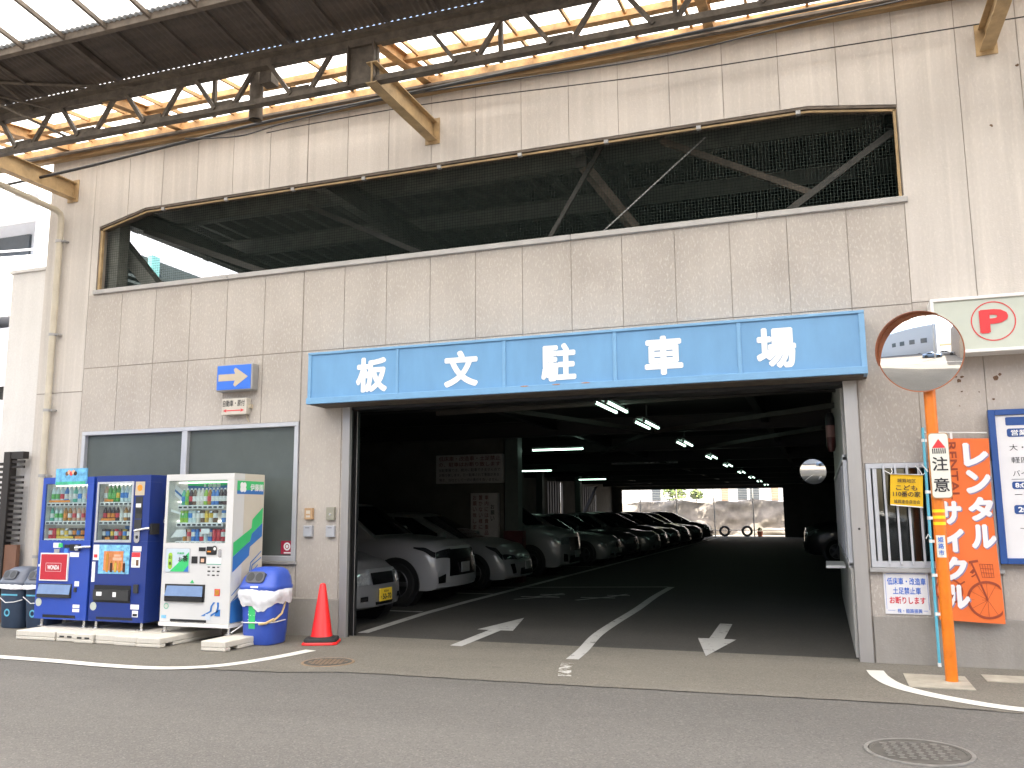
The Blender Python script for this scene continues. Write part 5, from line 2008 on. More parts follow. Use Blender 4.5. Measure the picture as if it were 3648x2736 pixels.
t = bin_("rubbish_bin", "bright blue domed bin with two holes and a white bag beside the white vending machine", 3.67, -0.70, 0.98, m_binblue, m_binblue, None, 3)
b = MB()
b.poly([(3.585 + 0.0, -0.892, 0.18), (3.67, -0.8925, 0.18), (3.675, -0.905, 0.43), (3.585, -0.905, 0.43)], m_vgreen)
b.text("あき", (3.63, -0.899, 0.35), X, Z, h=0.05, m=m_inkwht, bold=0.02)
b.text("かん", (3.63, -0.895, 0.27), X, Z, h=0.05, m=m_inkwht, bold=0.02)
b.box(3.62, -0.935, 0.635, 3.72, -0.925, 0.655, m_inkwht)
b.build("sticker", t)
rp_ = thing("tie_rope", "frayed straw and white rope tied round the bright blue bin", "rope", (3.67, -0.70, 0.2))
b = MB()
pts = []
for k in range(25):
    a = R(180 + 200 * k / 24)
    c, s_ = math.cos(a), math.sin(a)
    r = (abs(c) ** 5 + abs(s_) ** 5) ** (-0.2)
    pts.append((3.67 + 0.222 * r * c, -0.70 + 0.202 * r * s_, 0.24 + 0.02 * k / 24))
b.tube([(3.38, -0.93, 0.13)] + pts, 0.007, m_white, 6)
b.build("rope", rp_)
b = MB()
b.tube([(3.885, -0.86, 0.265), (3.90, -0.80, 0.30), (3.905, -0.72, 0.34), (3.89, -0.60, 0.52)], 0.012, m_rope, 6)
b.tube([(3.74, -0.915, 0.235), (3.83, -0.912, 0.25), (3.89, -0.85, 0.29)], 0.015, m_rope, 6)
b.build("straw_rope", rp_)

m_bdark = mat("bin slate", (0.028, 0.048, 0.085, 1), 0.45, noise=0.12)
m_blid = mat("bin lid grey", (0.11, 0.125, 0.16, 1), 0.45, noise=0.1)
m_cyanp = mat("sticker cyan", (0.10, 0.40, 0.55, 1), 0.5, noise=0.05)
for (cx, lb, sd_) in ((-0.40, "dark slate bin with grey hooded lid, farther from the vending machines", 5), (0.04, "dark slate bin with grey hooded lid, tucked against the leftmost vending machine", 9)):
    t = bin_("rubbish_bin", lb, cx, -0.42, 0.90, m_bdark, m_blid, None, sd_)
    b = MB()
    b.box(cx - 0.14, -0.606, 0.42, cx + 0.14, -0.602, 0.44, m_cyanp)
    b.disc((cx - 0.02, -0.602, 0.20), 0.05, m_cyanp, seg=18, r2=0.03)
    b.tube([(cx - 0.20, -0.60, 0.41), (cx - 0.05, -0.612, 0.33), (cx + 0.10, -0.612, 0.34), (cx + 0.21, -0.58, 0.37)], 0.006, m_white, 5)
    b.build("sticker", t)

m_cone = mat("cone red", (0.80, 0.022, 0.022, 1), 0.4, noise=0.05)
cx, cy = 4.30, -0.50
t = thing("traffic_cone", "red traffic cone with a black rubber weight ring beside the left jamb", "traffic cone", (cx, cy, 0))
b = MB()
b.lathe([(0.135, 0.025), (0.13, 0.05), (0.128, 0.07), (0.118, 0.10), (0.036, 0.645), (0.030, 0.66), (0.016, 0.668), (0.0, 0.67)], (cx, cy, 0), m_cone, seg=32)
b.build("cone_body", t, smooth=True)
rot = R(22)
c_, s_ = math.cos(rot), math.sin(rot)
b = MB()
superbox(b, cx, cy, [(0.0, 0.20, 0.20, 0, 0), (0.012, 0.20, 0.20, 0, 0), (0.025, 0.19, 0.19, 0, 0)], m_cone, n=32, e=8)
b.v = [(cx + (p[0] - cx) * c_ - (p[1] - cy) * s_, cy + (p[0] - cx) * s_ + (p[1] - cy) * c_, p[2]) for p in b.v]
b.build("cone_foot", t)
b = MB()
superbox(b, cx, cy, [(0.0255, 0.185, 0.185, 0, 0), (0.05, 0.185, 0.185, 0, 0), (0.062, 0.175, 0.175, 0, 0)], m_rubber, n=32, e=6)
b.v = [(cx + (p[0] - cx) * c_ - (p[1] - cy) * s_, cy + (p[0] - cx) * s_ + (p[1] - cy) * c_, p[2]) for p in b.v]
b.lathe([(0.16, 0.062), (0.15, 0.075), (0.125, 0.078)], (cx, cy, 0), m_rubber, seg=32)
b.build("weight_ring", t, smooth=True)

m_iron = mat("cast iron rusty", (0.23, 0.155, 0.095, 1), 0.7, 0.2, noise=0.3, scale=12)
m_irongrey = mat("cast iron grey", (0.19, 0.18, 0.165, 1), 0.6, 0.3, noise=0.3, scale=12)


m_irondk = mat('cast iron grooves', (0.085, 0.078, 0.068, 1), 0.8, 0.2, noise=0.3, scale=12)


def manhole(label, cx, cy, r, m, pitch, ang):
    t = thing("manhole_cover", label, "manhole cover", (cx, cy, 0))
    b = MB()
    b.lathe([(r + 0.03, -0.006), (r + 0.028, 0.001), (r + 0.004, 0.001), (r + 0.004, -0.004)], (cx, cy, 0), m, seg=48)
    b.build("rim", t)
    b = MB()
    b.lathe([(r, -0.004), (r, 0.0015), (r - 0.02, 0.0015), (r - 0.022, -0.002), (0, -0.002)], (cx, cy, 0), m_irondk, seg=48)
    k = int(r / pitch) + 1
    ca, sa = math.cos(ang), math.sin(ang)
    for i in range(-k, k + 1):
        for j in range(-k, k + 1):
            ox, oy = i * pitch, j * pitch * 0.6
            if math.hypot(ox, oy) > r - 0.05:
                continue
            w, h = pitch * 0.36, pitch * 0.2
            if (i + j) % 2 == 0 and r > 0.26:
                w, h = h, h
            b.add([(cx + (ox + dx) * ca - (oy + dy) * sa, cy + (ox + dx) * sa + (oy + dy) * ca, 0.002) for dx, dy in ((-w, -h), (w, -h), (w, h), (-w, h))], [(0, 1, 2, 3)], m)
    b.build("lid", t)


manhole("small rusty manhole cover in the forecourt in front of the red cone", 5.06, -1.60, 0.235, m_iron, 0.045, 0.35)
manhole("large grey manhole cover in the road at the lower right", 10.27, -3.33, 0.285, m_irongrey, 0.06, 0.1)

m_swbeige = mat("switch beige", (0.42, 0.26, 0.14, 1), 0.5, noise=0.1)
m_swgrey = mat("switch grey", (0.36, 0.37, 0.40, 1), 0.45, noise=0.06)
m_swolive = mat("switch olive", (0.26, 0.25, 0.20, 1), 0.45, noise=0.08)
for (xa, xb, za, zb, m, lb) in ((3.73, 3.84, 1.395, 1.535, m_swbeige, "brown framed switch box, upper left of the four on the wall by the left jamb"),
                                (4.04, 4.15, 1.385, 1.545, m_swolive, "tall olive grey switch box, upper right of the four by the left jamb"),
                                (3.72, 3.84, 1.185, 1.32, m_swgrey, "pale grey switch box directly below the brown framed one"),
                                (4.04, 4.155, 1.18, 1.32, m_swgrey, "pale grey switch box directly below the olive one")):
    t = thing("switch_box", lb, "switch box", ((xa + xb) / 2, 0, za), "switch boxes on the wall by the left jamb")
    b = MB()
    b.box(xa, -0.05, za, xb, -0.001, zb, m)
    b.build("box", t, bevel=0.006, seg=2)
    b = MB()
    if m is m_swbeige:
        b.box(xa + 0.025, -0.052, za + 0.025, xb - 0.025, -0.0505, zb - 0.03, m_offw)
        b.box(xa + 0.03, -0.055, za + 0.05, xb - 0.03, -0.0525, za + 0.07, m_swbeige)
    elif m is m_swolive:
        b.disc(((xa + xb) / 2, -0.0515, za + 0.07), 0.014, m_steel, seg=12)
    else:
        b.box(xa + 0.02, -0.053, za + 0.02, xb - 0.02, -0.0505, zb - 0.02, m_swgrey)
        b.box(xa + 0.03, -0.0545, zb - 0.03, xb - 0.03, -0.0532, zb - 0.024, m_gun)
    b.build("plate", t)
s = thing("window_sticker", "square red sticker with a white ring at the lower right of the grey window", "sticker", (3.425, 0.04, 0.97))
b = MB()
b.box(3.345, 0.0405, 0.965, 3.505, 0.0445, 1.13, mat("sticker crimson", (0.36, 0.015, 0.05, 1), 0.4, noise=0.05))
b.build("sheet", s)
b = MB()
b.disc((3.435, 0.039, 1.06), 0.05, m_inkwht, seg=28, r2=0.03)
b.disc((3.435, 0.0385, 1.06), 0.02, m_inkwht, seg=20)
b.box(3.39, 0.0385, 0.975, 3.49, 0.0395, 0.99, m_inkwht)
b.build("ring_mark", s)

# ================================================================== GARAGE FITTINGS
m_tube = mat("fluorescent tube", (0.62, 1.0, 0.86, 1), 0.4, noise=0, emit=0.9)
m_fit = mat("lamp body white", (0.06, 0.06, 0.058, 1), 0.5, noise=0.05)


def ceiling_lamp(x, y, z, along, n, label, group):
    t = thing("fluorescent_lamp", label, "ceiling lamp", (x, y, z), group)
    b = MB()
    L = 0.62
    d = X if along == 'x' else Y
    s = Y if along == 'x' else X
    c = Vector((x, y, z + 0.06))
    b.bar(c - d * (L + 0.02), c + d * (L + 0.02), 0.09 if n == 2 else 0.06, 0.04, m_fit)
    b.bar(c + Z * 0.02, c + Z * 0.26, 0.02, 0.02, m_joist)
    b.build("lamp_body", t, bevel=0.004)
    for k in range(n):
        o = s * ((k - (n - 1) / 2) * 0.15)
        b = MB()
        b.tube([Vector((x, y, z)) + o - d * (L - 0.02), Vector((x, y, z)) + o + d * (L - 0.02)], 0.019, m_tube, 10)
        b.build("tube", t, smooth=True)
        b = MB()
        for e in (-1, 1):
            b.bar(Vector((x, y, z - 0.02)) + o + d * (e * L), Vector((x, y, z + 0.045)) + o + d * (e * L), 0.04, 0.04, m_fit)
        b.build("tube_holder", t)


ord_ = ["first twin tube ceiling lamp, nearest to the entrance", "second twin tube ceiling lamp in from the entrance", "third twin tube ceiling lamp in from the entrance", "fourth twin tube ceiling lamp in from the entrance", "fifth twin tube ceiling lamp in from the entrance",
        "sixth twin tube ceiling lamp in from the entrance", "seventh twin tube ceiling lamp in from the entrance", "eighth twin tube ceiling lamp in from the entrance", "last twin tube ceiling lamp, just before the far opening"]
for yy, lb in zip((1.86, 4.4, 8.55, 13.3, 17.6, 22.5, 27.5, 32.5, 38.0), ord_):
    ceiling_lamp(7.22 - yy * 0.004, yy, 2.85, 'y', 2, lb, "twin tube lamps over the drive lane")
ceiling_lamp(4.20, 9.45, 2.88, 'x', 1, "single tube lamp hanging crosswise beside the greenish pillar", "single tube lamps over the parked cars")
ceiling_lamp(0.60, 18.8, 2.88, 'x', 1, "single tube lamp crosswise beyond the greenish pillar, middle one of three", "single tube lamps over the parked cars")
ceiling_lamp(0.45, 27.3, 2.88, 'x', 1, "single tube lamp crosswise, farthest of three over the parked cars", "single tube lamps over the parked cars")

m_dimred = mat("faded red ink", (0.16, 0.045, 0.045, 1), 0.6, noise=0)
m_sgn = mat("dim sign white", (0.42, 0.40, 0.40, 1), 0.4, noise=0.12)
s = thing("notice_board", "wide white notice board with several lines of red and dark writing on the inner wall", "notice board", (2.44, 8.5, 2.1))
b = MB()
b.box(1.62, 8.47, 2.12, 3.22, 8.595, 2.755, m_sgn)
b.build("board", s, bevel=0.006)
b = MB()
y_ = 8.466
b.text("低床車・改造車・土足禁止", (2.43, y_, 2.67), X, Z, w=1.48, h=0.105, m=m_dimred, bold=0.02)
b.text("の、駐車はお断り致します", (2.43, y_, 2.54), X, Z, w=1.48, h=0.10, m=m_dimred, bold=0.02)
b.text("当駐車場では、絶対に駐車できませんので", (2.43, y_, 2.415), X, Z, w=1.48, h=0.075, m=m_inkblk, bold=0.01)
b.text("お断り致します。万一駐車されて事故がある", (2.42, y_, 2.305), X, Z, w=1.44, h=0.07, m=m_inkblk, bold=0.01)
b.text("場合、当社として一切の責任を負いません。", (2.42, y_, 2.195), X, Z, w=1.44, h=0.07, m=m_inkblk, bold=0.01)
b.build("lettering", s)
s = thing("notice_board", "tall white notice board with vertical red writing beside the greenish pillar", "notice board", (2.78, 8.5, 0.9))
b = MB()
b.box(2.46, 8.48, 0.75, 3.10, 8.595, 1.90, m_sgn)
b.build("board", s, bevel=0.006)
b = MB()
for txt, cx, hh, mm in (("お願い", 2.98, 0.10, m_inkblk), ("車内には貴重品を", 2.84, 0.10, m_dimred), ("置かない様に", 2.70, 0.10, m_dimred), ("お願い致します", 2.56, 0.10, m_dimred)):
    for k, ch in enumerate(txt):
        b.text(ch, (cx, 8.476, 1.80 - k * 0.128 - (0.2 if cx > 2.9 else 0)), X, Z, w=0.09, h=hh, m=mm, bold=0.02)
b.build("lettering", s)
s = thing("direction_board", "long dim sign board hung across the lane under the garage ceiling", "sign", (4.15, 20, 3.1))
b = MB()
b.box(3.0, 19.98, 3.09, 5.28, 20.03, 3.27, m_sgn)
b.build("board", s)
b = MB()
for k in range(5):
    b.box(4.15 + k * 0.21, 19.975, 3.11, 4.28 + k * 0.21, 19.979, 3.25, m_inkwht)
build_each(b, "pale_panel", s)
m_fire = mat("fire box red", (0.075, 0.012, 0.012, 1), 0.4, noise=0.1)
s = thing("fire_box", "dark red fire extinguisher box at the foot of the greenish pillar", "fire box", (3.75, 8.6, 0))
b = MB()
b.box(3.30, 8.28, 0.0, 3.74, 8.50, 1.08, m_fire)
b.build("box", s, bevel=0.01)
b = MB()
b.box(3.34, 8.27, 0.2, 3.70, 8.2785, 0.98, m_fire)
b.disc((3.66, 8.267, 0.6), 0.02, m_steel, seg=12)
b.build("door", s)
# inside convex mirror
s = thing("garage_mirror", "small round convex mirror on an arm inside the garage, left of the booth", "mirror", (9.62, 14, 2.46))
b = MB()
for_prof = [(0.32 * i / 8, -0.007 * (1 - (i / 8) ** 2)) for i in range(9)]
b.lathe(for_prof, (0, 0, 0), m_mirror, axis='y', seg=40)
_rm = Matrix.Rotation(R(-4), 3, 'Z') @ Matrix.Rotation(R(5), 3, 'X')
b.v = [tuple(Vector((9.62, 13.98, 2.45)) + _rm @ Vector(p)) for p in b.v]
b.build("mirror_face", s, smooth=True, angle=90)
b = MB()
b.lathe([(0.315, -0.002), (0.325, -0.006), (0.328, 0.02), (0.1, 0.06), (0, 0.06)], (9.62, 14.0, 2.45), m_fit, axis='y', seg=40)
b.bar((9.62, 14.07, 2.45), (11.4, 14.07, 2.40), 0.05, 0.05, m_fit)
b.box(11.3, 13.95, -0.02, 11.45, 14.2, 3.3, m_pillar)
b.build("mirror_arm", s)
s = thing("wall_lamp", "dark oval lantern with a red lower half on the booth wall inside the entrance", "lantern", (10.12, 3.1, 2.4))
b = MB()
b.lathe([(0.0, -0.28), (0.04, -0.27), (0.06, -0.2), (0.06, -0.08)], (9.955, 3.0, 2.52), m_fire, seg=16)
b.build("lower_shade", s, smooth=True)
b = MB()
b.lathe([(0.06, -0.08), (0.06, 0.08)], (9.955, 3.0, 2.52), mat("lantern pinkish", (0.30, 0.16, 0.15, 1), 0.5, noise=0.1), seg=16)
b.build("middle_shade", s, smooth=True)
b = MB()
b.lathe([(0.06, 0.08), (0.06, 0.18), (0.04, 0.25), (0.0, 0.26)], (9.955, 3.0, 2.52), m_black, seg=16)
b.build("cap", s, smooth=True)

# ================================================================== CARS
m_carglass = mat("car glass", (0.008, 0.010, 0.012, 1), 0.04, noise=0, spec=0.6)
m_lens = mat("headlamp lens", (0.42, 0.44, 0.46, 1), 0.08, 0.6, noise=0.35, scale=30)
m_lensdk = mat("headlamp dark", (0.03, 0.032, 0.036, 1), 0.08, 0.3, noise=0.3, scale=40)
m_grille = mat("grille black", (0.006, 0.006, 0.007, 1), 0.22, noise=0.1)
m_tyre = mat("tyre rubber", (0.014, 0.014, 0.014, 1), 0.85, noise=0.2)
m_rimm = mat("alloy rim", (0.10, 0.10, 0.105, 1), 0.35, 0.7, noise=0.1)
m_platew = mat("plate white", (0.26, 0.265, 0.265, 1), 0.5, noise=0.05)
m_platey = mat("plate yellow", (0.70, 0.48, 0.03, 1), 0.5, noise=0.04)
WH = {}


def wheel_meshes(r, w):
    if (r, w) in WH:
        return WH[(r, w)]
    b = MB()
    b.lathe([(r * 0.66, -w / 2), (r * 0.9, -w / 2), (r * 0.985, -w * 0.36), (r, -w * 0.2), (r, w * 0.2), (r * 0.985, w * 0.36), (r * 0.9, w / 2), (r * 0.66, w / 2)], (0, 0, 0), m_tyre, axis='y', seg=32)
    b2 = MB()
    b2.lathe([(r * 0.66, -w / 2 + 0.01), (r * 0.62, -w / 2 + 0.005), (r * 0.58, -w / 2 + 0.05), (0, -w / 2 + 0.06)], (0, 0, 0), m_gun, axis='y', seg=32)
    for k in range(5):
        a = 2 * math.pi * k / 5
        c, s = math.cos(a), math.sin(a)
        b2.bar((0.05 * c, -w / 2 + 0.012, 0.05 * s), (r * 0.62 * c, -w / 2 + 0.014, r * 0.62 * s), 0.07, 0.02, m_rimm, up=(0, 1, 0))
    b2.lathe([(0.0, -w / 2 - 0.002), (0.06, -w / 2 + 0.004), (0.07, -w / 2 + 0.03)], (0, 0, 0), m_rimm, axis='y', seg=16)
    b2.lathe([(r * 0.66, -w / 2 + 0.002), (r * 0.62, -w / 2 - 0.004), (r * 0.58, -w / 2 + 0.03)], (0, 0, 0), m_rimm, axis='y', seg=32)
    out = []
    for nm, q_ in (("tyre", b), ("rim", b2)):
        me = bpy.data.meshes.new(nm)
        me.from_pydata(q_.v, [], q_.f)
        for m in q_.mats:
            me.materials.append(m)
        me.polygons.foreach_set("material_index", q_.m)
        for p in me.polygons:
            p.use_smooth = True
        me.set_sharp_from_angle(angle=R(40))
        out.append(me)
    WH[(r, w)] = out
    return out


def ss(t):
    t = max(0.0, min(1.0, t))
    return t * t * (3 - 2 * t)


def lerp_keys(keys, d):
    for (d0, v0), (d1, v1) in zip(keys, keys[1:]):
        if d <= d1:
            return v0 + (v1 - v0) * ss((d - d0) / max(1e-6, d1 - d0)) if d >= d0 else v0
    return keys[-1][1]


def lin_keys(keys, d):
    for (d0, v0), (d1, v1) in zip(keys, keys[1:]):
        if d <= d1:
            return v0 + (v1 - v0) * max(0, (d - d0)) / max(1e-6, d1 - d0)
    return keys[-1][1]


def car(label, cat, xf, yc, P, paint, group=None, face=1):
    """front at world x = xf; body runs away from the lane. face=1: nose towards +x, face=-1: nose towards -x"""
    L, Wd, H, zb = P['L'], P['W'], P['H'], P['zb']
    nose, hood, belt, trunk = P['nose'], P['hood'], P['belt'], P['trunk']
    cowl, rf, rr, tail = P['cowl'], P['rf'], P['rr'], P['tail']
    t = thing(P['name'], label, cat, (xf - face * L / 2, yc, 0), group)
    e2 = lambda q: (1 - min(max(q, 0), 1)) ** 2

    def top(d):
        return lerp_keys([(0, nose), (0.35, nose + (hood - nose) * 0.55), (cowl, hood), (cowl + 0.3, belt), (tail - 0.1, belt), (tail + 0.15, trunk), (L, trunk - 0.06)], d)

    def B(d, v, w):
        hw = Wd / 2 * (1 - 0.10 * e2(d / 0.75) - 0.08 * e2((L - d) / 0.7))
        sidec = 1 - 0.035 * abs((w - 0.5) / 0.5) ** 3 - (0.075 * ((w - 0.8) / 0.2) ** 2 if w > 0.8 else 0)
        zt = top(d) - 0.055 * abs(v) ** 5
        bow = 0.16 * P.get('bow', 1.0)
        pf = bow * abs(v) ** 2.6 * e2(d / 1.0) + (P['lean'] * w ** 1.6 + 0.05 * (1 - w) ** 2) * e2(d / 0.7) * (1 if d < 0.7 else 0)
        pr_ = (0.14 * abs(v) ** 3 + 0.05 * w) * e2((L - d) / 0.8)
        z0 = zb + 0.05 * e2(d / 0.3) * (1 - w)
        dd = d + pf - pr_
        return Vector((xf - face * dd, yc + v * hw * sidec, z0 + w * (zt - z0)))
    nd, nv, nw = 40, 12, 8
    ds = [L * (0.5 - 0.5 * math.cos(math.pi * i / nd)) * 0.6 + L * i / nd * 0.4 for i in range(nd + 1)]
    b = MB()
    idx, vs, fs = {}, [], []

    def vid(i, j, k):
        if (i, j, k) not in idx:
            idx[(i, j, k)] = len(vs)
            vs.append(B(ds[i], -1 + 2 * j / nv, k / nw))
        return idx[(i, j, k)]
    flip = face < 0

    def quad(a, b_, c, d):
        fs.append((a, b_, c, d) if not flip else (d, c, b_, a))
    for i in range(nd):
        for j in range(nv):
            quad(vid(i, j, nw), vid(i, j + 1, nw), vid(i + 1, j + 1, nw), vid(i + 1, j, nw))
            quad(vid(i, j, 0), vid(i + 1, j, 0), vid(i + 1, j + 1, 0), vid(i, j + 1, 0))
        for k in range(nw):
            quad(vid(i, 0, k), vid(i, 0, k + 1), vid(i + 1, 0, k + 1), vid(i + 1, 0, k))
            quad(vid(i, nv, k), vid(i + 1, nv, k), vid(i + 1, nv, k + 1), vid(i, nv, k + 1))
    for j in range(nv):
        for k in range(nw):
            quad(vid(0, j, k), vid(0, j + 1, k), vid(0, j + 1, k + 1), vid(0, j, k + 1))
            quad(vid(nd, j, k), vid(nd, j, k + 1), vid(nd, j + 1, k + 1), vid(nd, j + 1, k))
    b.add(vs, fs, paint)
    # greenhouse shell
    hwb, tum = Wd / 2 * 0.925, P.get('tum', 0.17)

    def Gh(s, v, w):
        d0 = cowl - 0.02 + (rf - cowl + 0.02) * w
        d1 = tail + (rr - tail) * w
        d = d0 + (d1 - d0) * s
        hroof = H - 0.07 * (2 * s - 0.9) ** 2 - 0.03 * abs(v) ** 3
        wf = 0.16 * v * v * (1 - s) ** 2
        z = belt - 0.06 + (hroof - belt + 0.06) * w
        hw = hwb * (1 - tum * w ** 1.3) * (1 - 0.05 * (1 - s) ** 4 - 0.10 * s ** 3)
        rounding = 1 - 0.05 * max(0, (w - 0.8) / 0.2) ** 2
        return Vector((xf - face * (d + wf), yc + v * hw * rounding, z))
    ns, nv2, nw2 = 20, 10, 6
    idx2, vs2, fs2 = {}, [], []

    def vid2(i, j, k):
        if (i, j, k) not in idx2:
            idx2[(i, j, k)] = len(vs2)
            vs2.append(Gh(i / ns, -1 + 2 * j / nv2, k / nw2))
        return idx2[(i, j, k)]

    def q2(a, b_, c, d):
        fs2.append((a, b_, c, d) if not flip else (d, c, b_, a))
    for i in range(ns):
        for j in range(nv2):
            q2(vid2(i, j, nw2), vid2(i, j + 1, nw2), vid2(i + 1, j + 1, nw2), vid2(i + 1, j, nw2))
        for k in range(nw2):
            q2(vid2(i, 0, k), vid2(i, 0, k + 1), vid2(i + 1, 0, k + 1), vid2(i + 1, 0, k))
            q2(vid2(i, nv2, k), vid2(i + 1, nv2, k), vid2(i + 1, nv2, k + 1), vid2(i, nv2, k + 1))
    for j in range(nv2):
        for k in range(nw2):
            q2(vid2(0, j, k), vid2(0, j + 1, k), vid2(0, j + 1, k + 1), vid2(0, j, k + 1))
            q2(vid2(ns, j, k), vid2(ns, j, k + 1), vid2(ns, j + 1, k + 1), vid2(ns, j + 1, k))
    b.add(vs2, fs2, paint)
    body = b.build("body", t, smooth=True)

    def patch(fn, corners, n1, n2, m, name, off, parent=t):
        """quad patch on a surface: corners as (a, b) pairs going round; off = offset vector"""
        b = MB()
        vs, fs = [], []
        for i in range(n1 + 1):
            for j in range(n2 + 1):
                u, v = i / n1, j / n2
                a = [(corners[0][q] * (1 - u) + corners[1][q] * u) * (1 - v) + (corners[3][q] * (1 - u) + corners[2][q] * u) * v for q in (0, 1)]
                vs.append(fn(a[0], a[1]) + off)
        for i in range(n1):
            for j in range(n2):
                a = i * (n2 + 1) + j
                f = (a, a + n2 + 1, a + n2 + 2, a + 1)
                fs.append(f if not flip else f[::-1])
        b.add(vs, fs, m)
        return b.build(name, parent, smooth=True, angle=90)
    F_ = X * (face * 0.006)
    nose_fn = lambda v, w: B(0, v, w)
    # windscreen and side glass
    patch(lambda v, w: Gh(0, v, w), [(-0.90, 0.12), (0.90, 0.12), (0.86, 0.93), (-0.86, 0.93)], 12, 6, m_carglass, "windscreen", X * (face * 0.008) + Z * 0.006)
    for sd in (-1, 1):
        for (s0, s1) in ((0.07, 0.44), (0.47, 0.86)):
            sl = 0.10 if s0 < 0.1 else 0.0
            patch(lambda s, w, sd=sd: Gh(s, sd, w), [(s0, 0.15), (s1, 0.15), (s1 - 0.01, 0.88), (s0 + sl * 0.6, 0.88)], 6, 6, m_carglass, "side_window", Y * (sd * 0.006))
    patch(lambda v, w: Gh(1, v, w), [(-0.85, 0.2), (0.85, 0.2), (0.8, 0.9), (-0.8, 0.9)], 8, 4, m_carglass, "rear_window", X * (-face * 0.006))
    # nose features
    for (nm, corners, m) in P['nose_parts']:
        if nm == "headlight":
            # lamp glass wraps round the corner of the wing: front piece + side piece in one lens
            tip = P.get('lamp_tip', 0.4)
            for sd in (-1, 1):
                o = patch(nose_fn, [(sd * c[0], c[1]) for c in corners], 10, 10, m, nm, F_ * 1.6 + Y * (sd * 0.004))
                w0, w1 = corners[1][1], corners[2][1]
                o2 = patch(lambda d, w, sd=sd: B(d, sd, w), [(0.0, w0), (0.0, w1), (tip, w1 - 0.02), (tip, w1 - 0.05)], 10, 8, m, nm, F_ * 1.0 + Y * (sd * 0.006))
                bm = bmesh.new()
                bm.from_mesh(o.data)
                bm.from_mesh(o2.data)
                bm.to_mesh(o.data)
                bm.free()
                bpy.data.objects.remove(o2)
            continue
        patch(nose_fn, corners, 10, 6, m, nm, F_ * (1.6 if nm in ("chrome_trim", "fog_light") else 1))
        if nm in ("fog_light", "chrome_trim"):
            patch(nose_fn, [(-c[0], c[1]) for c in corners][::-1], 6, 10, m, nm, F_ * 1.6)
    pz0, pz1 = P['plate_z']
    pv = P.get('plate_v', 0.0)
    pp = B(0, pv, (P['plate_z'][0] - zb) / (nose - zb))
    px = pp.x + face * 0.02
    bplate = MB()
    bplate.box(px - 0.008, pp.y - 0.165, pz0, px + 0.008, pp.y + 0.165, pz1, P.get('platem', m_platew))
    pl = bplate.build("number_plate", t, bevel=0.003)
    ptx = P.get('plate_text')
    if ptx:
        bl_ = MB()
        ri = Y * face
        xx = px + face * 0.0095
        bl_.text(ptx[0], (xx, pp.y, pz1 - 0.038), ri, Z, w=0.14, h=0.032, m=m_inkblk, bold=0.01)
        bl_.text(ptx[1], (xx, pp.y + 0.02 * face, pz0 + 0.058), ri, Z, w=0.235, h=0.075, m=m_inkblk, bold=0.03)
        bl_.text(ptx[2], (xx, pp.y - 0.135 * face, pz0 + 0.055), ri, Z, h=0.03, m=m_inkblk, bold=0.01)
        bl_.build("lettering", pl)
    # wheels in dark arches
    wr, wb0, wb1 = P['wr'], P['wf'], P['wb']
    tm_, rm_ = wheel_meshes(wr, 0.20)
    for d in (wb0, wb1):
        for sd in (-1, 1):
            hw = abs(B(d, 1, 0.3).y - yc)
            b = MB()
            xx = xf - face * d
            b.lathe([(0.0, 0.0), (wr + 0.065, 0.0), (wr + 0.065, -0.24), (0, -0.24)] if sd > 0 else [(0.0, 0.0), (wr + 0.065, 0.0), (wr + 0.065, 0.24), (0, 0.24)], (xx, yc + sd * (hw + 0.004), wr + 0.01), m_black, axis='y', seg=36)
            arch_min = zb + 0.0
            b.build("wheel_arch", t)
            w_ = bpy.data.objects.new("wheel", tm_)
            COL.objects.link(w_)
            w_.name = "wheel"
            w_.parent = t
            ORG[w_.name] = (xx, yc + sd * (hw - 0.09), wr)
            og = Vector(ORG[t.name])
            w_.location = Vector((xx, yc + sd * (hw - 0.075), wr)) - og
            if sd > 0:
                w_.rotation_euler.z = math.pi
            r_ = bpy.data.objects.new("rim", rm_)
            COL.objects.link(r_)
            r_.parent = w_
    # mirrors
    for sd in (-1, 1):
        q_ = Gh(0.10, sd, 0.12)
        b = MB()
        superbox(b, q_.x + face * 0.02, q_.y + sd * 0.12, [(q_.z - 0.02, 0.05, 0.08, 0, 0), (q_.z, 0.07, 0.10, 0, 0), (q_.z + 0.10, 0.07, 0.10, 0, 0), (q_.z + 0.13, 0.045, 0.08, 0, 0)], paint, n=20, e=3)
        b.build("wing_mirror", t, smooth=True)
    return t


def paintm(name, c, metal=0.0, rough=0.3):
    return mat("car paint " + name, (*c, 1), rough, metal, noise=0.02, coat=0.6)


m_trim = mat('bright trim', (0.6, 0.61, 0.63, 1), 0.25, 0.4, noise=0)
SUV = dict(name="parked_suv", L=4.6, W=1.80, H=1.68, zb=0.24, nose=0.93, hood=1.10, belt=1.10, trunk=1.12, cowl=1.15, rf=1.95, rr=4.15, tail=4.5, lean=0.12, wr=0.345, wf=0.86, wb=3.55, plate_z=(0.50, 0.665), bow=0.75,
           nose_parts=[("grille", [(-0.66, 0.28), (0.66, 0.28), (0.60, 0.93), (-0.60, 0.93)], m_grille),
                       ("headlight", [(0.56, 0.72), (1.0, 0.79), (1.0, 0.95), (0.54, 0.95)], m_lensdk),
                       ("chrome_trim", [(0.70, 0.14), (0.78, 0.14), (0.66, 0.72), (0.60, 0.72)], m_trim),
                       ("chrome_trim", [(0.62, 0.67), (1.0, 0.745), (1.0, 0.785), (0.62, 0.72)], m_trim),
                       ("fog_light", [(0.80, 0.12), (1.0, 0.12), (1.0, 0.30), (0.78, 0.36)], m_grille)], lamp_tip=0.55)
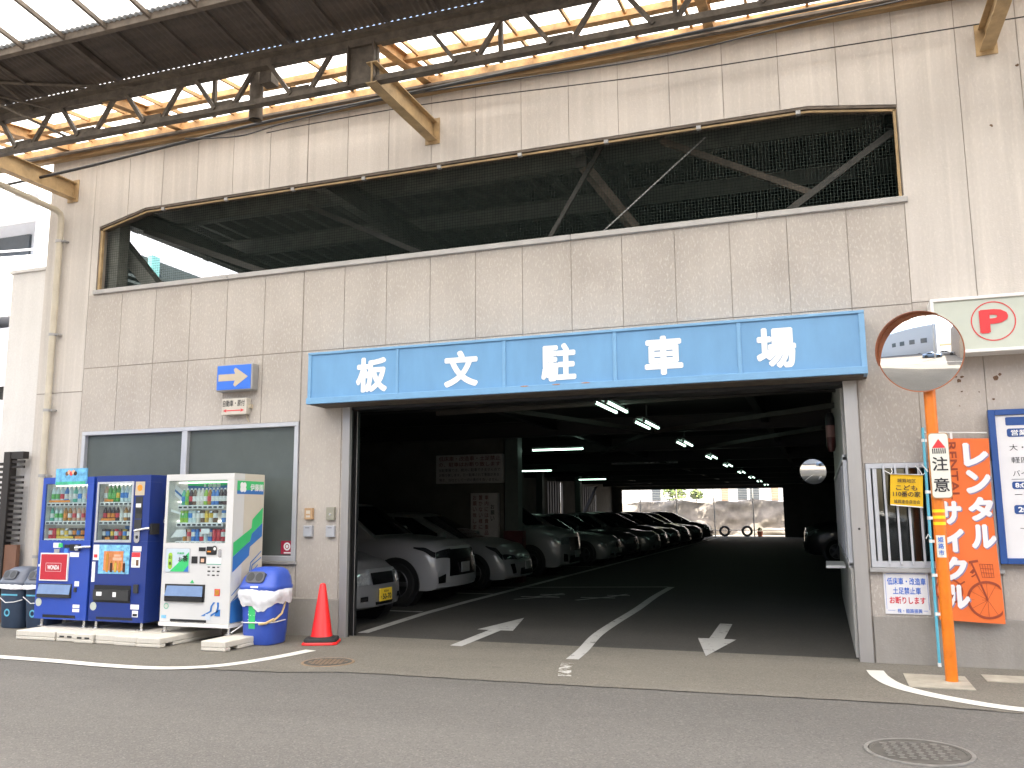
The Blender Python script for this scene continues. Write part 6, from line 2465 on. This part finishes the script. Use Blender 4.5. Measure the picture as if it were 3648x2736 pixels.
KEI = dict(name="parked_hatchback", L=3.39, W=1.475, H=1.50, zb=0.20, nose=0.74, hood=0.95, belt=0.97, trunk=0.98, cowl=0.78, rf=1.45, rr=3.0, tail=3.3, lean=0.10, wr=0.28, wf=0.62, wb=2.95, plate_z=(0.31, 0.475), platem=m_platey, plate_v=-0.02, bow=0.75,
           plate_text=("姫路580", "50-70", "か"),
           nose_parts=[("grille", [(-0.44, 0.60), (0.44, 0.60), (0.47, 0.90), (-0.47, 0.90)], m_grille),
                       ("headlight", [(0.50, 0.60), (0.99, 0.62), (0.99, 0.90), (0.52, 0.93)], m_lens),
                       ("lower_grille", [(-0.35, 0.04), (0.35, 0.04), (0.38, 0.13), (-0.38, 0.13)], m_grille),
                       ("fog_light", [(0.62, 0.18), (0.82, 0.18), (0.82, 0.32), (0.62, 0.32)], m_grille)])
PRI = dict(name="parked_hatchback", L=4.46, W=1.745, H=1.49, zb=0.19, nose=0.72, hood=0.98, belt=0.96, trunk=1.06, lamp_tip=0.6, cowl=0.98, rf=2.05, rr=3.4, tail=4.3, lean=0.16, wr=0.31, wf=0.88, wb=3.58, plate_z=(0.37, 0.53), bow=1.0,
           nose_parts=[("grille", [(-0.42, 0.72), (0.42, 0.72), (0.48, 0.80), (-0.48, 0.80)], m_grille),
                       ("lower_grille", [(-0.48, 0.08), (0.48, 0.08), (0.42, 0.36), (-0.42, 0.36)], m_grille),
                       ("headlight", [(0.50, 0.70), (0.97, 0.78), (1.0, 1.0), (0.58, 0.86)], m_lensdk),
                       ("fog_light", [(0.66, 0.16), (0.80, 0.16), (0.84, 0.56), (0.68, 0.56)], m_grille)])
VAN = dict(name="parked_minivan", L=4.8, W=1.82, H=1.88, zb=0.22, nose=0.98, hood=1.16, belt=1.14, trunk=1.16, cowl=0.85, rf=1.75, rr=4.6, tail=4.75, lean=0.07, wr=0.33, wf=0.92, wb=3.80, plate_z=(0.42, 0.58), bow=0.9, tum=0.12,
           nose_parts=[("grille", [(-0.52, 0.45), (0.52, 0.45), (0.58, 0.88), (-0.58, 0.88)], m_chrome),
                       ("lower_grille", [(-0.6, 0.06), (0.6, 0.06), (0.55, 0.30), (-0.55, 0.30)], m_grille),
                       ("headlight", [(0.58, 0.66), (0.99, 0.72), (0.99, 0.93), (0.60, 0.90)], m_lens),
                       ("fog_light", [(0.70, 0.12), (0.90, 0.12), (0.90, 0.40), (0.70, 0.34)], m_grille)])
SED = dict(name="parked_sedan", L=4.7, W=1.76, H=1.44, zb=0.18, nose=0.70, hood=0.92, belt=0.94, trunk=0.98, cowl=1.32, rf=2.15, rr=3.3, tail=4.0, lean=0.08, wr=0.31, wf=0.88, wb=3.62, plate_z=(0.33, 0.49), bow=1.1,
           nose_parts=[("grille", [(-0.38, 0.55), (0.38, 0.55), (0.42, 0.86), (-0.42, 0.86)], m_grille),
                       ("lower_grille", [(-0.5, 0.06), (0.5, 0.06), (0.45, 0.24), (-0.45, 0.24)], m_grille),
                       ("headlight", [(0.46, 0.60), (0.97, 0.66), (0.99, 0.92), (0.48, 0.88)], m_lens),
                       ("fog_light", [(0.66, 0.14), (0.84, 0.14), (0.84, 0.28), (0.66, 0.28)], m_grille)])
p_silver = paintm("silver", (0.20, 0.20, 0.21), 0.4)
p_white = paintm("white pearl", (0.30, 0.30, 0.31))
p_white2 = paintm("white", (0.19, 0.195, 0.20))
p_grey = paintm("grey", (0.16, 0.165, 0.17), 0.4)
p_black = paintm("black", (0.012, 0.012, 0.013))
p_dark = paintm("dark", (0.05, 0.05, 0.055), 0.3)
GC = "cars parked in the garage row"
car("silver small car with a yellow number plate just behind the left jamb", "car", 4.22, 1.25, KEI, p_silver, GC)
car("white tall car with a black grille and chrome blades, second from the entrance", "car", 4.15, 4.2, SUV, p_white, GC)
car("white low wedge-nosed car in front of the inner wall notice boards", "car", 4.25, 7.2, PRI, p_white2, GC)
car("white boxy minivan with chrome grille just past the greenish pillar", "car", 4.28, 10.75, VAN, p_white2, GC)
car("pale saloon car parked next past the white minivan", "car", 4.35, 15.1, SED, p_white2, GC)
car("dark grey car next past the pale saloon in the garage row", "car", 4.3, 17.85, SED, p_dark, GC)
car("grey car with black roof, third past the white minivan", "car", 4.5, 20.6, dict(SED, H=1.47), p_grey, GC)
car("black car, fourth past the white minivan", "car", 4.35, 23.3, PRI, p_black, GC)
car("black car, fifth past the white minivan", "car", 4.35, 26.0, dict(SED, H=1.47), p_black, GC)
car("dark grey car third from last in the row, before the far opening", "car", 4.4, 28.8, PRI, p_dark, GC)
car("black car second from last in the row, before the far opening", "car", 4.4, 32.5, SED, p_black, GC)
car("dark car just before the far opening, last of the row", "car", 4.5, 36.0, PRI, p_black, GC)
car("black minivan parked alone on the right side of the garage", "car", 9.2, 18.0, VAN, p_black, None, face=-1)

# ================================================================== BEYOND THE FAR OPENING
m_dirt = mat("sandy ground", (0.20, 0.19, 0.165, 1), 0.95, noise=0.2, scale=3)
b = MB()
b.add([(-40, 43.4, -0.006), (40, 43.4, -0.006), (40, 60, -0.006), (-40, 60, -0.006)], [(0, 1, 2, 3)], m_dirt)
tag(b.build("yard"), kind="structure")
m_rock = mat("sprayed rock wall", (0.17, 0.155, 0.135, 1), 0.95, noise=0.35, scale=1.6, bump=1.0, bscale=5)
b = MB()
vs, fs = [], []
nx, nz = 120, 16
rg = random.Random(4)
from mathutils import noise as mn
for i in range(nx + 1):
    for k in range(nz + 1):
        x = -14 + 34 * i / nx
        z = 2.15 * k / nz
        y = 47.2 + z * 0.25 - 0.45 * mn.noise(Vector((x * 0.7, z * 1.1, 3))) - 0.25 * mn.noise(Vector((x * 2.1, z * 2.3, 9)))
        z2 = z + (0.18 * mn.noise(Vector((x * 0.6, 7, 1))) if k == nz else 0)
        vs.append((x, y, z2 - 0.02))
for i in range(nx):
    for k in range(nz):
        a = i * (nz + 1) + k
        fs.append((a, a + nz + 1, a + nz + 2, a + 1))
for i in range(nx):
    a = i * (nz + 1) + nz
    n_ = len(vs)
    x = vs[a][0]
    vs += [(vs[a][0], 52, vs[a][2]), (vs[a + nz + 1][0], 52, vs[a + nz + 1][2])]
    fs.append((a, a + nz + 1, n_ + 1, n_))
b.add(vs, fs, m_rock)
tag(b.build("rock_wall", smooth=True, angle=90), "rough pale rock face seen through the far garage opening", "rock wall")
s = thing("wire_fence", "wire fence on slim poles across the far garage opening", "fence", (3, 43.9, 0))
m_pole = mat("galvanised pole", (0.40, 0.40, 0.38, 1), 0.5, 0.4, noise=0.1)
for xx in (-0.76, 1.47, 3.69, 5.95):
    b = MB()
    b.tube([(xx, 43.9, -0.01), (xx - 0.02, 43.9, 2.9)], 0.035, m_pole, 8)
    b.build("fence_post", s)
b = MB()
for zz in [2.15 + 0.1 * k for k in range(7)]:
    b.bar((-1.7, 43.9, zz), (7.6, 43.9, zz), 0.012, 0.012, m_pole)
b.bar((2.7, 44.6, 0.36), (7.8, 44.6, 0.36), 0.12, 0.05, m_white)
b.build("wire", s)
m_tyre2 = mat("old tyre grey", (0.10, 0.095, 0.09, 1), 0.9, noise=0.3, scale=9)
for (xx, lb) in ((4.24, "old tyre standing upright by the far opening, the left one"), (5.53, "old tyre standing upright by the far opening, the right one")):
    b = MB()
    b.lathe([(0.19, -0.1), (0.24, -0.13), (0.30, -0.12), (0.325, -0.05), (0.325, 0.05), (0.30, 0.12), (0.24, 0.13), (0.19, 0.1), (0.19, -0.1)], (xx, 43.95, 0.32), m_tyre2, axis='y', seg=32)
    tag(b.build("old_tyre", smooth=True), lb, "tyre", "old tyres by the far opening")
s = thing("potted_plant", "orange pot with a small green plant right of the old tyres", "potted plant", (6.26, 44.0, 0))
b = MB()
b.lathe([(0.0, 0.0), (0.12, 0.0), (0.17, 0.3), (0.15, 0.31), (0.0, 0.28)], (6.26, 44.0, 0), mat("terracotta orange", (0.65, 0.2, 0.1, 1), 0.7, noise=0.1), seg=16)
b.build("pot", s)
m_leaf = mat("leaf green", (0.07, 0.13, 0.03, 1), 0.6, noise=0.5, scale=3)
m_leaf2 = mat("leaf light green", (0.16, 0.22, 0.05, 1), 0.6, noise=0.5, scale=3)


def foliage(b, c, r, n, size, rg, ms):
    for _ in range(n):
        while True:
            p = Vector((rg.uniform(-1, 1), rg.uniform(-1, 1), rg.uniform(-1, 1)))
            if p.length < 1:
                break
        k = 0.72 + 0.28 * mn.noise(p * 2.1 + Vector(c))
        p = Vector((c[0] + p.x * r[0] * k, c[1] + p.y * r[1] * k, c[2] + p.z * r[2] * k))
        a = Vector((rg.gauss(0, 1), rg.gauss(0, 1), rg.gauss(0, 0.6))).normalized() * size * rg.uniform(0.6, 1.3)
        d = a.cross(Vector((rg.gauss(0, 1), rg.gauss(0, 1), rg.gauss(0, 1)))).normalized() * size * 0.45
        b.add([p - a, p + d, p + a, p - d], [(0, 1, 2, 3)], rg.choice(ms))


b = MB()
foliage(b, (6.26, 44.0, 0.42), (0.2, 0.15, 0.16), 60, 0.06, random.Random(3), [m_leaf, m_leaf2])
b.build("leaves", s)
m_bw = mat("white siding", (0.42, 0.43, 0.45, 1), 0.7, noise=0.04)
m_bwin = mat("window dark", (0.05, 0.06, 0.07, 1), 0.1, noise=0.1)
s = thing("far_building", "white house with brown window strips above the rock face beyond the garage", "building", (3, 52, 0))
b = MB()
b.box(-12, 52, 1.9, 18, 60, 9, m_bw)
for k in range(26):
    b.box(-12, 51.985, 2.0 + k * 0.25, 18, 51.9995, 2.015 + k * 0.25, m_alu_dull)
b.build("wall", s)
m_brick = mat("brown slats", (0.20, 0.13, 0.09, 1), 0.8, noise=0.2)
for xx in (3.3, 6.6, 7.4):
    b = MB()
    b.box(xx, 51.93, 2.2, xx + 0.45, 51.984, 4.4, m_brick)
    b.build("shutter", s)
for xx in (-1.5, 4.4, 5.2):
    b = MB()
    b.box(xx, 51.93, 2.3, xx + 0.6, 51.984, 4.3, m_bwin)
    b.build("window", s)
for (cx, cz, rx, rz, lb) in ((0.5, 2.75, 1.2, 0.8, "leafy green shrub on top of the rock face, left of the other"), (1.9, 2.6, 0.6, 0.42, "smaller leafy shrub on top of the rock face, right of the other")):
    b = MB()
    foliage(b, (cx, 49.5, cz), (rx, 0.6, rz), 500, 0.12, random.Random(int(cz * 100)), [m_leaf, m_leaf2])
    b.tube([(cx, 49.5, 2.0), (cx, 49.5, cz)], 0.03, m_steel_br, 6)
    tag(b.build("shrub"), lb, "shrub", "shrubs on top of the rock face")
# tree shading the rock face
t = thing("broadleaf_tree", "broadleaf tree shading the rock face, its lowest leaves at the top of the far opening", "tree", (2.2, 45.2, 0))
b = MB()
b.tube([(9.5, 45.6, -0.05), (9.3, 45.6, 2.5), (8.8, 45.5, 4.2)], [0.22, 0.17, 0.12], m_steel_br, 10)
for (px, pz) in ((5.5, 5.6), (3.2, 5.4), (7.5, 6.6), (1.0, 5.8)):
    b.tube([(8.8, 45.5, 4.2), ((8.8 + px) / 2, 45.3, (4.2 + pz) / 2 + 0.4), (px, 45.2, pz)], [0.1, 0.07, 0.03], m_steel_br, 7)
b.build("trunk", t)
b = MB()
rg = random.Random(11)
for (cx, cy, cz, rx, rz, n) in ((5.5, 45.2, 5.8, 2.2, 1.2, 1300), (2.2, 45.4, 5.4, 2.0, 1.1, 1100), (8.2, 45.4, 6.6, 2.0, 1.4, 1000), (0.2, 45.3, 5.6, 1.5, 1.0, 700), (1.2, 45.0, 3.9, 0.9, 0.7, 250)):
    foliage(b, (cx, cy, cz), (rx, 1.3, rz), n, 0.16, rg, [m_leaf, m_leaf2])
b.build("crown", t)

# ================================================================== LEFT NEIGHBOURS
m_pale = concrete_panel("neighbour render", (0.62, 0.60, 0.58, 1), streak=0.06, fleck=0.08, dirt=0.2)
s = thing("boundary_wall", "tall plain grey wall joining the left end of the parking building", "wall", (-1.2, 0.1, 0))
b = MB()
b.box(-1.56, 0.03, -0.02, -0.885, 3.2, 5.08, m_pale)
b.box(-1.60, 0.0, 5.081, -0.885, 3.25, 5.13, m_pale)
b.build("wall", s)
m_ware = mat("warehouse render", (0.42, 0.42, 0.42, 1), 0.7, noise=0.05)
m_apt = mat("white apartment render", (0.80, 0.81, 0.83, 1), 0.7, noise=0.04)
m_aptg = mat("apartment grey soffit", (0.55, 0.57, 0.62, 1), 0.7, noise=0.05)
m_tealp = mat("teal pipe", (0.12, 0.30, 0.30, 1), 0.5, noise=0.08)
s = thing("apartment_building", "white apartment building with rounded balcony parapets at the left edge", "building", (-8, 4, 0))
b = MB()
b.box(-18, 4.2, -0.02, -4.9, 14, 5.5, m_aptg)
b.box(-18, 5.6, 5.5, -4.9, 14, 14, m_aptg)
b.box(-5.96, 4.15, 5.501, -4.9, 5.6, 14, m_apt)
b.build("wall", s)
for (z0, z1) in ((5.72, 7.05), (8.45, 9.9), (11.2, 12.4)):
    b = MB()
    pts = []
    for k in range(17):
        x = -16 + 10.05 * k / 16
        y = 4.15 - 0.55 * math.sin(math.pi * (k / 16) ** 0.8)
        pts.append((x, y))
    vs, fs = [], []
    for (x, y) in pts:
        vs += [(x, y, z0), (x, y, z1), (x, y + 0.14, z1), (x, y + 0.14, z0)]
    for i in range(len(pts) - 1):
        for j in range(4):
            fs.append((4 * i + j, 4 * i + 4 + j, 4 * i + 4 + (j + 1) % 4, 4 * i + (j + 1) % 4))
    b.add(vs, fs, m_apt)
    b.poly([(x, y + 0.02, z0 + 0.02) for (x, y) in pts] + [(-5.97, 5.59, z0 + 0.02), (-16, 5.59, z0 + 0.02)], m_apt, off=(0, 0, 0.15))
    bp_ = b.build("balcony", s)
    b = MB()
    b.tube([(x, y + 0.06, z1 + 0.14) for (x, y) in pts], 0.025, m_alu, 8)
    b.build("handrail", bp_, smooth=True)
b = MB()
b.tube([(-7.2, 5.45, 5.8), (-7.2, 5.45, 13)], 0.10, m_tealp, 10)
b.build("downpipe", s, smooth=True)
b = MB()
b.box(-9.6, 5.53, 6.2, -7.75, 5.595, 8.15, m_bwin)
b.build("window", s)

# low roof seen through the left end of the upper storey
m_louv = mat("dark louvre roof", (0.035, 0.05, 0.05, 1), 0.7, noise=0.2)
s = thing("louvred_shed", "dark louvred shed glimpsed through the left end of the upper opening", "shed", (-3.5, 8, 0))
b = MB()
b.box(-2.36, 2.45, -0.02, -2.2, 14, 6.38, m_louv)
for k in range(16):
    b.box(-2.199, 2.45, 4.2 + k * 0.12, -2.14, 14, 4.25 + k * 0.12, m_louv)
b.box(-2.199, 3.45, 4.2, -2.1, 3.66, 6.42, m_tealp)
b.build("wall", s)

m_slat = mat("charred slats", (0.022, 0.018, 0.016, 1), 0.7, noise=0.3)
s = thing("slatted_screen", "black slatted timber screen behind the dark bins at the left edge", "fence", (-1.1, -0.12, 0))
b = MB()
b.box(-1.22, -0.16, 0.0, -1.10, -0.04, 2.37, m_slat)
b.box(-1.10, -0.15, 2.27, -0.87, -0.05, 2.37, m_slat)
b.build("post", s)
b = MB()
for k in range(16):
    zz = 1.10 + k * 0.074
    if k not in (13,):
        b.box(-1.095, -0.13, zz, -0.87, -0.10, zz + 0.036, m_slat)
b.build("slat", s)
b = MB()
for k in range(23):
    zz = 0.55 + k * 0.074
    b.box(-1.38 + 0.006 * (k % 2), -0.14, zz, -1.225, -0.11, zz + 0.042, m_slat)
b.build("slat", s)
m_brown = mat("brown panel", (0.16, 0.075, 0.045, 1), 0.6, noise=0.12)
b = MB()
b.box(-1.095, -0.14, 0.0, -0.87, -0.08, 1.06, m_brown)
b.build("lower_panel", s)
b = MB()
for k in range(7):
    b.box(-1.45, -0.2, 0.08 * k, -1.225, -0.05, 0.08 * k + 0.07, m_irongrey)
b.build("brick_base", s)
s = thing("potted_bush", "green bush poking past the slatted screen at the left edge", "bush", (-1.75, -0.2, 0))
b = MB()
foliage(b, (-1.75, -0.15, 0.85), (0.34, 0.25, 0.55), 420, 0.06, random.Random(21), [m_leaf, m_leaf2])
b.build("leaves", s)
b = MB()
b.lathe([(0.0, 0), (0.16, 0), (0.21, 0.34), (0.18, 0.34), (0, 0.3)], (-1.75, -0.15, 0), m_irongrey, seg=16)
b.build("pot", s)

# ================================================================== ACROSS THE STREET (seen in the mirrors)
s = thing("white_warehouse", "white building across the street, seen only in the traffic mirror", "building", (6, -34, 0))
b = MB()
b.box(-40, -44, -0.02, 9.0, -25, 12, m_ware)  # wall raised and brought nearer to keep low sky light out of the garage
b.build("wall", s)
b = MB()
for k in range(4):
    b.box(-12 + k * 5, -24.99, 4.5, -9.5 + k * 5, -24.95, 6.5, m_bwin)
b.build("window", s)
m_brickw = mat("brick tan", (0.30, 0.24, 0.19, 1), 0.85, noise=0.25, scale=8)
s = thing("brick_house", "tan brick building across the street, at the right of the mirror image", "building", (22, -18, 0))
b = MB()
b.box(14, -26, -0.02, 40, -13.5, 9, m_brickw)
for k in range(30):
    b.box(13.985, -26, 0.2 + k * 0.26, 13.999, -13.5, 0.215 + k * 0.26, m_alu_dull)
b.build("wall", s)
b = MB()
b.box(16, -13.49, 0.0, 17.2, -13.45, 2.2, m_bwin)
b.build("door", s)
b = MB()
b.lathe([(0.17, 0.0), (0.13, 9.0), (0.0, 9.0)], (9.3, -14.2, -0.02), m_alu_dull, seg=16)
tag(b.build("utility_pole", smooth=True), "grey utility pole across the street, crossing the mirror image", "utility pole")
p_blue = paintm("steel blue", (0.10, 0.16, 0.26), 0.4)
car("dark blue car parked across the street, reflected in the traffic mirror", "car", 10.8, -16.0, SED, p_blue, None, face=1)
car("white car parked across the street, reflected in the traffic mirror", "car", 13.9, -18.6, SED, p_white, None, face=1)
b = MB()
b.add([(2, -10.95, -0.001), (60, -10.95, -0.001), (60, -10.8, -0.001), (2, -10.8, -0.001)], [(0, 1, 2, 3)], m_line)
tag(b.build("road_marking"), kind="structure")
